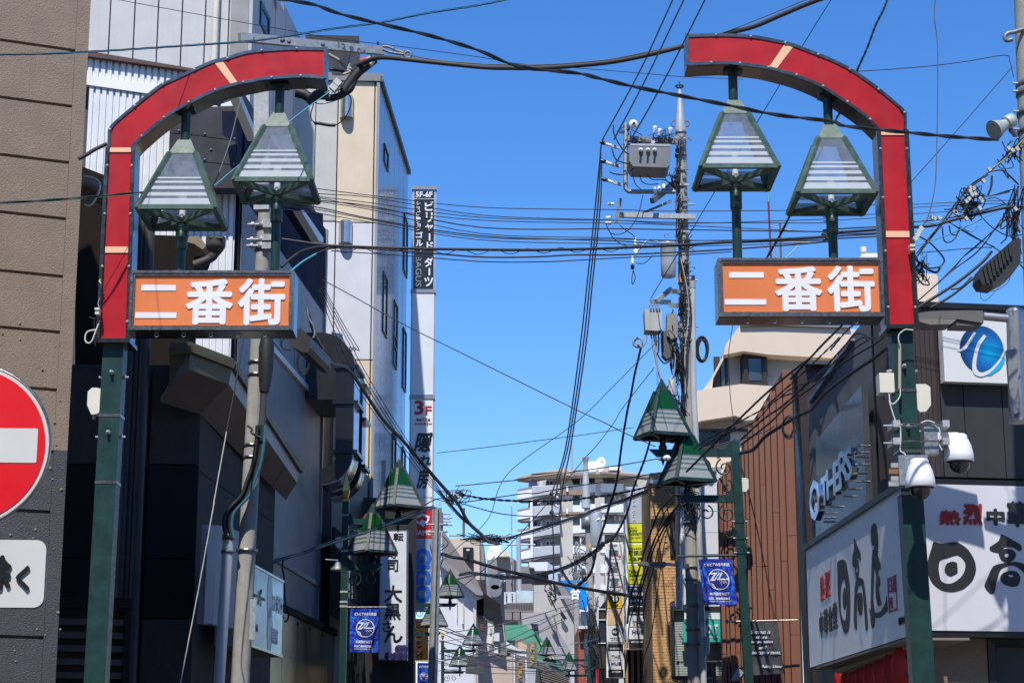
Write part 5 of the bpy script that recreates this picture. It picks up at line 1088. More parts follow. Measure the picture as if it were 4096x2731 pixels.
# logo sign
FLg = FR.shift(.14)
lg = thing('logo_sign', 'square white sign with a blue globe emblem high on the charcoal wall', 'sign', FLg.hit(3950, 1530))
z0 = FLg.st(*ZN(1900, 402))[1]; z1 = FLg.st(3950, 1282)[1]; a0 = FLg.st(*ZN(1575, 200))[0]
part('face', MB().box(FLg, a0, z0, a0+1.5, z1, .1, 0), M('logo_white', (.66, .68, .67), .35, var=.02), lg)
def gl():
    m = bpy.data.materials.new('globe_print'); m.use_nodes = True; t = m.node_tree; N, L = t.nodes, t.links; b = N['Principled BSDF']; b.inputs['Roughness'].default_value = .3
    g = N.new('ShaderNodeNewGeometry'); vm = N.new('ShaderNodeVectorMath'); vm.operation = 'DISTANCE'; L.new(g.outputs['Position'], vm.inputs[0]); vm.inputs[1].default_value = FLg.hit(*ZN(1985, 130))
    mr = N.new('ShaderNodeMapRange'); mr.inputs['From Max'].default_value = .3; L.new(vm.outputs['Value'], mr.inputs['Value']); r = N.new('ShaderNodeValToRGB'); L.new(mr.outputs[0], r.inputs[0])
    e = r.color_ramp.elements; e[0].color = (.0, .35, .65, 1); e[1].color = (.006, .012, .07, 1); e.new(.45).color = (.01, .13, .42, 1); L.new(r.outputs[0], b.inputs['Base Color']); return m
gm = gl(); cc = FLg.hit(*ZN(1915, 110)); gr_ = 206/2.24/7737*17.3; ca0 = (cc-FLg.O).dot(FLg.e)
part('globe_emblem', MB().polyw(FLg, [(ca0+gr_*math.cos(2*math.pi*k/64), cc.z+gr_*1.06*math.sin(2*math.pi*k/64)) for k in range(64)], .004, .004), gm, lg)
lw_ = M('logo_white')
def sweep(pts, ws_): # tapered white stroke
    A, B_ = [], []; q = [Vector((x, y, 0)) for x, y in pts]; q = smooth(q, 5); n = len(q)
    for i, p in enumerate(q):
        d = (q[min(i+1, n-1)]-q[max(i-1, 0)]).normalized(); f = i/(n-1)*(len(ws_)-1); k = min(int(f), len(ws_)-2); w = ws_[k]+(ws_[k+1]-ws_[k])*(f-k)
        A.append((p.x-d.y*w, p.y+d.x*w)); B_.append((p.x+d.y*w, p.y-d.x*w))
    return A+B_[::-1]
part('emblem_stroke', MB().poly(FLg, [ZN(x, y) for x, y in sweep([(1700,120),(1760,95),(1800,40),(1855,-45),(1830,0),(1790,70)], [6,14,12,10,4,1])], .004, .007), lw_, lg)
part('emblem_stroke', MB().poly(FLg, [ZN(x, y) for x, y in sweep([(1945,-20),(1890,60),(1862,150),(1848,250),(1865,310),(1920,330),(2000,290),(2080,200),(2120,120)], [14,16,15,18,22,18,12,9,7])], .004, .0085), lw_, lg)
part('emblem_crescent', MB().poly(FLg, [ZN(x, y) for x, y in ((2122,150),(2118,220),(2080,280),(2000,335),(1905,342),(1960,325),(2040,270),(2095,200))], .004, .0075), M('sky_blue_print', (.01, .4, .78), .35), lg)
# red paper lanterns
for i, (x, y, r) in enumerate(((700,1560,.125),(770,1552,.13),(840,1538,.135),(915,1522,.14),(1000,1505,.15),(1095,1480,.155),(1200,1448,.165),(1290,1420,.17))):
    Yl = 20.3-i*.52; c = P(*ZP(x, y), Yl)
    t = thing('paper_lantern', ['farthest red paper lantern hung under the restaurant sign', 'second farthest red paper lantern under the restaurant sign', 'third farthest red paper lantern under the restaurant sign', 'fourth farthest red paper lantern under the restaurant sign', 'red paper lantern fourth from the right green post', 'red paper lantern third from the right green post', 'red paper lantern second from the right green post', 'nearest red paper lantern, half hidden by the right green post'][i], 'paper lantern', c, 'red paper lanterns under the sign')
    pr = [(r*.45, -r*1.35)]+[(r*(math.cos(a*.9)+(.035 if k % 2 else 0)), r*1.3*math.sin(a)) for k, a in enumerate([-1.35+2.7*j/18 for j in range(19)])]+[(r*.45, r*1.38)]
    part('paper_shade', MB().lathe(c, pr, 20), M('red_paper', (.42, .012, .012), .6), t)
    part('cap', MB().lathe(c+Vector((0,0,r*1.3)), [(r*.5, 0), (r*.5, .03)], 16), blackp, t)
    part('hook', MB().tube([c+Vector((0,0,r*1.35)), c+Vector((0,0,r*1.35+.14))], .006, 5), blackp, t)
    mt = MB(); pl = Plane((c.x-r*.55, c.y-r*.92), (1, .0)); mt.text('ラーメン'[i % 4], pl, .0, c.z-r*.6, r*.5, c.z+r*.6, 0, .003, .02); part('lettering', mt, brushk, t)
# ================================================================ brown slatted building
wood = M('brown_board', (.215, .085, .048), .55, var=.06, scale=1.5, streak=.25, dirt=(.14, .055, .03), grit=.1, bs=50)
FW3 = front(25.7, -3, 3050, 2200)
wb_ = thing('slatted_building', 'red-brown building clad in tall vertical boards with a stepped top', 'building', FW3.w(0, 0))
bd = [(1290,1330,1255),(1332,1362,1205),(1364,1500,1110),(1502,1530,1010),(1532,1566,900),(1568,1612,805),(1614,1664,730),(1666,1716,650),(1718,1772,570),(1774,1832,478),(1834,1893,385),(1895,1985,285)]
ztops = []
for i, (x0, x1, y) in enumerate(bd):
    a0 = FW3.st(*ZM(x0, 1568))[0]; a1 = FW3.st(*ZM(x1, 1568))[0]; z1 = FW3.st(*ZM((x0+x1)/2, y))[1]; ztops.append((a0, a1, z1))
    n = max(1, round((a1-a0)/.085)); n = 1 if i != 2 else 3
    for k in range(n):
        aa, ab = a0+(a1-a0)*k/n, a0+(a1-a0)*(k+1)/n; zc = z1; rnd = random.Random(i*7+k)
        while zc > 0:
            L_ = rnd.uniform(.9, 2.6); zb3 = max(0, zc-L_); part('board', MB().box(FW3, aa+.004, zb3+.003, ab-.008, zc-.003, .05, rnd.uniform(0, .012)), wood, wb_); zc = zb3
# the wide right board run widening below
a0 = FW3.st(*ZP(150, 700))[0]
for k in range(4):
    aa = ztops[-1][1]+.0+k*.105
    part('board', MB().box(FW3, aa, 0, aa+.097, FW3.st(*ZN(100, 1568))[1]-.6*k, .05, -.02), wood, wb_) if 0 else None
part('backing_wall', MB().polyw(FW3, [(ztops[0][0], 0), (ztops[-1][1]+.02, 0), (ztops[-1][1]+.02, ztops[-1][2]-.02)]+[q for a, b_x, z in ztops[::-1] for q in ((a, z-.03),)], .3, -.055), M('board_shadow_gap', (.02, .014, .012), .8), wb_)
part('dark_flank', MB().poly(front(25.5, 0), [ZM(1990, 300), ZM(2085, 210), ZM(2290, 225), ZM(2290, 1568), (3330, 2731), (3252, 2731), (3223, 2031)], .8, -.05), M('speckled_brown_metal', (.055, .035, .03), .4, .2, grit=.5, bs=40), wb_)
part('parapet', MB().poly(front(25.4, 0), [ZM(2085, 200), ZM(2294, 205), ZM(2294, 240), ZM(2075, 235)], .4, 0), M('dark_coping'), wb_)
# white panels and teal sign
FWp = front(27.5, -2, 2800, 2200)
wp = thing('panelled_shop', 'white panelled shop front with glass bay and teal sign behind the centre utility pole', 'building', FWp.w(0, 0))
for (x0, y0, x1, y1_) in ((945,-330,1300,26),(945,30,1300,218),(945,222,1300,412),(1160,420,1325,745),(1160,750,1325,995),(975,600,1155,995),(945,416,1155,596)):
    part('panel', MB().rect(FWp, *ZO(x0, y0), *ZO(x1, y1_), .08), wwal, wp)
a0, z0, a1, z1 = FWp.rect(*ZO(890, 900), *ZO(1325, 1500)); part('glass_bay', MB().box(FWp, a0, z0, a1, z1, .05, -.1), M('pale_green_glazing', (.42, .5, .47), .15, var=.05), wp)
for q in ((a0-.05, z0-.05, a0, z1+.05), (a1, z0-.05, a1+.04, z1+.05), (a0, z0-.06, a1, z0), (a0, z1-.03, a1, z1+.03)): part('frame', MB().box(FWp, *q, .1, .02), dframe, wp)
for k in range(40): part('louvre', MB().box(FWp, a0, z0+(z1-z0)*k/40, a1, z0+(z1-z0)*k/40+.012, .02, -.085), M('pale_louvre', (.5, .56, .53), .4), wp)
part('body', MB().box(FWp, FWp.st(2722, 2200)[0], 0, FWp.st(2895, 2200)[0], FWp.st(2800, 1860)[1], 4, -.16), M('backing_grey', (.3, .3, .3), .8), wp)
ts = thing('sports_bar_sign', 'teal sports bar sign with white numerals behind the centre utility pole', 'sign', FWp.hit(2870, 2560))
FTs = FWp.shift(.12); part('face', MB().rect(FTs, *ZO(972, 1002), *ZO(1328, 1198), .1), M('teal_face', (.03, .42, .34), .4), ts)
mt = MB(); tz(FTs, mt, '0', ZO, 1170, 1040, 1222, 1125, .04); tz(FTs, mt, 'T', ZO, 1238, 1040, 1282, 1140, .05); tz(FTs, mt, 'SPORTS BAR', ZO, 1160, 1148, 1286, 1164, .02); part('lettering', mt, whitel, ts)
part('frame', MB().rect(FTs, *ZO(960, 1198), *ZO(1340, 1212), .14, .01), dframe, ts); part('frame', MB().rect(FTs, *ZO(1328, 995), *ZO(1342, 1198), .14, .01), dframe, ts)
# ================================================================ orange brick building
brk = M('orange_brick', (.60, .35, .155), .8, var=.12, scale=9, grit=.15, bs=30); mort = M('mortar', (.42, .30, .19), .9)
YB = 29; FBk = front(YB, -6, 2650, 2400)
bk = thing('brick_building', 'orange brick building between the white shop sign column and the centre utility pole', 'building', FBk.w(0, 0))
ba0, ba1 = FBk.st(*ZO(690, 800))[0], FBk.st(*ZO(975, 800))[0]; bz1 = FBk.st(2660, 1890)[1]
part('wall', MB().box(FBk, ba0+.01, 0, ba1, bz1, 5, -.012), mort, bk)
bw_, bh_ = .098, .038; wz0, wz1 = FBk.st(*ZO(900, 425))[1], FBk.st(*ZO(900, 90))[1]; wa0 = FBk.st(*ZO(850, 250))[0]
me = None; cnt = 0; rest = MB(); z = bz1-bh_; row = 0; bricks = []; HB = []
w2z1 = FBk.st(*ZO(900, 900))[1]; w2a0 = FBk.st(*ZO(885, 1100))[0]
while z > 0:
    a = ba0+((.5*bw_-.003) if row % 2 else 0)
    if row % 2 and len(bricks) > 300: rest.box(FBk, ba0, z, ba0+.5*bw_-.009, z+bh_, .014, 0)
    if row % 2 and len(bricks) <= 300: HB.append(z)
    while a+bw_ < ba1:
        if not (a+bw_ > wa0 and wz0 < z < wz1) and not (a+bw_ > w2a0 and z < w2z1): bricks.append((a, z))
        a += bw_+.006
    z -= bh_ +.006; row += 1
proto = None
for i, (a, z) in enumerate(bricks):
    jx = random.Random(i).uniform(-.003, .004)
    if i < 300:
        if not proto:
            proto = part('brick', MB().box(Plane((0, 0), FBk.e), 0, 0, bw_, bh_, .014, 0), brk, bk); mesh_ = proto.data
            bpy.data.objects.remove(proto); 
            proto = True; base = MB().box(Plane((0, 0), FBk.e), 0, 0, bw_, bh_, .014, 0); mesh_ = bpy.data.meshes.new('brick'); mesh_.from_pydata(base.v, [], base.f); mesh_.materials.append(brk)
        o = bpy.data.objects.new('brick', mesh_); COL.objects.link(o); o.parent = bk; o.location = FBk.w(a, z, jx)-bk.location
    else: rest.box(FBk, a, z, a+bw_, z+bh_, .014, jx)
for z in HB: rest.box(FBk, ba0, z, ba0+.5*bw_-.009, z+bh_, .014, 0)
part('brick_courses', rest, brk, bk, kind='stuff')
SBk = side(*ZO(688, 800), YB, .02, True); SBk2 = Plane(FBk.w(ba0, 0), (0.06, -1))
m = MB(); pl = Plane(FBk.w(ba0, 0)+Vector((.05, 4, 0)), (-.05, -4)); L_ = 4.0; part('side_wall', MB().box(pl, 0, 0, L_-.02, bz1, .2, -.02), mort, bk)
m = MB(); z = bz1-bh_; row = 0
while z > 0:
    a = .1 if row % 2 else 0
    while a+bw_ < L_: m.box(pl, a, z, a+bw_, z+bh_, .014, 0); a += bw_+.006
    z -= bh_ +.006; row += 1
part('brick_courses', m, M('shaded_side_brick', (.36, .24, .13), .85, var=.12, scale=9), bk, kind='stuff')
part('coping', MB().rect(FBk, *ZM(655, 1268), *ZM(985, 1300), .5, .05), white, bk)
for (x0, y0, x1, y1_) in ((850, 78, 985, 425),):
    a0, z0, a1, z1 = FBk.rect(*ZO(x0, y0), *ZO(x1, y1_)); f = win(bk, FBk, a0, z0, a1, z1, dframe, wglassb, .05, .08, .03)
    part('window_poster', MB().box(FBk, a0+.1, z0+.1, a1, z1-.15, .01, .02), M('poster_blue', (.01, .08, .4), .3), f)
    mt = MB(); tz(FBk, mt, 'テ', ZO, 885, 300, 925, 370, .04, off=.026); part('lettering', mt, M('poster_yellow', (.6, .7, .02), .4), f)
part('window', MB().rect(FBk, *ZO(885, 900), *ZO(1010, 1495), .04, .02), M('pale_green_glazing'), bk); part('frame', MB().rect(FBk, *ZO(868, 885), *ZO(890, 1510), .1, .03), dframe, bk); part('frame', MB().rect(FBk, *ZO(868, 1495), *ZO(1020, 1515), .1, .04), dframe, bk)
# ================================================================ vertical sign columns right of centre
def column(label, Y, Zf, x0, x1, ytop, ybot, faces, group=None, yaw=-3, nm='vertical_sign'):
    pl = front(Y, yaw, *Zf((x0+x1)/2, (ytop+ybot)/2)); a0, _, a1, _ = pl.rect(*Zf(x0, ytop), *Zf(x1, ybot)); zt3 = pl.st(*Zf((x0+x1)/2, ytop))[1]; zb3 = pl.st(*Zf((x0+x1)/2, ybot))[1]
    t = thing(nm, label, 'sign', pl.w((a0+a1)/2, zb3), group); part('casing', MB().box(pl, a0, zb3, a1, zt3, .3, -.014), white, t)
    for (y0, y1_, m, texts) in faces:
        zz0, zz1 = pl.st(*Zf((x0+x1)/2, y1_))[1], pl.st(*Zf((x0+x1)/2, y0))[1]
        part('face', MB().box(pl, a0+(a1-a0)*.1, zz0, a1-(a1-a0)*.06, zz1, .014, 0), m, t)
        for s_, (tx0, ty0, tx1, ty1), mm_, bo in texts:
            mt = MB(); tz(pl, mt, s_, Zf, tx0, ty0, tx1, ty1, bo); part('lettering', mt, mm_, t)
    return t, pl
yel = M('yellow_face', (.62, .66, .03), .4); ywr = M('golden_face', (.7, .45, .02), .4); navyf = M('navy_face', (.015, .03, .13), .35); blkf = M('black_face', (.018, .018, .02), .35); wf = M('white_face', (.66, .67, .68), .4); lilac = M('lilac_face', (.42, .46, .6), .4); oldy = M('faded_cream_face', (.6, .42, .24), .5)
darkt = M('dark_text', (.04, .05, .03), .5); greyt = M('grey_text', (.16, .16, .17), .5)
c1, p_ = column('tall sign column with yellow hobby panels and black and white office panels', 31.5, ZO, 455, 632, -190, 1262, [
  (-185,132,lilac,[('ティ\nワ\nー\nク\nス',(515,-160,570,118),M('faint_yellow_text', (.6,.6,.35), .5),.03)]),
  (140,302,yel,[('Yellow',(470,182,558,212),darkt,.012),('Submarine',(480,212,622,240),darkt,.012),('イエローサブマリン',(484,256,614,272),darkt,.01),('HOBBY BASE',(474,172,552,178),darkt,0)]),
  (324,486,yel,[('イエローサブマリン',(478,352,622,372),darkt,.02),('町田店',(478,380,620,420),darkt,.02),('-2F-',(482,440,626,468),darkt,.02)]),
  (510,678,yel,[('Yellow',(480,548,560,582),darkt,.012),('Submarine',(488,584,634,612),darkt,.012),('イエローサブマリン',(490,628,624,644),darkt,.01)]),
  (698,866,navyf,[('社会保険',(488,712,552,735),whitel,.02),('総合法律事務所',(494,755,636,785),whitel,.02),('0120-77-1133',(498,820,634,842),whitel,.02)]),
  (884,958,blkf,[('SHARED OFFICE',(498,932,634,948),whitel,.01)]),
  (962,1060,wf,[('THE',(516,1010,620,1046),greyt,.02)]), (1076,1172,wf,[('HUB',(510,1092,620,1128),M('navy_text', (.02,.03,.09), .5),.03)]),
  (1180,1250,blkf,[('ASSET DESIGN',(502,1190,606,1206),whitel,.02)])])
c2, p_ = column('shorter sign column with study room characters and golden board game panel', 32.5, ZO, 275, 436, 305, 1518, [
  (320,455,wf,[('町田',(308,325,378,342),greyt,0),('自',(305,368,388,430),greyt,.014)]), (462,600,wf,[('習',(305,485,388,578),greyt,.014)]), (606,756,wf,[('室',(308,620,398,708),greyt,.014),('当ビル5F',(295,722,412,744),greyt,.01)]),
  (760,894,ywr,[('3F',(330,862,386,888),darkt,.02)]), (908,1048,oldy,[]), (1052,1200,wf,[('株式会社SGS',(316,1155,408,1166),greyt,0),('4F 町田校',(322,1172,402,1186),greyt,0)]),
  (1214,1276,blkf,[('SHARED OFFICE',(312,1250,420,1266),whitel,.01)]), (1280,1360,wf,[('THE',(326,1316,400,1346),greyt,.02)]), (1364,1444,wf,[('HUB',(324,1376,414,1408),M('navy_text'),.03)]), (1448,1506,blkf,[('ASSET DESIGN',(320,1458,410,1472),whitel,.02)])])
for (x, y, r, m1, s_, m2) in ((357,812,40,blkf,'碁',whitel),(362,1108,34,blkf,'SGS',whitel)):
    c = p_.hit(*ZO(x, y)); q = (c-p_.O).dot(p_.e); k_ = r/2.24/7737*32.5
    part('emblem', MB().polyw(p_, [(q+k_*math.cos(2*math.pi*j/24), c.z+k_*math.sin(2*math.pi*j/24)) for j in range(24)], .004, .004), m1, c2)
    mt = MB(); tz(p_, mt, s_, ZO, x-26, y-(26 if r == 40 else 12), x+26, y+(26 if r == 40 else 12), .03, off=.008); part('lettering', mt, m2, c2)
for k, (x, y) in enumerate(((400,434),(295,582),(407,704))):
    c = p_.hit(*ZO(x, y)); q = (c-p_.O).dot(p_.e); part('blossom_mark', MB().polyw(p_, [(q+(.035 if j % 2 else .018)*math.cos(math.pi*j/5), c.z+(.035 if j % 2 else .018)*math.sin(math.pi*j/5)) for j in range(10)], .004, .004), M('blossom_red', (.6, .08, .1), .5), c2)
# brick pier under the first column and dark building beside
pr = thing('pier_building', 'narrow brick piers with dark openings under the yellow sign column', 'building', P(2520, 2731, 32.2)); FPr = front(32.2, -3, 2550, 2650)
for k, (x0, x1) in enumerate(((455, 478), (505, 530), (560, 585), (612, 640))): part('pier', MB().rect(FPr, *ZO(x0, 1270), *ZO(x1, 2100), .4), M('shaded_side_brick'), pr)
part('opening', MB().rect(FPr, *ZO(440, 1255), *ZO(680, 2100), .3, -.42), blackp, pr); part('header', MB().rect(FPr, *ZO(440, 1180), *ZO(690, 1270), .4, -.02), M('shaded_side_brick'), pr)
FBx = front(36, -3, 2415, 2500)
bx = thing('black_building', 'narrow black glazed building left of the study room sign column', 'building', FBx.w(0, 0))
part('wall', MB().poly(FBx, [ZQ(1780, 905), ZQ(1838, 830), ZQ(1960, 830), ZQ(1960, 2200), ZQ(1780, 2200)], 3, 0), blackp, bx)
for y0, y1_ in ((915, 995), (1215, 1435), (1010, 1200)): part('window', MB().rect(FBx, *ZQ(1786, y0), *ZQ(1838, y1_), .03, .02), M('brown_window_glass', (.06, .05, .03), .1, spec=1) if y0 != 1010 else wglass, bx)
for y in (905, 1000, 1208): part('ledge', MB().rect(FBx, *ZQ(1778, y-4), *ZQ(1842, y+4), .1, .05), white, bx)
# quotation banners on rods
gcl = M('grey_banner_cloth', (.075, .075, .078), .32, var=.25, scale=5, bump=.3, bs=8, wave=1, spec=.7)
for nm, x0, y0, x1, y1_, Yq, lb, txts in (('q1', 1560, 1020, 1815, 1485, 25.3, 'grey banner with white script quotation on the brown boards', [('Success is',(1572,1092,1750,1126)),('where',(1612,1140,1720,1170)),('preparation',(1572,1185,1772,1216)),('and',(1645,1234,1715,1264)),('portunity meet.',(1580,1278,1840,1318)),('Bobby Unser',(1672,1405,1856,1438))]),
                                    ('q2', 1175, 1388, 1262, 1700, 26.6, 'second grey banner, mostly hidden by the centre utility pole', [('who',(1182,1508,1236,1532)),('his',(1200,1552,1236,1568))])):
    pl = front(Yq, -2, *ZO((x0+x1)/2, y0)); t = thing('quote_banner', lb, 'banner', pl.hit(*ZO(x0, y1_)), 'grey quotation banners'); A = [pl.hit(*ZO(*q)) for q in ((x0, y0), (x1, y0), (x1+(60 if nm == 'q1' else 6), y1_-5), (x0+(30 if nm == 'q1' else 4), y1_+12))]
    vs, nx = [], 12
    for o in (0, .004):
        for j in range(nx+1):
            for i in range(nx+1):
                p = A[0].lerp(A[1], i/nx).lerp(A[3].lerp(A[2], i/nx), j/nx); vs.append(p+Vector((0, .012*math.sin(i*1.1+j*.6)*j/nx+o, 0)))
    n1 = (nx+1)**2; fs = []
    for j in range(nx):
        for i in range(nx): q = j*(nx+1)+i; fs += [(q, q+nx+1, q+nx+2, q+1), (n1+q, n1+q+1, n1+q+nx+2, n1+q+nx+1)]
    part('cloth', MB().add(vs, fs, True), gcl, t); mt = MB()
    for s_, q in txts: tz(pl, mt, s_, ZO, *q, .012, off=.022, shear=.3)
    part('lettering', mt, whitel, t)
    xr0, xr1 = (1375, 1995) if nm == 'q1' else (935, 1390); yr = y0-10
    part('rod', MB().tube([pl.hit(*ZO(xr0, yr+6)), pl.hit(*ZO(xr1, yr-8))], .011, 8), chromed, t); part('knob', MB().lathe(pl.hit(*ZO(xr0, yr+6)), [(.01, 0), (.03, .01), (.02, .04)], 10, (-1, 0, 0)), galvd, t)
rk = thing('steel_rack', 'bundle of slanting steel poles behind the nearest right lamp post', 'rack', P(*ZO(1400, 1568), 25.8))
for k in range(4): part('pole', MB().tube([P(*ZO(1345+k*20, 1500+k*10), 25.8), P(*ZO(1480+k*8, 1600), 25.8)], .02, 8), galv, rk); part('pole', MB().tube([P(*ZO(1400+k*18, 1545), 25.7), P(*ZO(1470+k*12, 1430+k*14), 25.7)], .014, 8), galv, rk)
# ================================================================ cream building with ribbon windows
crw = M('cream_render', (.68, .56, .44), .75, var=.03, scale=1, streak=.06, dirt=(.5, .4, .3)); YC = 37
FCr = front(YC, -2, 3000, 1600)
cr = thing('cream_building', 'cream building with ribbon windows and slanting left end behind the brown boards', 'building', FCr.w(0, 0))
zk = lambda *l: [Z(2300, 1350)(x, y) for x, y in l]
part('upper_band', MB().poly(FCr, [ZK(1480, 1342), ZK(2294, 1362), (3560, 1330), (3560, 1432), ZM(2294, 185), ZM(1730, 150), ZM(1505, 120), ZM(1330, 155), ZM(1350, 60)], 8, .12), crw, cr)
part('gutter', MB().poly(FCr, [ZK(1480, 1334), ZL(50, 1322), ZL(740, 1352), ZL(740, 1368), ZL(50, 1345), ZK(1480, 1350)], .2, .2), M('grey_coping'), cr)
part('top_block', MB().poly(FCr, [ZL(1310, 880), ZL(1500, 885), ZL(1520, 905), ZL(1528, 1240), ZL(1290, 1240)], 3, -.5), crw, cr)
part('roof_box', MB().poly(FCr, [ZL(840, 700), ZL(1000, 700), ZL(1000, 735), ZL(830, 735)], 1, -.5), white, cr); part('roof_beacon', MB().lathe(FCr.hit(*ZL(856, 700)), [(.06, 0), (.07, .04), (.06, .12)], 12), white, cr)
part('slant_end', MB().poly(FCr, [ZM(1330, 150), ZM(1350, 160), ZM(1240, 360), ZM(1230, 450), ZM(1150, 465), ZM(1222, 362)], 6, .0), crw, cr)
part('middle_band', MB().poly(FCr, [ZM(1090, 478), ZM(1230, 450), ZM(1490, 415), ZM(1860, 440), (3600, 1560), (3600, 1640), ZM(1520, 740), ZM(1440, 698), ZM(1130, 745), ZM(1095, 760)], 8, .12), crw, cr)
part('lower_wall', MB().poly(FCr, [ZM(1100, 752), ZM(1440, 700), ZM(1530, 740), ZM(1800, 745), ZM(1800, 1300), ZM(1320, 1210), ZM(1100, 1230)], 8, -.25), crw, cr)
part('lower_ledge', MB().poly(FCr, [ZM(1120, 1195), ZM(1330, 1180), ZM(1340, 1245), ZM(1120, 1250)], 1, .1), crw, cr)
part('core', MB().poly(FCr, [ZM(1250, 400), ZM(1400, 140), ZM(2294, 170), ZM(2294, 460), ZM(1250, 460)], 6, -.6), blackp, cr)
blind = M('pale_blind', (.42, .46, .44), .5)
for (x0, y0, x1, y1_, kind) in ((1370,150,1492,432,'b'),(1735,155,2062,432,'b'),(1505,140,1730,415,'w')):
    if kind == 'b':
        a0, z0, a1, z1 = FCr.rect(*ZM(x0, y0), *ZM(x1, y1_)); m = MB(); n = 34
        for k in range(n): m.box(FCr, a0, z0+(z1-z0)*k/n, a1, z0+(z1-z0)*(k+.75)/n, .02, -.3)
        part('blind', m, blind, cr, kind='stuff')
    else:
        a0, z0, a1, z1 = FCr.rect(*ZM(x0, y0), *ZM(x1, y1_)); f = part('window_surround', MB().box(FCr, a0, z0, a1, z1, .1, -.15), M('brown_window_frame', (.05, .035, .028), .4), cr)
        a0, z0, a1, z1 = FCr.rect(*ZM(1560, 175), *ZM(1675, 375)); part('pane', MB().box(FCr, a0, z0, a1, z1, .02, -.12), wglassb, f); part('frame', MB().ring(FCr, a0-.1, z0-.1, a1+.1, z1+.1, .08, .04, -.1), dframe, f)
for x0, x1 in ((1245, 1300), (1310, 1360), (1340, 1372), (1492, 1508)): part('mullion', MB().rect(FCr, *ZM(x0, 170), *ZM(x1, 445), .1, -.22), M('brown_window_frame') if x0 != 1310 else wglassb, cr)
for x0, x1 in ((1115, 1268), (1285, 1400)): 
    a0, z0, a1, z1 = FCr.rect(*ZM(x0, 835), *ZM(x1, 1010)); part('window', MB().box(FCr, a0, z0, a1, z1, .05, -.2), M('dim_glass', (.05, .055, .05), .15), cr)
part('mullion', MB().rect(FCr, *ZM(1265, 820), *ZM(1290, 1015), .08, -.15), M('brown_window_frame'), cr); part('window_head', MB().rect(FCr, *ZM(1105, 815), *ZM(1560, 835), .08, -.15), M('brown_window_frame'), cr)
# antennas
an = thing('roof_antenna', 'dark red roof mast with antenna rods above the right light box', 'antenna', P(*ZK(1750, 740), YC))
part('mast', MB().tube([P(*ZK(1756, 745), YC), P(*ZK(1733, 240), YC)], .022, 6), M('red_mast', (.2, .02, .02), .5), an); part('mast', MB().tube([P(*ZK(1845, 745), YC), P(*ZK(1836, 428), YC)], .022, 6), M('brown_mast', (.15, .09, .06), .6), an)
for a_x, b_x in (((1735,455),(1990,510)),((1740,595),(2110,605)),((1765,610),(1830,745)),((2005,630),(1885,745)),((1660,600),(1800,740))): part('rod', MB().tube([P(*ZK(*a_x), YC), P(*ZK(*b_x), YC)], .012, 5), galv, an)
tpm = MB().lathe(P(*ZK(1733, 245), YC), [(.03, 0), (.02, .1), (.008, .3)], 6); part('tip', tpm, M('verdigris', (.1, .35, .3), .6), an)
# ================================================================ street light top right and silver pole
slv = M('silver_pole', (.42, .43, .46), .3, .6, var=.04)
sp = thing('street_light', 'silver pole with a flat street light reaching left beside the blue globe sign', 'street light', P(4040, 1560, 15.5))
part('shaft', MB().tube([P(*ZL(2213, 1215), 15.5), P(*ZN(2240, 760), 15.5)], .072, 24), slv, sp); part('cap', MB().lathe(P(*ZL(2213, 1215), 15.5), [(.074, -.02), (.074, 0), (.05, .02), (.001, .03)], 20), slv, sp)
part('cover_plate', MB().poly(front(15.38), [ZN(2140, 110), ZN(2230, 100), ZN(2255, 660), ZN(2180, 700)], .05), slv, sp)
part('end_collar', MB().lathe(P(*ZN(2243, 765), 15.5), [(.05, -.005), (.078, 0), (.078, .03)], 20), M('grey_post'), sp)
part('lower_shaft', MB().tube([P(*ZN(2243, 765), 15.5), Vector((P(*ZN(2243, 765), 15.5).x+.1, 15.9, 4.0))], .02, 10), slv, sp) if 0 else None
part('arm', MB().tube([P(*ZL(2150, 1285), 15.5), P(*ZL(1930, 1265), 15.5)], .034, 14), slv, sp)
lhm = M('lamp_head_grey', (.15, .145, .14), .45, .3)
part('head', MB().poly(front(15.4), [ZL(1338, 1235), ZL(1470, 1218), ZL(1820, 1212), ZL(1925, 1215), ZL(1932, 1325), ZL(1895, 1320), ZL(1700, 1290), ZL(1350, 1285)], .25), lhm, sp)
part('lens', MB().poly(front(15.38), [ZL(1345, 1285), ZL(1690, 1293), ZL(1640, 1335), ZL(1450, 1340), ZL(1365, 1315)], .22), M('lens_glass', (.2, .19, .17), .1), sp)
part('driver_box', MB().poly(front(15.42), [ZL(1660, 1300), ZL(1900, 1322), ZL(1895, 1352), ZL(1650, 1345)], .2), lhm, sp)
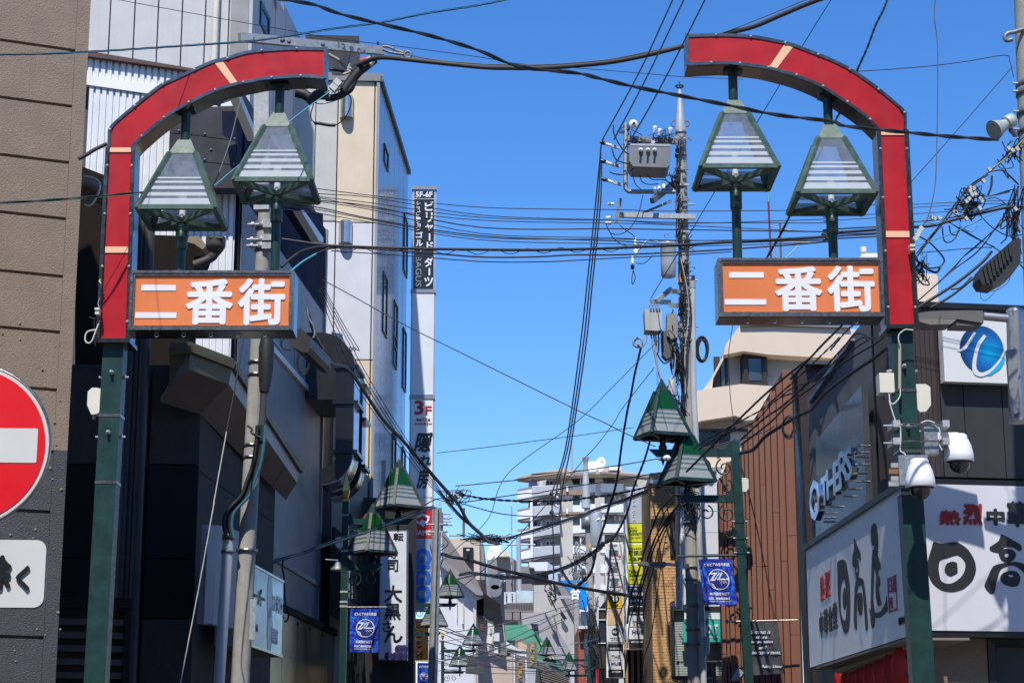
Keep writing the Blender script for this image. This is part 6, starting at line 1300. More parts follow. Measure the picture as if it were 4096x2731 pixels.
# ================================================================ far buildings in the middle
ZR, ZS, ZT = Z(2000,1780,3.564), Z(1700,1900,3.564), Z(3600,500,1.96)
apc = M('apartment_render', (.47, .45, .415), .85, var=.04, scale=.3); apw = M('apartment_white_panel', (.66, .67, .69), .6, var=.03, scale=.3); apd = M('apartment_grey_edge', (.23, .215, .215), .7, var=.04, scale=.3)
apr = M('apartment_roof', (.42, .33, .24), .8, scale=.3); apb = M('apartment_blue_wall', (.02, .04, .16), .6)
YA = 260; FA = front(YA, 0, 2300, 2000)
ap = thing('apartment_block', 'grey and white apartment tower with balconies at the far end of the lane', 'building', FA.hit(2300, 2731))
part('core', MB().poly(FA, [ZR(410, 430), ZR(870, 370), ZR(990, 360), ZR(2110, 470), ZR(2120, 3600), ZR(410, 3600)], 14, -2.2), apc, ap)
part('roof', MB().prism([P(*ZR(*p), Y) for p, Y in (((250,460),YA-2.5),((445,405),YA-2.6),((880,332),YA+6),((1180,362),YA+5),((1480,328),YA+7),((2125,415),YA-1),((2125,430),YA-2.4),((1360,378),YA-2.2),((1060,410),YA-2.3),((870,384),YA-2.6))], (0, 0, -.3)), apr, ap)
for q in (((250,460),(870,382),(870,418),(410,498),(250,482)), ((990,395),(1360,372),(1355,410),(1250,405),(1150,430),(1050,425)), ((1420,372),(2125,425),(2120,460),(1500,400),(1425,400))):
    part('eave_fascia', MB().poly(FA, [ZR(*p) for p in q], 2.4, 2.4), apd, ap)
for k in range(7):
    y = k*288
    def zq(x0, y0, x1, y1_, off, t, m, nm, **kw): return part(nm, MB().rect(FA, *ZR(x0, y0+y), *ZR(x1, y1_+y), t, off), m, ap, **kw)
    zq(415, 490, 528, 590, -1.6, .5, apb, 'blue_wall')
    if k < 6:
        part('balcony_slab', MB().poly(FA, [ZR(252, 770+y), ZR(455, 735+y), ZR(850, 672+y), ZR(870, 700+y), ZR(600, 742+y), ZR(420, 790+y), ZR(300, 790+y)], 2.3, 2.25), apd, ap)
        part('balcony_parapet', MB().poly(FA, [ZR(252, 650+y), ZR(452, 612+y), ZR(455, 735+y), ZR(252, 770+y)], .2, 2.4), apw, ap)
        part('parapet_cap', MB().poly(FA, [ZR(250, 628+y), ZR(450, 588+y), ZR(452, 614+y), ZR(250, 654+y)], .3, 2.45), apd, ap)
        part('louvre_panel', MB().poly(FA, [ZR(456, 582+y), ZR(850, 562+y), ZR(858, 672+y), ZR(456, 735+y)], .08, 2.38), M('louvre_grey', (.42, .45, .5), .5, scale=.5), ap)
        m = MB()
        for j in range(9): m.poly(FA, [ZR(456, 590+j*16.5+y), ZR(852, 568+j*12+y), ZR(852, 574+j*12+y), ZR(456, 598+j*16.5+y)], .05, 2.45)
        part('louvre_slats', m, apw, ap, kind='stuff')
    FAw = FA.shift(-2.1); a0, z0, a1, z1 = FAw.rect(*ZR(650, 500+y), *ZR(765, 620+y)); win(ap, FAw, a0, z0, a1, z1, white, wglassb, .12, .1, .05, 1)
    zq(572, 515, 610, 580, -1.9, .3, apw, 'water_heater')
    FAw = FA.shift(-2.0); a0, z0, a1, z1 = FAw.rect(*ZR(1042, 492+y), *ZR(1142, 570+y)); win(ap, FAw, a0, z0, a1, z1, gframe, wglassb, .1, .1, .05, 1)
    FAw = FA.shift(-2.0); a0, z0, a1, z1 = FAw.rect(*ZR(1265, 485+y), *ZR(1325, 545+y)); win(ap, FAw, a0, z0, a1, z1, gframe, wglassb, .1, .1, .05, 0)
    FAw = FA.shift(-2.0); a0, z0, a1, z1 = FAw.rect(*ZR(1515, 478+y), *ZR(1640, 560+y)); win(ap, FAw, a0, z0, a1, z1, gframe, wglassb, .1, .1, .05, 1)
    zq(1140, 440, 1160, 570, .1, .4, apw, 'post')
    part('balcony_parapet', MB().poly(FA, [ZR(1035, 565+y), ZR(1205, 562+y), ZR(1275, 548+y), ZR(1362, 548+y), ZR(1362, 665+y), ZR(1275, 672+y), ZR(1200, 665+y), ZR(1040, 680+y)], .2, .4), apw, ap)
    part('balcony_slab', MB().poly(FA, [ZR(975, 680+y), ZR(1275, 668+y), ZR(1362, 668+y), ZR(1355, 700+y), ZR(1200, 720+y), ZR(1010, 712+y)], 2.2, .3), apd, ap)
    part('balcony_parapet', MB().poly(FA, [ZR(1435, 545+y), ZR(1760, 548+y), ZR(1760, 665+y), ZR(1435, 668+y)], .2, .5), apw, ap)
    part('balcony_slab', MB().poly(FA, [ZR(1420, 668+y), ZR(1640, 668+y), ZR(1780, 668+y), ZR(1780, 705+y), ZR(1650, 688+y), ZR(1450, 700+y)], 2.2, .4), apd, ap)
    zq(1630, 430, 1720, 490, -1.2, .6, apw, 'air_conditioner'); zq(1655, 440, 1690, 482, -1.15, .05, apd, 'fan_grille')
for x0, x1, x2 in ((870, 985, 1050), (1355, 1420, 1500)):
    part('pier', MB().poly(FA, [ZR(x0, 375), ZR(x1, 378), ZR(x2-10, 560), ZR(x2-10, 3600), ZR(x0-20, 3600)], 2.6, .35), apc, ap)
part('satellite_dish', MB().lathe(P(*ZR(1315, 310), YA), [(.02, .3), (.6, .2), (.85, 0), (.85, -.05), (.4, .15)], 16, (.1, 1, -.3)), white, ap); part('satellite_dish', MB().lathe(P(*ZR(1420, 288), YA), [(.02, .4), (.8, .3), (1.2, 0), (1.15, -.05), (.5, .3)], 16, (.75, .6, -.2)), white, ap)
part('roof_unit', MB().rect(FA, *ZR(1550, 310), *ZR(1720, 352), 2, .5), white, ap)
part('roof_mast', MB().tube([P(*ZR(1030, 345), YA), P(*ZR(1022, 0), YA)], .16, 6), galv, ap); part('drain_pipe', MB().tube([P(*ZR(447, 780), YA-2.6), P(*ZR(455, 1600), YA-2.6)], .2, 6), white, ap)
def simple(name, label, polys, cat='building'):
    """polys: (part name, ZQ polygon, Y, depth, material)"""
    Y0 = polys[0][2]; c = P(*ZQ(*polys[0][1][0]), Y0); t = thing(name, label, cat, c)
    for nm, pg, Y, t_, m in polys: part(nm, MB().poly(front(Y, 0), [ZQ(*q) for q in pg], t_), m, t)
    return t
taupe = M('taupe_render', (.24, .215, .21), .8, var=.05, scale=.5); bei = M('pinkish_beige_render', (.50, .40, .34), .8, var=.05, scale=.5); lav = M('lavender_grey_roof', (.36, .33, .34), .6, var=.05, scale=.5, streak=.1); ggr = M('green_roof_tiles', (.09, .33, .20), .45, var=.05, scale=.5); cgr = M('grey_concrete_wall', (.44, .42, .385), .85, var=.06, scale=.6, streak=.4); slate = M('grey_brown_roof', (.20, .175, .17), .6, var=.06, scale=.6)
wst = M('white_stucco', (.62, .63, .68), .8, var=.04, scale=.6); palew = M('pale_equipment', (.6, .63, .65), .5)
simple('gabled_building', 'white walled building with a steep grey-brown roof behind the galvanised pole', [
  ('wall', [(250,430),(375,500),(560,640),(740,775),(680,800),(700,1700),(250,1700)], 52, 6, wst),
  ('roof_edge', [(350,455),(390,455),(740,752),(742,780),(690,778),(372,520)], 51.6, .6, M('roof_edge_grey', (.25, .24, .25), .6)),
  ('roof', [(375,180),(392,205),(560,455),(660,580),(742,765),(700,758),(378,458)], 51.7, .8, slate),
  ('corner_pipe', [(655,760),(682,775),(682,1700),(655,1700)], 51.9, .1, M('cream_pipe', (.6, .55, .48), .6)),
  ('wall_bracket', [(507,820),(512,820),(512,1000),(507,1000)], 51.9, .1, cream), ('wall_bracket', [(556,855),(570,855),(570,1035),(556,1035)], 51.9, .1, cream)])
simple('beige_building', 'beige building with a tall black window behind the steep roof', [
  ('wall', [(440,270),(705,265),(712,300),(715,640),(440,640)], 62, 8, M('pale_beige_wall', (.52, .43, .35), .8, scale=.5)),
  ('side_wall', [(706,268),(752,330),(760,640),(712,640)], 62.2, 6, taupe), ('window', [(563,352),(657,352),(657,565),(620,550),(563,430)], 61.9, .1, blackp), ('window_lamp', [(595,368),(622,368),(622,380),(595,380)], 61.7, .1, white)])
tbd = simple('taupe_building', 'taupe block with small window and stacked air conditioners left of the apartment tower', [
  ('wall', [(780,440),(1000,440),(1002,1000),(780,1000)], 76, 8, taupe), ('side_wall', [(1000,438),(1062,490),(1064,1000),(1002,1000)], 76.3, 6, apd),
  ('window_frame', [(860,583),(943,583),(943,628),(860,628)], 75.8, .15, white), ('pane', [(866,588),(900,588),(900,622),(866,622)], 75.7, .08, wglassb), ('pane', [(905,588),(938,588),(938,622),(905,622)], 75.7, .08, wglassb),
  ('sill', [(912,645),(942,645),(942,658),(912,658)], 75.7, .3, white)])
for y in (645, 712):
    part('air_conditioner', MB().poly(front(75.2), [ZQ(825,y), ZQ(908,y), ZQ(908,y+60), ZQ(825,y+60)], .7), cream, tbd); part('fan_grille', MB().lathe(P(*ZQ(852, y+30), 75.15), [(.24, 0), (.24, .04)], 18, (0,-1,0)), galvd, tbd)
part('rooftop_unit', MB().poly(front(75.5), [ZQ(862,385), ZQ(930,378), ZQ(978,382), ZQ(980,432), ZQ(862,432)], 1.5), cream, tbd)
for x, y, r in ((845, 385, .4), (812, 415, .25)): part('satellite_dish', MB().lathe(P(*ZQ(x, y), 75), [(.02, .2), (r*.7, .1), (r, 0), (r*.95, -.02), (r*.5, .05)], 16, (.7, .6, -.2)), white, tbd)
part('mast', MB().tube([P(*ZQ(1000, 600), 75.5), P(*ZQ(1000, -20), 75.5)], .035, 6), galv, tbd); part('mast', MB().tube([P(*ZQ(1070, 740), 75), P(*ZQ(1062, 250), 75)], .09, 8), galv, tbd)
part('antenna', MB().tube([P(*ZQ(955, 328), 75), P(*ZQ(1212, 328), 75)], .04, 6), galv, tbd)
simple('tower_annex', 'stepped taupe and white annex with railings under the apartment tower', [
  ('wall', [(1075,590),(1210,590),(1210,1000),(1075,1000)], 79, 5, taupe), ('box', [(1080,522),(1172,522),(1210,548),(1210,590),(1170,588),(1080,575)], 78.5, 3, taupe),
  ('white_box', [(1157,485),(1322,482),(1324,560),(1212,562),(1200,535),(1157,525)], 78, 3, apw), ('white_box_side', [(1323,484),(1410,545),(1420,680),(1330,640)], 78.2, 3, lilac),
  ('balcony_wall', [(1080,680),(1172,678),(1210,700),(1210,735),(1080,740)], 77.5, 1, taupe), ('recess', [(1200,600),(1380,600),(1380,690),(1200,690)], 79.5, 1, slate)])
m = thing('roof_railing', 'thin dark railing along the flat roof between taupe and green roofs', 'railing', P(*ZQ(1000, 920), 72))
for a_x, b_x in (((958,855),(1245,850)),((1245,850),(1320,885)),((958,925),(1245,925)),((1245,925),(1320,950))): part('rail', MB().tube([P(*ZQ(*a_x), 72), P(*ZQ(*b_x), 72)], .03, 5), slate, m)
for k in range(24): part('baluster', MB().tube([P(*ZQ(962+k*14.8, 853+(0 if k < 20 else (k-19)*7)), 72), P(*ZQ(962+k*14.8, 925+(0 if k < 20 else (k-19)*5)), 72)], .018, 4), slate, m)
simple('equipment_cabinet', 'white perforated rooftop cabinet, left of the pale blue one', [('cabinet', [(933,752),(1036,750),(1036,862),(933,862)], 73, 2, palew)]+[('louvre_hole', [(x,y),(x+10,y),(x+10,y+16),(x,y+16)], 72.9, .05, blackp) for x in (948, 1000) for y in (765, 790, 815)], 'cabinet')
simple('equipment_cabinet', 'wide pale blue rooftop cabinet beside the grey concrete wall', [('cabinet', [(1041,738),(1203,740),(1216,760),(1216,860),(1041,862)], 73.2, 2, M('pale_blue_cabinet', (.5, .58, .6), .5))], 'cabinet')
simple('concrete_building', 'grey concrete building with a slanting right side below the apartment tower', [
  ('wall', [(1200,690),(1375,685),(1380,930),(1480,1160),(1500,1320),(1200,1320)], 70, 6, cgr), ('slanted_wall', [(1372,682),(1410,690),(1570,980),(1620,1330),(1500,1320),(1430,1150),(1375,930)], 69.8, 6, cgr),
  ('roof_edge', [(1372,678),(1420,655),(1510,700),(1600,1000),(1560,990),(1410,700)], 69.6, 2, taupe), ('window', [(1436,900),(1498,990),(1470,1000),(1438,960)], 69.5, .1, blackp)])
simple('lavender_building', 'lavender-grey mansard building behind the green roof', [
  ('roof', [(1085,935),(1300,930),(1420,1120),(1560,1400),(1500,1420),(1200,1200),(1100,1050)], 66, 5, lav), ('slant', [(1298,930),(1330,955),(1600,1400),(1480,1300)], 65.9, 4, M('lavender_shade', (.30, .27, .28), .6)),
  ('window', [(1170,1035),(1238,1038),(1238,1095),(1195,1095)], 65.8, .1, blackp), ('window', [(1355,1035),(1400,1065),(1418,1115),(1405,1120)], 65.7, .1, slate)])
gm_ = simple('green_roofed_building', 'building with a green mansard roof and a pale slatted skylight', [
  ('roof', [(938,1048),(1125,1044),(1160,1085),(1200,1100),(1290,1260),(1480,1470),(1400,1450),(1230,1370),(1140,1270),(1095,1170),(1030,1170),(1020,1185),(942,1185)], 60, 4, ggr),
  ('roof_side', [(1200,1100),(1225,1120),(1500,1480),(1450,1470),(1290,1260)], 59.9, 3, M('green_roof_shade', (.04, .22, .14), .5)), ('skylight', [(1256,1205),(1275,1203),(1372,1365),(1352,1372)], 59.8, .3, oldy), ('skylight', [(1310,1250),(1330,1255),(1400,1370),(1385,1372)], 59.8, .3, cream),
  ('dark_louvres', [(1230,1370),(1400,1450),(1500,1480),(1560,1800),(1200,1800)], 59.9, 3, M('dark_louvre', (.06, .055, .055), .6)), ('recess', [(1030,1172),(1095,1172),(1135,1265),(1030,1250)], 59.8, .2, taupe), ('tan_fascia', [(1058,1190),(1140,1230),(1140,1262),(1060,1262)], 59.6, .4, oldy)])
for k in range(8): part('louvre', MB().poly(front(59.6), [ZQ(1240+k*4,1385+k*22), ZQ(1520+k*3,1500+k*16), ZQ(1520+k*3,1506+k*16), ZQ(1240+k*4,1395+k*22)], .2), slate, gm_)
pk = simple('pink_building', 'pinkish beige building with cables and meter boxes beneath the black balcony', [
  ('wall', [(680,985),(785,980),(800,1000),(930,1045),(940,1180),(952,1320),(1005,1320),(1010,1800),(680,1800)], 54, 5, bei), ('balcony', [(752,880),(916,962),(920,1045),(790,1000),(752,975)], 51.5, 1, blackp),
  ('dark_balcony', [(820,1205),(960,1200),(990,1230),(990,1310),(790,1325),(790,1290)], 51.4, .8, slate), ('awning', [(950,1190),(1060,1260),(1130,1265),(1130,1280),(955,1270)], 51.2, 1, palew),
  ('top_wall', [(690,780),(770,770),(900,860),(905,960),(750,880),(690,900)], 53, 3, dpan), ('air_conditioner', [(840,1115),(890,1118),(890,1190),(838,1190)], 51.2, .4, palew), ('air_conditioner', [(845,1235),(880,1235),(880,1305),(845,1305)], 51, .4, palew), ('meter_box', [(805,1070),(822,1070),(822,1120),(805,1120)], 51.5, .2, galv)])
for y in (1038, 1380): part('wall_lamp', MB().poly(front(51.7), [ZQ(718,y), ZQ(744,y), ZQ(744,y+60), ZQ(718,y+55)], .3), M('rust_brown', (.12, .04, .03), .6), pk)
for k in range(3): part('conduit', MB().tube(smooth([P(*ZQ(x+k*14, y), 51.6) for x, y in ((770,980),(795,1010),(800,1100),(790,1200),(800,1290))]), .05, 6), cream, pk)
stl_ = thing('fire_stairs', 'rusty dark fire stairs beside the gabled white building', 'stairs', P(*ZQ(700, 970), 50))
for k in range(9): part('tread', MB().poly(front(53), [ZQ(684, 790+k*20), ZQ(745, 800+k*20), ZQ(745, 806+k*20), ZQ(684, 797+k*20)], .8), dframe, stl_)
for x in (686, 742): part('stringer', MB().poly(front(52.9), [ZQ(x, 780), ZQ(x+5, 780), ZQ(x+5, 975), ZQ(x, 970)], .1), dframe, stl_)
gl_ = M('grey_lightbox_face', (.22, .18, .19), .4)
for lb, pg, tx in (('lower grey street sign with gold letters and a white frame', [(1018,1308),(1132,1308),(1134,1700),(1018,1700)], (1055,1335,1092,1530)), ('upper grey street sign with gold letters beside the green roof', [(1138,1195),(1226,1195),(1226,1432),(1140,1425)], (1168,1212,1206,1405))):
    t = simple('vertical_sign', lb, [('casing', pg, 48, .4, white if pg[0][0] == 1018 else gl_), ('face', [(pg[0][0]+10, pg[0][1]+12), (pg[1][0]-10, pg[1][1]+12), (pg[2][0]-10, pg[2][1]-5), (pg[3][0]+10, pg[3][1]-5)], 47.98, .1, gl_)], 'sign')
    mt = MB(); tz(front(47.9), mt, 'ALTIRA', ZQ, *tx, .02, 1); part('lettering', mt, M('gold_print', (.6, .42, .06), .4), t)
bs = simple('blue_sign', 'bright blue sign with white character behind the distant utility poles', [('casing', [(1438,645),(1672,645),(1676,905),(1610,890),(1500,720)], 66, .6, M('bright_blue', (.0, .24, .72), .4))], 'sign')
mt = MB(); tz(front(65.9), mt, '合', ZQ, 1525, 700, 1615, 820, .04); part('lettering', mt, whitel, bs)
simple('red_shopfront', 'narrow strip of red brick shops behind the distant poles', [('wall', [(1600,1060),(1780,1060),(1780,1800),(1600,1800)], 58, 4, M('rust_red_wall', (.32, .09, .05), .7, scale=.5)), ('glass', [(1618,925),(1700,925),(1700,1060),(1618,1060)], 57.8, .2, wglassb), ('white_band', [(1600,1055),(1780,1050),(1780,1075),(1600,1080)], 57.6, .3, wst), ('glass', [(1650,1120),(1690,1120),(1690,1400),(1650,1400)], 57.8, .2, wglassb), ('red_sign', [(1760,1440),(1790,1440),(1790,1700),(1760,1700)], 44, .3, M('sign_red'))])
simple('lane_end_shop', 'pale shop fronts closing the far end of the lane', [('wall', [(1100,1320),(1720,1330),(1720,1900),(1100,1900)], 100, 4, M('pale_shopfront', (.4, .42, .43), .7, var=.2, scale=.4))])
simple('hillside_house', 'grey-tiled low building filling the gap behind the pink building', [('wall', [(560,1000),(1000,760),(1600,900),(1700,1900),(500,1900)], 104, 4, taupe)])
# antennas left of the sky gap
aa = thing('roof_antenna', 'comb-shaped television antennas above the galvanised pole', 'antenna', P(*ZQ(378, 200), 46))
part('mast', MB().tube([P(*ZQ(378, 200), 46), P(*ZQ(376, 40), 46)], .03, 6), galvd, aa); part('mast', MB().tube([P(*ZQ(570, 262), 60), P(*ZQ(572, 0), 60)], .045, 6), M('brown_mast'), aa)
for k, (y, x0, x1) in enumerate(((52,375,455),(85,372,470),(92,380,450),(118,372,455),(150,380,470),(205,360,430),(245,440,560))): part('rod', MB().tube([P(*ZQ(x0, y), 46), P(*ZQ(x1, y+2), 46)], .02, 4), galv, aa)
# ================================================================ distant utility poles
def insul(parent, c, ax, L=.3, r=.07):
    n = 4; prof = [(r*.4, 0)]
    for k in range(n): prof += [(r, L*(k+.2)/n), (r, L*(k+.45)/n), (r*.6, L*(k+.6)/n)]
    prof += [(r*.4, L)]; part('insulator', MB().lathe(c, prof, 12, ax), ceram, parent)
d1, da, dbm = utility_pole('distant utility pole with a grey transformer before the apartment tower', (2343, 1900), (2378, 2731), 52, .075, .115)
part('tapered_cap', MB().lathe(da, [(.12, -.9), (.11, -.4), (.075, 0), (.06, 0.4), (.1, .45), (.1, .5)], 12), M('pale_steel', (.5, .52, .52), .5, .3), d1)
for y in (675, 990):
    part('crossarm', MB().bar(P(*ZR(885, y), 52), P(*ZR(1215, y), 52), .14, .14), M('rusty_arm', (.3, .2, .14), .7, rust=.3), d1); insul(d1, P(*ZR(960, y-10), 51.9), (0,0,1), .15, .035)
part('transformer', MB().lathe(P(*ZR(1375, 1450), 51.5), [(.14, 0), (.155, .03), (.165, .9), (.14, .97), (.04, 1.0)], 20), M('transformer_grey', (.42, .45, .48), .4, .2), d1)
for x in (1390, 1460): insul(d1, P(*ZR(x, 1075), 51), (.3,-.8,.3), .12, .04)
part('band', MB().lathe(P(*ZR(1245, 1085), 52)-Vector((0,0,.2)), [(.16, 0), (.17, .0), (.17, .35), (.16, .35)], 12), galvd, d1)
part('warning_tag', MB().rect(front(51.8), *ZR(1265, 1400), *ZR(1298, 1455), .02), M('orange_tag', (.85, .3, .02), .5), d1)
part('wire_bundle', MB().tube([P(*ZQ(x, y), 51.7) for x, y in ((1712,900),(1722,1080),(1735,1250),(1745,1500),(1748,1750))], [.05, .09, .12, .2, .24], 9), black, d1)
jn = MB(); rnd = random.Random(5)
def tangle(mb, c, rx, rz, n, r, seed, ry=.1):
    q = random.Random(seed)
    for _ in range(n):
        pts = [Vector((c.x+q.gauss(0, rx), c.y+q.gauss(0, ry), c.z+q.gauss(0, rz))) for _ in range(q.randint(4, 6))]; mb.tube(smooth(pts, 5), r*q.uniform(.7, 1.4), 4, False)
m = MB(); tangle(m, P(*ZQ(1590, 480), 51), .16, .3, 8, .016, 1); part('loose_wires', m, greyc, d1, kind='stuff')
m = MB(); tangle(m, P(*ZQ(1725, 1150), 51), .12, .5, 12, .012, 2); part('loose_wires', m, black, d1, kind='stuff')
part('switch_box', MB().rect(front(51.2), *ZQ(1630, 540), *ZQ(1665, 650), .5), M('old_switch_grey', (.25, .24, .22), .7), d1)
d2, da2, db2 = utility_pole('farther thin utility pole just left of the transformer pole', (2304, 2330), (2312, 2731), 66, .1, .12)
part('crossarm', MB().bar(P(*ZQ(1400, 798), 66), P(*ZQ(1600, 798), 66), .1, .1), galv, d2)
m = MB(); tangle(m, P(*ZQ(1370, 770), 66), .12, .3, 6, .015, 3); part('loose_wires', m, black, d2, kind='stuff')
dl = thing('tube_light', 'small strip lights on brackets between the far lane wires', 'lamp', P(*ZQ(650, 1450), 50))
for (a_x, b_x, Y) in (((590,1440),(745,1452),50),((605,1368),(700,1375),50),((1495,1410),(1625,1372),60)): part('housing', MB().bar(P(*ZQ(*a_x), Y), P(*ZQ(*b_x), Y), .24, .22), M('dark_lamp_housing', (.06, .06, .065), .5), dl)
hv = thing('line_insulators', 'three dark and white strain insulators with a long drop rod before the apartment tower', 'insulator', P(*ZR(740, 800), 50))
for y in (700, 830, 965): insul(hv, P(*ZR(740, y), 50), (.9, 0, -.5), .2, .04); part('sleeve', MB().lathe(P(*ZR(735, y-8), 50), [(.05, -.05), (.05, .05)], 8, (.9,0,-.5)), black, hv)
part('drop_rod', MB().tube([P(*ZR(738, 760), 50), P(*ZR(765, 1568), 50), P(*ZQ(1375, 640), 50)], .02, 6), black, hv)
# ================================================================ main utility pole, right of centre
YU = 26.4
cp, pa, pb_ = utility_pole('crowded concrete utility pole right of centre with switchgear, transformer and silver lamp', ZI(948, 1180), (2776, 2731), YU, .073, .090)
part('tapered_cap', MB().tube([P(*ZI(x, y), YU) for x, y in ((948,1190),(945,1160),(942,1040),(940,900),(937,800))], [.075, .083, .06, .038, .03], 16), M('pale_steel', (.5, .52, .52), .45, .4), cp)
for y, r in ((1190, .083), (1280, .082), (1345, .082), (1395, .086), (1520, .084)): c = P(*ZI(948, y), YU); part('steel_band', MB().lathe(c-Vector((0,0,.02)), [(r-.01, 0), (r, 0), (r, .04), (r-.01, .04)], 18), galvd, cp)
part('top_ring', MB().tube([P(*ZI(936, 775), YU)+Vector((.055*math.cos(t), .055*math.sin(t), 0)) for t in [k*math.pi/6 for k in range(13)]], .012, 5), blackp, cp)
part('top_spike', MB().tube([P(*ZI(937, 800), YU), P(*ZI(938, 732), YU)], .008, 5), black, cp)
for s in (-1, 1): part('eye_bracket', MB().tube([P(*ZI(945+s*58, 1110), YU)+Vector((.035*math.cos(t), 0, .045*math.sin(t))) for t in [k*math.pi/5 for k in range(11)]], .009, 5), M('rusty_steel'), cp)
def U(Zf, *l): return [P(*Zf(*q[:2]), YU-(q[2] if len(q) > 2 else .15)) for q in l]
part('crossarm', MB().bar(*U(ZI, (470,1245), (920,1270)), .07, .07), galvd, cp)
part('hanger_frame', MB().tube(U(ZI, (455,1105), (452,1568))+U(ZK, (452,60), (455,125), (480,148), (520,150), (900,150)), .034, 4), galv, cp)
part('switch_tank', MB().poly(front(YU-.45), [ZI(498,1300), ZI(852,1302), ZI(862,1340), ZI(850,1480), ZI(820,1502), ZI(520,1490), ZI(485,1440), ZI(490,1330)], .5), M('tank_grey', (.20, .21, .215), .5, .3, streak=.3), cp)
part('tank_flange', MB().bar(*U(ZI, (495,1300,.7), (855,1305,.7)), .04, .03), galv, cp)
for x in (590, 655, 715): c = P(*ZI(x, 1345), YU-.47); part('bushing', MB().lathe(c, [(.03, -.01), (.03, .02), (.015, .04), (.015, .1)], 12, (-.3,-1,-.2)), ceram, cp)
c = P(*ZI(524, 1112), YU-.3); part('disc_insulator', MB().lathe(c, [(.012, -.09), (.035, -.08), (.062, -.02), (.065, 0), (.06, .01), (.03, .012), (.018, .04)], 22, (.1, -1, -.1)), ceram, cp); part('stud', MB().lathe(c, [(.018, .0), (.018, .06)], 10, (.1,-1,-.1)), blackp, cp)
for x, y in ((712, 1140), (755, 1165), (850, 1155)):
    c = P(*ZI(x, y), YU-.25); part('post_insulator', MB().lathe(c-Vector((0,0,.05)), [(.02, -.03), (.026, 0), (.03, .04), (.031, .06), (.012, .07)], 14, (.15, -.25, 1)), ceram, cp); part('stem', MB().tube([c-Vector((0,0,.05)), c-Vector((.03,0,.2))], .01, 6), black, cp)
for q in (ZI(262, 1285), ZI(265, 1450), ZK(275, 45)):
    c = P(q[0], q[1], YU-.2); insul(cp, c, (.9, -.1, -.35), .12, .025); part('rubber_boot', MB().lathe(c, [(.024, -.06), (.03, -.02), (.024, .02)], 10, (.9,-.1,-.35)), blackp, cp); part('strain_plate', MB().bar(c+Vector((.11,0,-.04)), c+Vector((.22,0,-.07)), .035, .04), galv, cp)
part('crossarm', MB().bar(*U(ZK, (365,358), (1078,376)), .06, .07), galv, cp)
part('upright_arm', MB().bar(*U(ZK, (405,212,.2), (372,432,.2)), .05, .05), galvd, cp)
for x, y in ((325, 260), (305, 382), (300, 432)): insul(cp, P(*ZK(x+25, y), YU-.2), (-1, 0, 0), .09, .026)
part('brace', MB().bar(*U(ZK, (865,232), (560,362)), .03, .03), galvd, cp); part('spare_arm', MB().bar(*U(ZK, (690,232,.4), (900,70,-.3)), .06, .08), galvd, cp)
for x, y in ((795, 85), (755, 115), (718, 128)): c = P(*ZK(x, y+25), YU-.3); part('post_insulator', MB().lathe(c, [(.02, -.02), (.026, 0), (.026, .03), (.018, .04), (.018, .07)], 12), ceram, cp)
tc = P(*ZK(838, 915), YU-.35); part('transformer', MB().lathe(tc, [(.09, -.0), (.102, .01), (.106, .22), (.108, .46), (.115, .47), (.1, .50), (.03, .515)], 24), M('transformer_grey', (.42, .45, .48), .4, .2), cp)
part('lid_ring', MB().tube([P(*ZK(818, 540), YU-.4)+Vector((.025*math.cos(t), 0, .03*math.sin(t))) for t in [k*math.pi/5 for k in range(11)]], .006, 5), galvd, cp)
insul(cp, P(*ZK(540, 640), YU-.2), (0, 0, 1), .13, .026); insul(cp, P(*ZK(515, 800), YU-.2), (0, 0, 1), .12, .026); part('fuse_body', MB().lathe(P(*ZK(545, 715), YU-.2), [(.025, 0), (.032, .01), (.032, .07), (.022, .08)], 12), ceram, cp)
part('fuse_boot', MB().lathe(P(*ZK(516, 845), YU-.2), [(.018, 0), (.026, .01), (.028, .06)], 10), blackp, cp); part('fuse_arm', MB().tube(U(ZK, (555,690), (650,580), (740,600)), .014, 6), galv, cp)
for a_x, b_x in (((850,1040),(940,1045)),((850,1165),(940,1170)),((680,1135),(850,1140)),((730,1130),(860,1020))): part('support_arm', MB().bar(*U(ZK, (*a_x,.3), (*b_x,.1)), .05, .06), galv, cp)
bxm = M('cabinet_grey', (.42, .42, .40), .55, .1, streak=.2)
part('cable_box', MB().poly(front(YU-.5), [ZK(622,1200), ZK(778,1212), ZK(782,1378), ZK(740,1395), ZK(630,1388)], .3), bxm, cp)
for k in range(4):
    for j in range(2): c = P(*ZK(672+k*26+j*6, 1172+j*26), YU-.52); part('cable_gland', MB().lathe(c, [(.012, -.02), (.012, .02)], 10, (0,-.6,1)), M('pale_blue_gland', (.45, .55, .62), .4), cp)
part('cable_box', MB().poly(front(YU-.35), [ZK(825,1240), ZK(918,1248), ZK(922,1450), ZK(870,1470), ZK(822,1440)], .25), M('weathered_box', (.28, .27, .25), .8, grit=.3, bs=60), cp)
part('cable_box', MB().poly(front(YU-.3), [ZK(778,1395), ZK(830,1400), ZM(870,20), ZM(865,170), ZM(820,190), ZM(785,150), ZM(775,10)], .2), M('dark_box', (.10, .10, .10), .7), cp)
part('closure_cap', MB().lathe(P(*ZM(868, 520), YU-.35), [(.075, 0), (.077, .02), (.064, .07), (.055, .19), (.042, .23), (.015, .24)], 18), bxm, cp)
part('orange_plate', MB().rect(front(YU-.1), *ZK(925, 888), *ZK(957, 958), .01), M('orange_tag'), cp)
for y in range(40, 1400, 62): c = at_v(pa, pb_, ZK(0, y)[1], YU); part('step_clip', MB().bar(c+Vector((-.02+.02*(y % 3),-.092,0)), c+Vector((.06,-.085,.01)), .02, .04), galvd, cp)
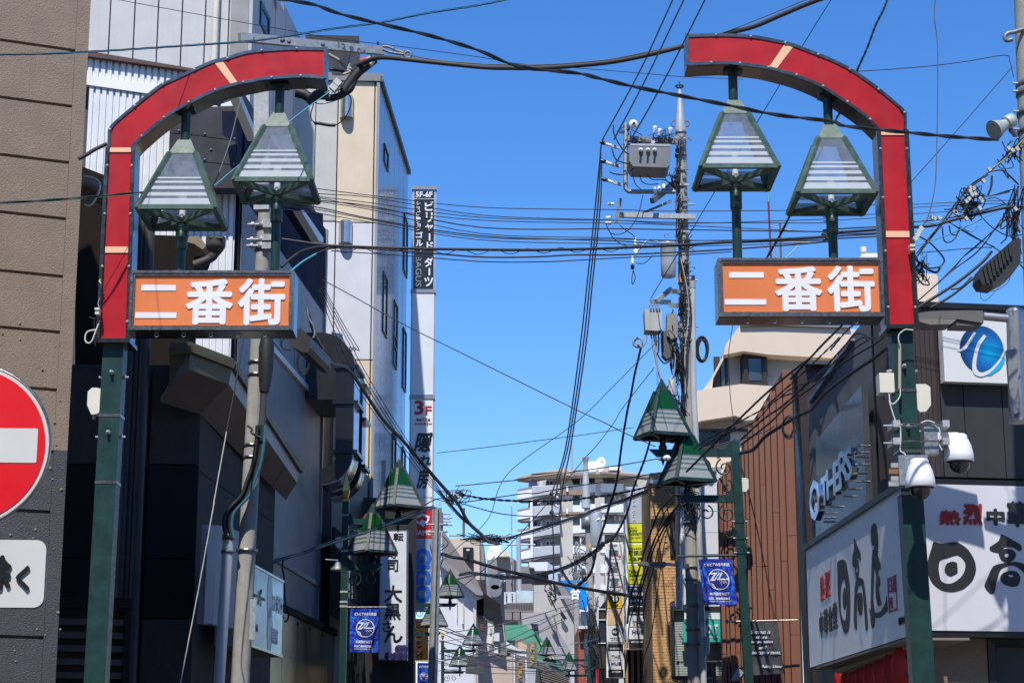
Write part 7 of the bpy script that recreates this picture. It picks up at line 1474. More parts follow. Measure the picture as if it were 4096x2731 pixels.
for y, x in ((262, 1075), (945, 1095), (1358, 1108)): part('step_bolt', MB().tube(U(ZK, (x-75, y, 0), (x, y, 0)), .012, 6), galv, cp)
for y in (470, 680, 840): part('bracket', MB().tube(U(ZK, (1030,y+30,0), (1075,y-10,0), (1045,y-15,0)), .01, 5), galvd, cp)
for y in range(980, 1568, 70):
    c = at_v(pa, pb_, ZK(0, y)[1], YU); part('steel_band', MB().lathe(c, [(.082, 0), (.09, 0), (.09, .025), (.082, .025)], 16), galvd, cp)
for y in (150, 540, 650, 885, 1100, 1230): c = at_v(pa, pb_, ZO(0, y)[1], YU); part('steel_band', MB().lathe(c, [(.09, 0), (.099, 0), (.099, .035), (.09, .035)], 18), galvd, cp)
part('pvc_pipe', MB().tube([P(*q, YU-.06) for q in (ZK(1052, 990), ZM(1062, 480), ZM(1085, 900), ZO(1110, 200), ZO(1128, 700), ZO(1145, 1200), ZO(1155, 1700))], .041, 14), M('pvc_grey', (.45, .47, .48), .35), cp)
part('pipe_cap', MB().lathe(P(*ZK(1052, 995), YU-.06), [(.046, -.03), (.048, 0), (.048, .07)], 12), galv, cp)
for k, x in enumerate((1040, 1055, 1068)): part('capped_cable', MB().tube([P(*ZK(x, 990), YU-.08), P(*ZK(x, 900), YU-.08)], .012, 6), black, cp)
part('pipe_elbow', MB().tube(smooth([P(*ZO(x, y), YU-.1) for x, y in ((1185,1150),(1190,1240),(1182,1290),(1160,1310))]), .03, 10), M('pvc_grey'), cp)
ps_ = [[(ZI, 945,1250),(ZI, 935,1568),(ZK, 925,300),(ZK, 935,620),(ZK, 930,900),(ZK, 960,1100),(ZK, 965,1400)], [(ZI, 955,1240),(ZK, 905,0),(ZK, 915,250),(ZK, 905,560)], [(ZK, 930,760),(ZK, 980,860),(ZK, 1000,1000),(ZK, 1040,1200),(ZK, 1010,1500),(ZM, 1000,300),(ZM, 960,600)], [(ZK, 950,760),(ZK, 1000,1000),(ZK, 1020,1250),(ZK, 985,1568),(ZM, 990,500)], [(ZK, 940,780),(ZK, 980,980),(ZK, 990,1300),(ZM, 960,100),(ZM, 1000,400)], [(ZM, 960,0),(ZM, 945,300),(ZM, 965,620),(ZM, 950,700)]]
for k, l in enumerate(ps_): part('riser_cable', MB().tube(smooth([P(*q[0](q[1], q[2]), YU-.13-.02*k) for q in l]), .010 if k not in (3,) else .007, 6), black if k != 3 else M('beige_cable', (.5, .42, .36), .5), cp)
part('cable_mass', MB().tube([P(*ZM(x, y), YU-.05) for x, y in ((965,0),(970,200),(965,400),(975,600),(970,760))], [.02, .032, .028, .032, .02], 9), black, cp)
m = MB(); tangle(m, P(*ZM(900, 120), YU-.3), .05, .2, 16, .006, 11); part('loose_wires', m, black, cp, kind='stuff')
m = MB(); tangle(m, P(*ZM(965, 680), YU-.2), .035, .08, 12, .006, 12); part('loose_wires', m, black, cp, kind='stuff')
m = MB(); tangle(m, P(*ZM(1020, 1450), YU-.2), .08, .1, 18, .007, 13); part('loose_wires', m, black, cp, kind='stuff')
m = MB(); tangle(m, P(*ZI(800, 1230), YU-.3), .09, .05, 9, .004, 14); part('loose_wires', m, black, cp, kind='stuff')
for k, (zf, cx_, cy_, rx_, rz_, n_) in enumerate(((ZI, 960, 1260, .05, .06, 8), (ZI, 480, 1180, .06, .08, 6), (ZI, 560, 1280, .12, .04, 8), (ZK, 900, 60, .05, .08, 9), (ZK, 930, 240, .04, .06, 7), (ZK, 930, 520, .03, .1, 8), (ZK, 985, 850, .035, .1, 8), (ZK, 960, 1150, .035, .12, 8), (ZK, 900, 1420, .09, .12, 12), (ZM, 930, 260, .05, .15, 12), (ZM, 900, 600, .04, .08, 8), (ZK, 1010, 600, .04, .06, 5))):
    m = MB(); tangle(m, P(*zf(cx_, cy_), YU-.15), rx_, rz_, n_, .0055, 50+k, .05); part('loose_wires', m, black if k % 4 else galvd, cp, kind='stuff')
for k in range(14):
    c = at_v(pa, pb_, 560+k*62, YU); part('clip', MB().bar(c+Vector((-.11+.03*(k % 2), -.09, 0)), c+Vector((.09, -.09, .0)), .018, .03), galvd if k % 3 else galv, cp)
for k, x in enumerate((620, 700, 790)): part('arm_clamp', MB().bar(P(*ZI(x, 1262), YU-.2), P(*ZI(x, 1300), YU-.3), .05, .05), galv if k % 2 else black, cp)
def loops(parent, Zf, cx, cy, rx, ry, n, w, Y, m_, seed, nm='cable_coil'):
    q = random.Random(seed)
    for _ in range(n):
        ox, oy, sx, sy = q.uniform(-.15, .15)*rx, q.uniform(-.12, .12)*ry, q.uniform(.75, 1.1), q.uniform(.8, 1.08)
        part(nm, MB().tube([P(*Zf(cx+ox+rx*sx*math.cos(t), cy+oy+ry*sy*math.sin(t)), Y+q.uniform(-.03, .03)*0+.01*_) for t in [k*math.pi/9 for k in range(19)]], w, 5, False), m_, parent)
loops(cp, ZM, 1140, 100, 55, 115, 6, .012, YU, black, 2); loops(cp, ZM, 565, 45, 45, 40, 4, .012, YU-.4, greyc, 3)
for k, l in enumerate(([(640,1400,ZK),(640,1480,ZK),(600,1540,ZK),(560,60,ZM)], [(680,1395,ZK),(690,1500,ZK),(700,100,ZM),(735,260,ZM),(740,420,ZM)], [(700,1395,ZK),(715,1520,ZK),(725,150,ZM),(750,300,ZM),(790,420,ZM),(830,430,ZM),(880,340,ZM),(900,200,ZM),(890,80,ZM)], [(720,1395,ZK),(730,1540,ZK),(715,160,ZM),(770,380,ZM),(820,440,ZM),(870,380,ZM),(915,220,ZM)], [(748,1395,ZK),(750,1568,ZK),(740,150,ZM),(800,230,ZM),(870,190,ZM)])):
    part('loop_cable', MB().tube(smooth([P(*q[2](q[0], q[1]), YU-.45+.03*k) for q in l]), .011, 7), greyc if k < 4 else black, cp)
for l in (([(345,1120),(350,1200),(400,1300),(460,1370),(560,1410),(640,1400),(710,1345)]), ([(330,1330),(360,1420),(420,1455),(520,1465),(600,1420),(650,1345)]), ([(310,1540),(360,1560),(450,1562),(530,1500),(560,1420),(590,1345)])): part('jumper_cable', MB().tube(smooth(U(ZI, *[(x, y, .35) for x, y in l])), .010, 7), black, cp)
for l in (([(520,0),(540,80),(590,130)]), ([(580,0),(600,60),(660,85),(750,80)]), ([(650,0),(690,40),(800,45),(850,75)]), ([(280,450),(320,520),(400,530),(480,490),(560,370),(610,180)]), ([(285,460),(340,560),(400,610),(470,640)]), ([(400,450),(450,490),(520,540),(540,580)]), ([(520,850),(540,920),(515,980),(510,930),(520,860)]), ([(545,790),(620,790),(700,720)])): part('jumper_cable', MB().tube(smooth(U(ZK, *[(x, y, .3) for x, y in l])), .007, 6), black, cp)
sl_ = thing('street_light', 'silver canister street light on the crowded utility pole, head pointing left', 'street light', P(*ZO(935, 915), YU-.25))
part('canister', MB().tube([P(*ZO(937, 910), YU-.3), P(*ZO(932, 480), YU-.3)], .046, 16), slv, sl_); part('arm', MB().tube([P(*ZO(905, 512), YU-.3), P(*ZO(812, 500), YU-.3)], .02, 10), slv, sl_)
part('head', MB().poly(front(YU-.36), [ZO(565,492), ZO(590,480), ZO(760,480), ZO(812,478), ZO(815,518), ZO(790,530), ZO(700,522), ZO(575,508)], .14), lhm, sl_); part('cover_plate', MB().poly(front(YU-.36), [ZO(903,632), ZO(930,630), ZO(936,890), ZO(908,890)], .03), slv, sl_)
for y in (520, 885): part('bracket', MB().bar(P(*ZO(960, y), YU-.25), P(*ZO(1010, y), YU-.1), .05, .06), galv, sl_)
rl = thing('small_spotlight', 'small red-armed spotlight left of the silver canister', 'lamp', P(*ZO(870, 870), YU-.3)); part('arm', MB().tube([P(*ZO(x, y), YU-.3) for x, y in ((895,842),(855,848),(862,880))], .012, 6), M('red_mast'), rl); part('lens', MB().lathe(P(*ZO(873, 872), YU-.32), [(.02, 0), (.035, .02), (.01, .04)], 10, (0,-1,0)), white, rl)
# ================================================================ pole at the right edge with its horn speaker and splice box
YR = 14.6
rp, ra, rb_ = utility_pole('concrete utility pole cut off by the right edge of the view', (4108, -300), (4166, 1290), YR, .122, .128)
for y in (760, 830, 1010, 1170): c = at_v(ra, rb_, y/2.24, YR); part('steel_band', MB().lathe(c, [(.12, -.03), (.135, -.03), (.135, .03), (.12, .03)], 24), galvd, rp); part('bolt', MB().tube([c+Vector((-.17,-.03,0)), c+Vector((-.12,-.03,0))], .01, 6), galv, rp)
part('cleat', MB().tube(smooth([P(*ZJ(x, y), YR-.1) for x, y in ((2290,265),(2200,290),(2150,300),(2120,330),(2140,365),(2190,355))]), .018, 8), galvd, rp)
hl = thing('horn_speaker', 'weathered grey horn speaker on the pole at the right edge', 'speaker', P(*ZJ(2100, 1150), YR-.3)); ax = (-.75, -.3, -.45)
part('horn', MB().lathe(P(*ZJ(2120, 1120), YR-.3), [(.04, -.03), (.048, .02), (.06, .06), (.078, .11), (.082, .12)], 22, ax), M('weathered_zinc', (.45, .5, .47), .6, .3, grit=.3, bs=40), hl); part('driver', MB().lathe(P(*ZJ(2150, 1095), YR-.3), [(.03, -.06), (.055, -.05), (.055, 0), (.05, .02)], 16, ax), M('weathered_zinc'), hl)
part('bracket', MB().bar(P(*ZJ(2170, 1160), YR-.28), P(*ZJ(2220, 1215), YR-.2), .03), galvd, hl)
sb_ = thing('splice_closure', 'large black cable splice box hanging in the tangle at the right', 'splice box', P(*ZT(760, 1100), 13.8))
part('housing', MB().poly(front(13.7), [ZT(640,1112), ZT(880,905), ZT(930,880), ZT(950,900), ZT(945,1080), ZT(870,1185), ZT(740,1262), ZT(650,1250), ZT(620,1200)], .22), M('ribbed_black_plastic', (.03, .03, .032), .45), sb_)
for k in range(8): a, b = P(*ZT(660+k*28, 1110-k*25), 13.68), P(*ZT(690+k*26, 1240-k*30), 13.68); part('rib', MB().bar(a, b, .012, .02), M('ribbed_black_plastic'), sb_)
# ================================================================ cables
BL, GY = black, M('weathered_strand', (.12, .12, .115), .6)
def cable(label, w, Y, pts, m=None, group=None, twist=0, cat='cable', nm='overhead_cable', parent=None):
    """w in photo pixels, Y one depth or (start, end); pts mix (Zf,x,y)"""
    n = len(pts); Y0, Y1_ = Y if isinstance(Y, tuple) else (Y, Y); F = [p[0](p[1], p[2]) for p in pts]
    P3 = smooth([P(u, v, Y0+(Y1_-Y0)*i/max(n-1, 1)) for i, (u, v) in enumerate(F)], 8 if n < 9 else 5); m = m or BL
    L = [0]
    for a, b in zip(P3, P3[1:]): L.append(L[-1]+(b-a).length)
    rad = [w/2/FPX*p.y for p in P3]; mbs = MB()
    if twist:
        N = max(len(P3), int(L[-1]/.06)); N = min(N, 420); Q = []; j = 0
        for i in range(N+1):
            s_ = L[-1]*i/N
            while j < len(L)-2 and L[j+1] < s_: j += 1
            f = (s_-L[j])/max(L[j+1]-L[j], 1e-6); Q.append((P3[j].lerp(P3[j+1], f), rad[j]))
        for k in range(twist):
            mbs.tube([p+Vector((0, math.cos(i*L[-1]/N*2*math.pi/.55+k*2*math.pi/twist), math.sin(i*L[-1]/N*2*math.pi/.55+k*2*math.pi/twist)))*r*.55 for i, (p, r) in enumerate(Q)], [r*.6 for p, r in Q], 5)
    else: mbs.tube(P3, rad, 6)
    if parent: return part(nm, mbs, m, parent)
    return solo(nm, mbs, m, label, cat, group)
ORD = ['uppermost', 'second from top', 'third from top', 'fourth from top', 'fifth from top', 'sixth from top', 'seventh from top', 'eighth from top', 'lowest']
def S(Zf, *l): return [(Zf, x, y) for x, y in l]
cable('twisted black and light blue drop cable crossing the top left from the stucco wall', 9, (10.5, 16), S(ZA, (-60,492),(400,484),(1000,455),(1600,415),(2200,374))+S(ZB, (500,335),(1000,255),(1400,203),(1800,122),(2294,45),(2700,-40)), twist=3)
cable('thin light blue strand wound along the twisted cable at top left', 3.5, (10.4, 15.9), S(ZA, (-60,490),(400,480),(1000,458),(1600,412),(2200,372))+S(ZB, (500,332),(1000,258),(1400,200),(1800,120),(2294,44),(2700,-42)), bluec, twist=1)
cable('heavy twisted black cable swinging across the whole sky to the right edge pole', 17, (8, 12.6), S(ZB, (400,-25),(530,0),(800,45),(1000,118),(1300,195),(1700,288),(2000,368),(2294,462))+S(D_ if 0 else ZI, (-500,600),(0,655),(200,700),(500,773),(900,852),(1350,940),(1800,1030),(2294,1088))+S(ZJ, (700,1132),(1230,1186),(1600,1222),(2060,1255)), twist=2)
cable('thin wire falling from top left behind the arches', 3.2, (12, 24), S(ZA, (900,-30),(1060,0))+S(ZB, (0,175),(500,262),(1000,350),(1500,410),(2294,515))+S(ZI, (-500,575),(0,610),(560,655),(980,690),(1500,712)))
cable('thick grey-black trunk cable strung from the left crossarm to the right arch', 21, (17.4, 15.5), S(ZB, (1180,590),(1250,560),(1330,530),(1450,517),(1800,552),(2294,602))+S(ZI, (-600,610),(-300,610),(0,590),(300,560),(600,505),(970,415),(1370,300),(1600,240),(1850,135),(2100,30),(2300,-40)), M('worn_black_sheath', (.045, .042, .04), .6))
cable('steel messenger strand above the thick trunk cable', 5, (17.4, 15.5), S(ZB, (1640,492),(1900,540),(2294,574))+S(ZI, (-600,582),(-300,582),(0,565),(300,535),(590,480),(970,398),(1310,300),(1700,150),(2080,-5),(2200,-60)), GY)
g = 'three high-voltage lines'; lb = ' of three parallel high-voltage lines above the crowded utility pole'
cable('leftmost'+lb, 7.5, (11, YU), S(ZI, (890,-30),(560,680),(240,1265)), group=g); cable('middle'+lb, 7.5, (11, YU), S(ZI, (990,-30),(640,700),(350,1250)), group=g); cable('rightmost'+lb, 7.5, (11, YU), S(ZI, (1180,-30),(800,720),(560,1150),(360,1470)), group=g)
g = 'three lower high-voltage lines'; lb = 'parallel line dropping from pole insulators toward the apartment tower, %s of three'
for (x0, x1, x2, x3) in ((235,180,42,738),(242,203,68,775),(250,225,92,850)): cable(lb % {235: 'left', 242: 'middle', 250: 'right'}[x0], 6, (YU, 50), S(ZI, (x0-10 if x0 > 236 else x0, 1300+ (x0-235)*10))+S(ZK, (x1,300),(x1*.5+x2*.5,950),(x2,1568))+S(ZR, (1010-(250-x0)*4.5,0),(x3+60,500),(x3,700+(x0-235)*17)), group=g)
cable('straight thin guy wire from the top edge down behind the right arch lanterns', 4, (16, YU), S(ZI, (2400,-180),(2294,0),(2040,410),(1830,770),(1605,1140))+S(ZK, (1220,205),(1080,440),(790,920),(680,1105)))
cable('rough twisted black cable falling from the top edge onto the right arch', 14, (15, 22), S(ZJ, (1100,-60),(1070,0),(1030,100),(960,240),(890,430),(800,630),(640,1015),(580,1130))+S(ZL, (165,430))+S(ZK, (1720,740)), twist=2)
cable('short black wire running flat to the right edge pole', 4, (14.8, 14.3), S(ZJ, (810,640),(1100,622),(1480,590),(1800,548),(2120,497),(2170,560),(2200,690)))
cable('steep thin wire from the right edge pole down to the arch post', 4, 14.2, S(ZJ, (2190,600),(1650,1220),(1340,1568))+S(ZL, (1275,75)))
cable('dangling twisted grey pair hanging from the sky right of the right arch', 7, 13.9, S(ZJ, (1505,-40),(1490,140),(1515,350),(1522,600),(1515,1200),(1505,1568))+S(ZL, (1480,200),(1440,360),(1390,450)), GY, twist=2)
cn = thing('cable_connectors', 'pale plastic connector blocks at the end of the dangling grey pair', 'connector', P(*ZL(1350, 540), 13.9))
for x, y in ((1375, 480), (1355, 510), (1340, 540), (1322, 570)): part('block', MB().bar(P(*ZL(x-14, y+10), 13.9), P(*ZL(x+10, y-10), 13.9), .03, .035), M('pale_connector', (.5, .55, .48), .5), cn)
cable('main black trunk wire crossing behind the arches at light box height', 13, (19.5, 21), S(ZD, (505,825),(600,742),(700,680),(850,645),(1100,640),(1500,655),(2294,668))+S(ZK, (-400,672),(0,665),(450,650),(900,630),(1400,600),(2260,552))+S(ZL, (500,528),(975,490)))
cable('second black wire crossing behind the arches below the trunk wire', 7, (19.4, 20.9), S(ZD, (700,780),(850,690),(1000,655),(1400,667),(1900,705),(2294,735))+S(ZK, (-400,735),(0,716),(300,717),(700,702),(1400,665),(2260,596))+S(ZL, (530,560),(975,520)))
cable('short light blue cable curving up from the top of the left light box', 9, 19.4, S(ZD, (560,885),(620,838),(700,775),(820,705)), bluec)
sp_ = []
for k in range(60): sp_.append((ZD, 1000+k*45, 672+22*math.sin(k*.95)+k*.6-(0 if k < 30 else (k-30)*1.7)))
cable('loosely spiralled wire wrapped round the crossing trunk wires', 3.5, (19.3, 20.8), sp_)
cable('black drop wire just below the spiralled trunk wires', 4.5, (19.3, 21), S(ZD, (950,680),(1600,722),(2294,775))+S(ZK, (-300,778),(0,765),(450,740),(900,720),(1400,688)))
mess = S(ZD, (510,570),(770,608),(1000,630),(1320,642)); cable('short steel messenger from the left concrete pole to the trunk wire', 6, 19.6, mess, GY)
g = 'thin drop wires fanning across the sky'; lb = 'thin drop wire fanning across the sky from the left lantern, %s of nine'
for k, (y0, y1_, y2, y3, y4) in enumerate(((125,188,290,325,312),(168,205,360,435,395),(195,255,380,425,430),(205,300,405,450,512),(228,285,470,490,508),(240,318,525,590,560),(292,398,545,620,575),(312,408,560,585,592),(345,430,582,640,600))):
    cable(lb % ORD[k], 3.6 if k not in (4, 6) else 5, (19.8, 22), S(ZD, (500,y0-40),(840,y0),(1340,y1_),(2294,y2))+S(ZK, (350,(y2*.4+y3*.6)),(920,y3),(2260,y4))+S(ZL, (520, y4-20),(1300, y4-60)), group=g)
for k, (y0, y1_, y2) in enumerate(((265,245,225),(295,270,250),(350,325,300))): cable(('top', 'middle', 'bottom')[k]+' of three thin wires right of the right arch', 3, 16, S(ZL, (1275,y0),(1700,y1_),(2250,y2)), group='thin wires right of the arch')
cable('thin wire slanting from the white building down behind the crowded pole', 4.5, (26, 24), S(ZD, (875,940),(1100,1060),(1430,1245),(1700,1390),(2050,1560))+S(ZM, (0,640),(240,750),(460,860),(720,975)))
cable('heavy black lashed cable descending from the left light box into the lane', 15, (19, 42), S(ZD, (735,1200),(800,1420),(870,1545))+S(ZF, (870,230),(950,340),(1100,390),(1250,600),(1420,850),(1600,1040),(1850,1330),(2000,1500))+S(ZS, (480,420),(620,670),(800,840),(900,940),(1050,970)), twist=0)
g = 'thin wires beside the heavy lashed cable'; lb = 'thin wire beside the heavy lashed cable, %s from left'
for k, dx in enumerate((-90, -40, 0, 30, 62)): cable(lb % ['first','second','third','fourth','fifth'][k], 3.6, (20, 40), S(ZD, (860+dx*.3,1030-k*10),(1010+dx*.7,1320),(1140+dx,1568))+S(ZF, (1090+dx,220),(1300+dx,600),(1530+dx*.8,950),(1850+dx*.5,1400))+S(ZS, (250+dx*.5,280+k*6),(560+dx*.5,620+k*8),(850,860+k*12)), group=g)
kn = MB(); tangle(kn, P(*ZS(430, 310), 38), .15, .1, 14, .008, 21); tangle(kn, P(*ZS(940, 905), 42), .3, .05, 22, .008, 22); o = solo('wire_tangle', kn, BL, 'tangled black splices where the heavy lashed cable meets the lane wires', 'cable'); o['kind'] = 'stuff'
kn = MB(); tangle(kn, P(*ZS(130, 1040), 39.5), .09, .28, 26, .008, 23); o = solo('wire_tangle', kn, BL, 'dense wire tangle on the galvanised pole left of centre', 'cable'); o['kind'] = 'stuff'
cw = thing('splice_sleeves', 'white and grey splice sleeves in the middle of the lane wires', 'splice', P(*ZS(1130, 890), 42))
for x, y in ((1110,900),(1140,885),(1165,895),(1185,878),(1150,905),(430,250),(455,270),(480,300),(510,318),(280,360),(210,400)): part('sleeve', MB().bar(P(*ZS(x-14, y+5), 41.9 if x > 800 else 37.9), P(*ZS(x+14, y-5), 41.9 if x > 800 else 37.9), .06, .06), M('pale_sleeve', (.5, .5, .47), .5), cw)
cable('twin grey strand from the rusty thimble to the white guy insulator', 5, (40, 23), S(ZS, (440,150),(600,140),(1090,90),(1330,65))+S(ZR, (250,485),(900,400),(1700,285),(2280,190))+S(ZM, (750,1100),(820,1075),(1000,1030),(1440,920),(1680,850),(1790,790)), GY)
gi = thing('guy_insulator', 'white egg-shaped guy insulator on the grey strand under the upper green lantern', 'insulator', P(*ZM(820, 1075), 23.5)); part('shell', MB().lathe(P(*ZM(785, 1080), 23.5), [(.01, 0), (.03, .02), (.04, .05), (.034, .08), (.01, .1)], 16, (1, 0, .05)), ceram, gi)
part('groove_band', MB().lathe(P(*ZM(815, 1077), 23.5), [(.041, -.006), (.041, .006)], 16, (1,0,.05)), galvd, gi)
cable('dark twisted cable crossing in front of the apartment tower upper floors', 9, (38, 25), S(ZS, (510,275),(900,340),(1400,370))+S(ZR, (400,798),(900,790),(1200,755),(1600,700),(2000,620),(2200,560))+S(ZM, (760,1300),(1000,1150),(1440,800)), twist=2)
cable('thin wire arching from the galvanised pole past the apartment roof', 4.5, (38, 25), S(ZS, (0,420),(150,345),(300,330),(480,385),(900,335),(1400,260))+S(ZR, (500,685),(1000,595),(1500,520),(2280,390))+S(ZM, (760,1210)))
cable('sagging wire low across the apartment balconies', 4.5, (38, 27), S(ZS, (480,390),(800,480),(1100,550),(1500,585),(2000,575),(2281,545))+S(ZR, (1250,960),(1700,790),(2180,600)))
g = 'lane wires rising to the right'; lb = 'lane wire rising rightward across the apartment tower, %s of four'
for k, dy in enumerate((0, 14, 26, 44)): cable(lb % ORD[k].replace('fourth from top', 'lowest'), 5 if k < 2 else 3.5, (42, 25), S(ZS, (1200-k*60,885+dy-k*6),(1500,790+dy),(2000,630+dy),(2281,548+dy))+S(ZR, (1300,925+dy),(1700,790+dy),(2180,610+dy))+S(ZM, (1000,1180+dy*.5),(1250,960+dy)), group=g)
cable('thick black cable sweeping from the galvanised pole to the study room sign', 14, (39, 30), S(ZQ, (380,410),(470,440),(600,460),(800,520),(1080,592),(1300,648),(1500,690),(1800,745),(2016,778))+S(ZO, (300,750),(580,800)))
cable('thick sagging grey-black bundle between the lane poles', 13, (42, 24.5), S(ZQ, (530,600),(620,580),(700,588),(900,612),(1150,612),(1400,555),(1560,490),(1800,350),(1900,280))+S(ZO, (200,340),(330,280),(400,180),(475,20))+S(ZM, (520,1360),(620,1100),(672,925)), twist=2)
cable('second sagging strand just under the thick lane bundle', 6, (42, 28), S(ZQ, (520,635),(700,600),(900,630),(1150,625),(1400,570),(1560,510),(1800,370))+S(ZO, (200,350)))
cable('rough black cable dropping left of the crowded utility pole', 15, (YU, 36), S(ZM, (590,90),(560,220),(530,350),(500,520),(470,650),(420,950),(370,1300),(290,1568))+S(ZO, (290,60),(200,350),(140,580),(30,690))+S(ZQ, (1570,715),(1500,640),(1450,560)), twist=2)
cable('long thin blue-green wire crossing the open sky to the crowded pole', 3.2, (45, 24), S(ZS, (0,1430),(500,1000),(900,620),(1170,-10))+S(ZM, (0,765),(350,430),(770,0)), M('blue_green_wire', (.08, .2, .22), .5))
cable('thin black wire rising from the apartment roof to the crowded pole', 3.5, (50, 24), S(ZS, (560,1568),(1050,1150),(1730,420))+S(ZR, (1000,440),(1200,195),(1380,0))+S(ZM, (350,760),(420,640),(710,270)))
cable('fine flat wire left of the upper green lantern', 3, (34, 25), S(ZF, (1900,1145),(2294,1100))+S(ZM, (-200,905),(0,880),(520,805)))
g = 'cables climbing right toward the restaurant corner'; lb = 'black cable climbing rightward above the brown boards, %s of four'
cable('heavy black cable climbing from the lamp post past the brown boards to the restaurant corner', 15, (24, 15.5), S(ZM, (1480,1035),(1600,1000),(1700,890),(1850,790),(2000,700),(2110,650))+S(ZN, (400,630),(440,580),(500,510),(620,410),(760,310),(940,190),(1080,80)))
for k, l in enumerate(([(1060,1000),(1200,900),(1500,740),(1750,600),(1950,450)], [(1480,920),(1700,720),(1850,620),(2100,400)], [(1100,1010),(1300,880),(1600,760),(1800,560),(2000,480)], [(1490,960),(1750,760),(1900,610),(2140,430)])):
    cable(lb % ORD[k].replace('fourth from top', 'lowest'), (7, 10, 7, 8)[k], (24, 15.5), S(ZM, *l)+S(ZN, *[[(400,390),(560,250),(760,60),(850,0)],[(450,330),(600,170),(700,60),(800,-40)],[(330,420),(520,280),(700,150),(900,20)],[(500,360),(700,210),(950,60),(1050,-20)]][k])+S(ZL, (900+k*30, 1480-k*10)), twist=2 if k < 3 else 0, group=g)
cable('straight black cable slanting up behind the right light box', 9, (24, 15.2), S(ZM, (1000,1200),(1440,760),(1780,440),(2100,190))+S(ZN, (200,370),(550,0))+S(ZL, (440,1568),(680,1330)))
cable('lower straight cable slanting behind the right light box', 8, (22, 15.2), S(ZN, (0,600),(300,330),(560,80),(640,0))+S(ZL, (560,1568),(700,1400),(790,1325)), twist=2)
cable('thin double drop wire falling from the right light box to the lamp post', 5, 20, S(ZK, (1415,1340),(1390,1500))+S(ZM, (1378,130),(1380,330),(1395,560),(1425,760)), twist=2)
co_ = thing('cable_coil', 'hanging coil of spare black cable in front of the brown boards', 'cable coil', P(*ZN(190, 800), 20)); loops(co_, ZN, 185, 800, 62, 95, 5, .006, 20, BL, 5)
co2 = thing('cable_coil', 'tangled loops of thin black wire hanging under the left light box end', 'cable coil', P(*ZF(700, 330), 19)); loops(co2, ZF, 700, 330, 55, 110, 8, .0028, 19, BL, 6); loops(co2, ZF, 560, 170, 60, 60, 4, .0028, 19, BL, 7)
te = thing('end_housing', 'rounded dark steel housing hanging behind the right end of the left light box', 'housing', P(*ZF(700, 100), 18.5)); part('shell', MB().prism([P(*ZF(x, y), 17.2) for x, y in ((560,130),(600,40),(680,30),(768,110),(765,200),(735,245),(700,245),(600,190))], (.1, .9, 0)), M('dark_steel', (.05, .047, .045), .4, .4, streak=.3), te)
part('link', MB().tube(smooth([P(*ZD(x, y), 18) for x, y in ((735,1190),(750,1280),(790,1350),(805,1420),(790,1460))]), .012, 8), galvd, te)
cable('twisted black cable running from the left edge onto the left lantern', 9, (13.2, 13.9), S(ZC, (-60,248),(300,235),(500,220),(800,198),(1000,180),(1180,162),(1290,156)), twist=2)
cable('thin green wire beside the cable at the left edge', 2.5, (13.2, 13.9), S(ZC, (-60,262),(500,232),(900,200),(1290,170)), M('green_wire', (.02, .2, .12), .5))
cable('stub of thick pipe between the stucco wall and the left gate post', 17, 15.2, S(ZA, (700,1425),(770,1390),(850,1340),(960,1288)), M('worn_black_sheath'))
cable('black upper part of the guy wire crossing the angular eaves', 7, (19.2, 19), S(ZE, (2185,100),(2120,480),(2030,955)))
cable('white sheathed guy wire slanting down across the dark building', 8, (19, 18.5), S(ZE, (2030,955),(1920,1568))+S(ZG, (1910,0),(1780,720),(1600,1650)), M('white_guy', (.5, .48, .44), .6), twist=2)
cable('pale twisted drop cord hanging from the arch soffit to the left lantern', 5, (15, 14.6), S(Y1, (1425,95),(1400,170),(1330,460),(1240,720),(1165,905)), GY)
cable('bright blue cord slanting between the two left lanterns', 4.5, (15.5, 14.8), S(Y1, (2230,30),(2060,150),(1850,310),(1600,540),(1460,650),(1300,780),(1165,895),(1100,960)), bluec)
cable('black looped drop wire with splice below the crossarm end', 5, 17.5, S(ZB, (1030,780),(1110,850),(1130,930),(1080,1050),(990,1122),(880,1118),(800,1100),(768,1040),(795,930)))
cable('blue looped wire round the splice at the crossarm end', 4.5, 17.4, S(ZB, (950,840),(1040,765),(1110,755),(1132,790),(1090,850),(980,905),(870,932),(795,920)), bluec)
spx = thing('arm_splice', 'tangle of taped splices hanging under the crossarm end', 'splice', P(*ZB(1000, 750), 17.4))
for l, w, m_ in (([(1340,530),(1250,600),(1190,650),(1120,740),(1060,830)], .05, BL), ([(1330,550),(1230,590),(1180,600),(1140,640)], .03, BL), ([(930,490),(1020,540),(1080,600),(1140,620)], .016, greyc), ([(1180,660),(1120,720),(1060,760)], .016, M('beige_cable')), ([(1130,500),(1115,560),(1105,640)], .018, galv), ([(1180,600),(1160,700),(1130,790),(1080,830),(1000,870),(900,880)], .035, BL), ([(1170,650),(1165,730),(1130,810)], .014, greyc), ([(640,825),(720,850),(770,880),(830,850),(930,850)], .05, BL), ([(740,860),(770,900),(785,920)], .045, BL), ([(940,620),(1050,640),(1100,640)], .014, BL), ([(960,660),(1060,665),(1130,640)], .014, M('beige_cable'))):
    part('wire', MB().tube(smooth([P(*ZB(x, y), 17.4) for x, y in l]), w, 7), m_, spx)
for x, y in ((975, 790), (1010, 745), (1300, 550)): part('white_splice', MB().bar(P(*ZB(x-18, y+18), 17.3), P(*ZB(x+18, y-18), 17.3), .07, .07), M('pale_sleeve'), spx)
part('red_tape', MB().tube([P(*ZB(1215, 560), 17.38), P(*ZB(1275, 538), 17.38)], .045, 8), M('red_tape', (.35, .03, .03), .5), spx)
cable('black fused link splice on the looped drop wire', 14, 17.45, S(ZB, (800,1105),(850,1108),(930,1122),(990,1124)))
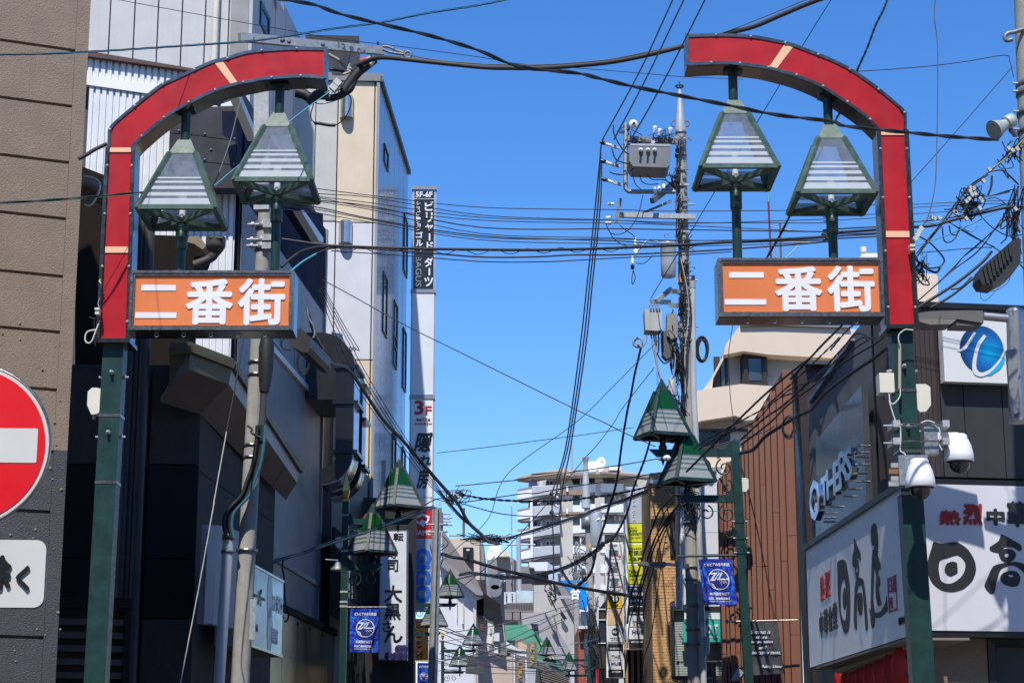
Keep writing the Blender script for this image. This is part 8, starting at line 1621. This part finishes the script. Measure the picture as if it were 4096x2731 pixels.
for k, dy in enumerate((0, 14, 26)): cable(('upper twisted black', 'middle teal', 'lower black')[k]+' drop wire rising past the rusty lanterns', (6, 4, 5)[k], (27, 31), S(ZH, (430,468+dy),(700,390+dy*.8),(900,318+dy),(1150,235+dy),(1400,150+dy),(1700,40+dy),(1800,0+dy))+S(ZS, (120+k*20,440+k*10)), M('teal_cable') if k == 1 else BL, 'drop wires past the rusty lanterns', twist=2 if k == 0 else 0)
cable('black cable hanging down the grey ribbed wall to the bronze panels', 8, 26.5, S(ZH, (520,470),(515,540),(530,620),(535,760),(545,880),(572,930),(560,1000),(530,1020)))
g = 'wires strung in the far lane'; lb = 'thin wire among many strung across the far lane'
rnd = random.Random(9)
for k in range(16):
    x0, y0 = rnd.uniform(300, 420), rnd.uniform(1000, 1500); x1, y1_ = rnd.uniform(1450, 1740), rnd.uniform(800, 1500); s_ = rnd.uniform(15, 70)
    cable(lb, rnd.choice((2.6, 3, 4)), (40, 49), S(ZQ, (x0, y0), (x0*.67+x1*.33, y0*.67+y1_*.33+s_), (x0*.33+x1*.67, y0*.33+y1_*.67+s_), (x1, y1_)), GY if k % 3 else M('pale_wire', (.35, .33, .3), .6), g)
g = 'wires up the brick building'; lb = 'black wire fanning up past the brick building, %s from the left of six'
for k, (x0, x1, x2, y2) in enumerate(((745,640,560,600),(800,700,640,500),(870,720,660,520),(880,760,700,560),(905,800,690,1100),(860,690,560,800))): cable(lb % ['first','second','third','fourth','fifth','sixth'][k], (8, 7, 8, 5, 4, 8)[k], (24.5, 28), S(ZM, (900+k*6,1400),(x0+60,1500))+S(ZO, (x0,50),(x1,330),(x2,y2),(x2-70,y2+230),(x2-90,y2+430 if k < 5 else 1250)), twist=2 if k in (1, 5) else 0, group=g)
cable('black cable sagging in front of the lower study room sign', 12, (30, 40), S(ZO, (585,800),(560,1000),(530,1200),(470,1260),(410,1310),(330,1340),(260,1330),(200,1280),(170,1230)), twist=2)
cable('pale spiral-wrapped cable crossing the two sign columns', 7, (28, 40), S(ZO, (520,700),(440,850),(380,1000),(330,1100),(280,1140),(150,1190),(0,1220)), GY, twist=2)
tg = [([(90,800),(250,790),(400,750),(600,700),(820,650),(960,640)],13),([(90,762),(350,735),(600,680),(830,620)],6),([(130,1010),(300,800),(450,600),(560,470),(700,370),(820,250),(970,100)],9),([(110,1060),(280,840),(400,700),(520,520),(690,390)],7),([(140,1380),(400,1150),(600,1000),(720,850),(850,650),(930,480)],6),([(140,1432),(440,1240),(640,1080),(720,990)],14),([(240,1432),(400,1340),(600,1180),(640,1120)],12),([(300,1240),(440,1100),(500,1030),(620,930),(850,720)],8),([(380,760),(480,820),(640,910),(740,960)],8),([(155,875),(230,920),(300,990),(345,1050),(335,1090),(300,1115),(220,1118),(170,1060)],7),([(110,1100),(180,1170),(230,1250),(170,1240),(130,1180)],6),([(110,1040),(200,1120),(280,1155),(315,1120)],10),([(170,1000),(400,980),(650,960),(720,965)],4),([(330,800),(345,900),(380,920),(430,890),(470,800)],6),([(385,790),(400,850),(440,860),(470,820)],6),([(600,480),(640,540),(700,560),(860,510),(930,515)],5),([(700,560),(860,520)],9),([(640,590),(760,575),(850,640)],4),([(700,370),(800,355),(860,400),(930,470)],8),([(720,400),(715,480),(690,550)],10),([(620,700),(720,800),(850,870),(960,860)],5),([(600,1190),(630,1290),(640,1240)],4),([(640,1260),(630,1340),(670,1375),(740,1310),(850,1190)],2.5),([(680,1270),(740,1300),(850,1230),(860,1150)],3),([(940,1090),(972,1130)],6),([(400,1290),(480,1270),(560,1190)],7),([(440,560),(500,650),(560,720),(620,650)],6),([(460,600),(440,680),(480,760)],6),([(760,270),(820,340),(850,420),(800,350)],5),([(800,130),(830,180),(870,120)],5),([(870,780),(880,870),(910,880),(930,700)],5),([(850,680),(860,850),(900,880),(910,690)],5),([(830,640),(840,860),(790,930)],7),([(900,470),(890,600),(850,700),(830,900)],8),([(930,480),(900,600),(890,720),(905,830)],6)]
tt = thing('cable_tangle', 'big tangle of black cables between the right arch post and the right edge pole', 'cable', P(*ZT(500, 800), 14.3))
for k, (l, w) in enumerate(tg): cable('', w, 14.1+.25*((k*7) % 5)/5, [(ZT, x, y) for x, y in l], parent=tt, nm='strand', twist=2 if w in (9, 8) else 0)
for l, w in (([(120,950),(300,890),(450,830),(760,680)],4),([(740,960),(850,1030),(960,1078)],8),([(90,755),(200,760),(290,780),(350,730)],4),([(460,760),(490,810),(560,835),(610,790)],4),([(490,690),(530,640),(590,650)],5)): cable('', w, 14.0, [(ZT, x, y) for x, y in l], M('teal_strand', (.06, .24, .26), .5), parent=tt, nm='teal_strand')
cable('', 6, 14.0, [(ZT, x, y) for x, y in ((690,360),(780,300),(850,240),(972,110))], M('yellow_strand', (.35, .26, .03), .5), parent=tt, nm='yellow_strand')
for x, y in ((555,495),(575,500),(550,520),(565,548),(590,540),(520,600),(540,580),(630,580),(640,595),(250,725),(270,735),(310,730),(430,685),(440,690),(520,735),(625,655),(655,440),(850,185),(880,200),(920,190),(700,350),(905,660)): part('connector', MB().bar(P(*ZT(x-9, y+6), 13.95), P(*ZT(x+9, y-6), 13.95), .028, .03), M('pale_sleeve'), tt)
part('box_connector', MB().poly(front(14.0), [ZT(530,595), ZT(640,600), ZT(610,640), ZT(560,660), ZT(520,640)], .1), blackp, tt)
m = MB(); tangle(m, P(*ZT(560, 620), 14.2), .06, .06, 12, .004, 31); tangle(m, P(*ZT(900, 720), 14.2), .035, .1, 12, .0045, 32); tangle(m, P(*ZT(170, 1150), 14.1), .03, .06, 7, .003, 33); tangle(m, P(*ZT(870, 230), 14.2), .04, .04, 8, .004, 34); part('fine_wires', m, BL, tt, kind='stuff')
jb2 = thing('terminal_block', 'small grey terminal block on the outer edge of the right arch post', 'junction box', P(*ZL(1295, 670), 13.95)); part('cover', MB().rect(front(13.9), *ZL(1275, 620), *ZL(1315, 672), .06), cream, jb2); part('lid', MB().rect(front(13.89), *ZL(1273, 618), *ZL(1318, 640), .075), cream, jb2)
jb3 = thing('terminal_block', 'small white terminal block on the outer edge of the left arch post', 'junction box', P(*ZC(870, 1240), 13.95)); part('cover', MB().rect(front(13.9), *ZC(852, 1195), *ZC(888, 1245), .06), cream, jb3); part('lid', MB().rect(front(13.89), *ZC(848, 1188), *ZC(890, 1205), .075), cream, jb3)
lw2 = thing('loose_wires', 'pale loop and cut wire ends hanging beside the left arch post', 'cable', P(*ZC(800, 1450), 13.95))
for l, w, m_ in (([(885,1330),(860,1390),(820,1490),(775,1500),(762,1450),(790,1400),(870,1385)],.006,cream),([(880,1260),(845,1300),(850,1400),(852,1530)],.004,BL),([(850,1290),(800,1272)],.003,BL),([(895,1100),(880,1150),(888,1190)],.004,greyc),([(905,935),(890,950),(905,970)],.006,cream)): part('wire', MB().tube(smooth([P(*ZC(x, y), 13.93) for x, y in l]), w, 5), m_, lw2)
# cover over everything that stands between gates and poles: rooftop cable anchors etc. are part of the things above
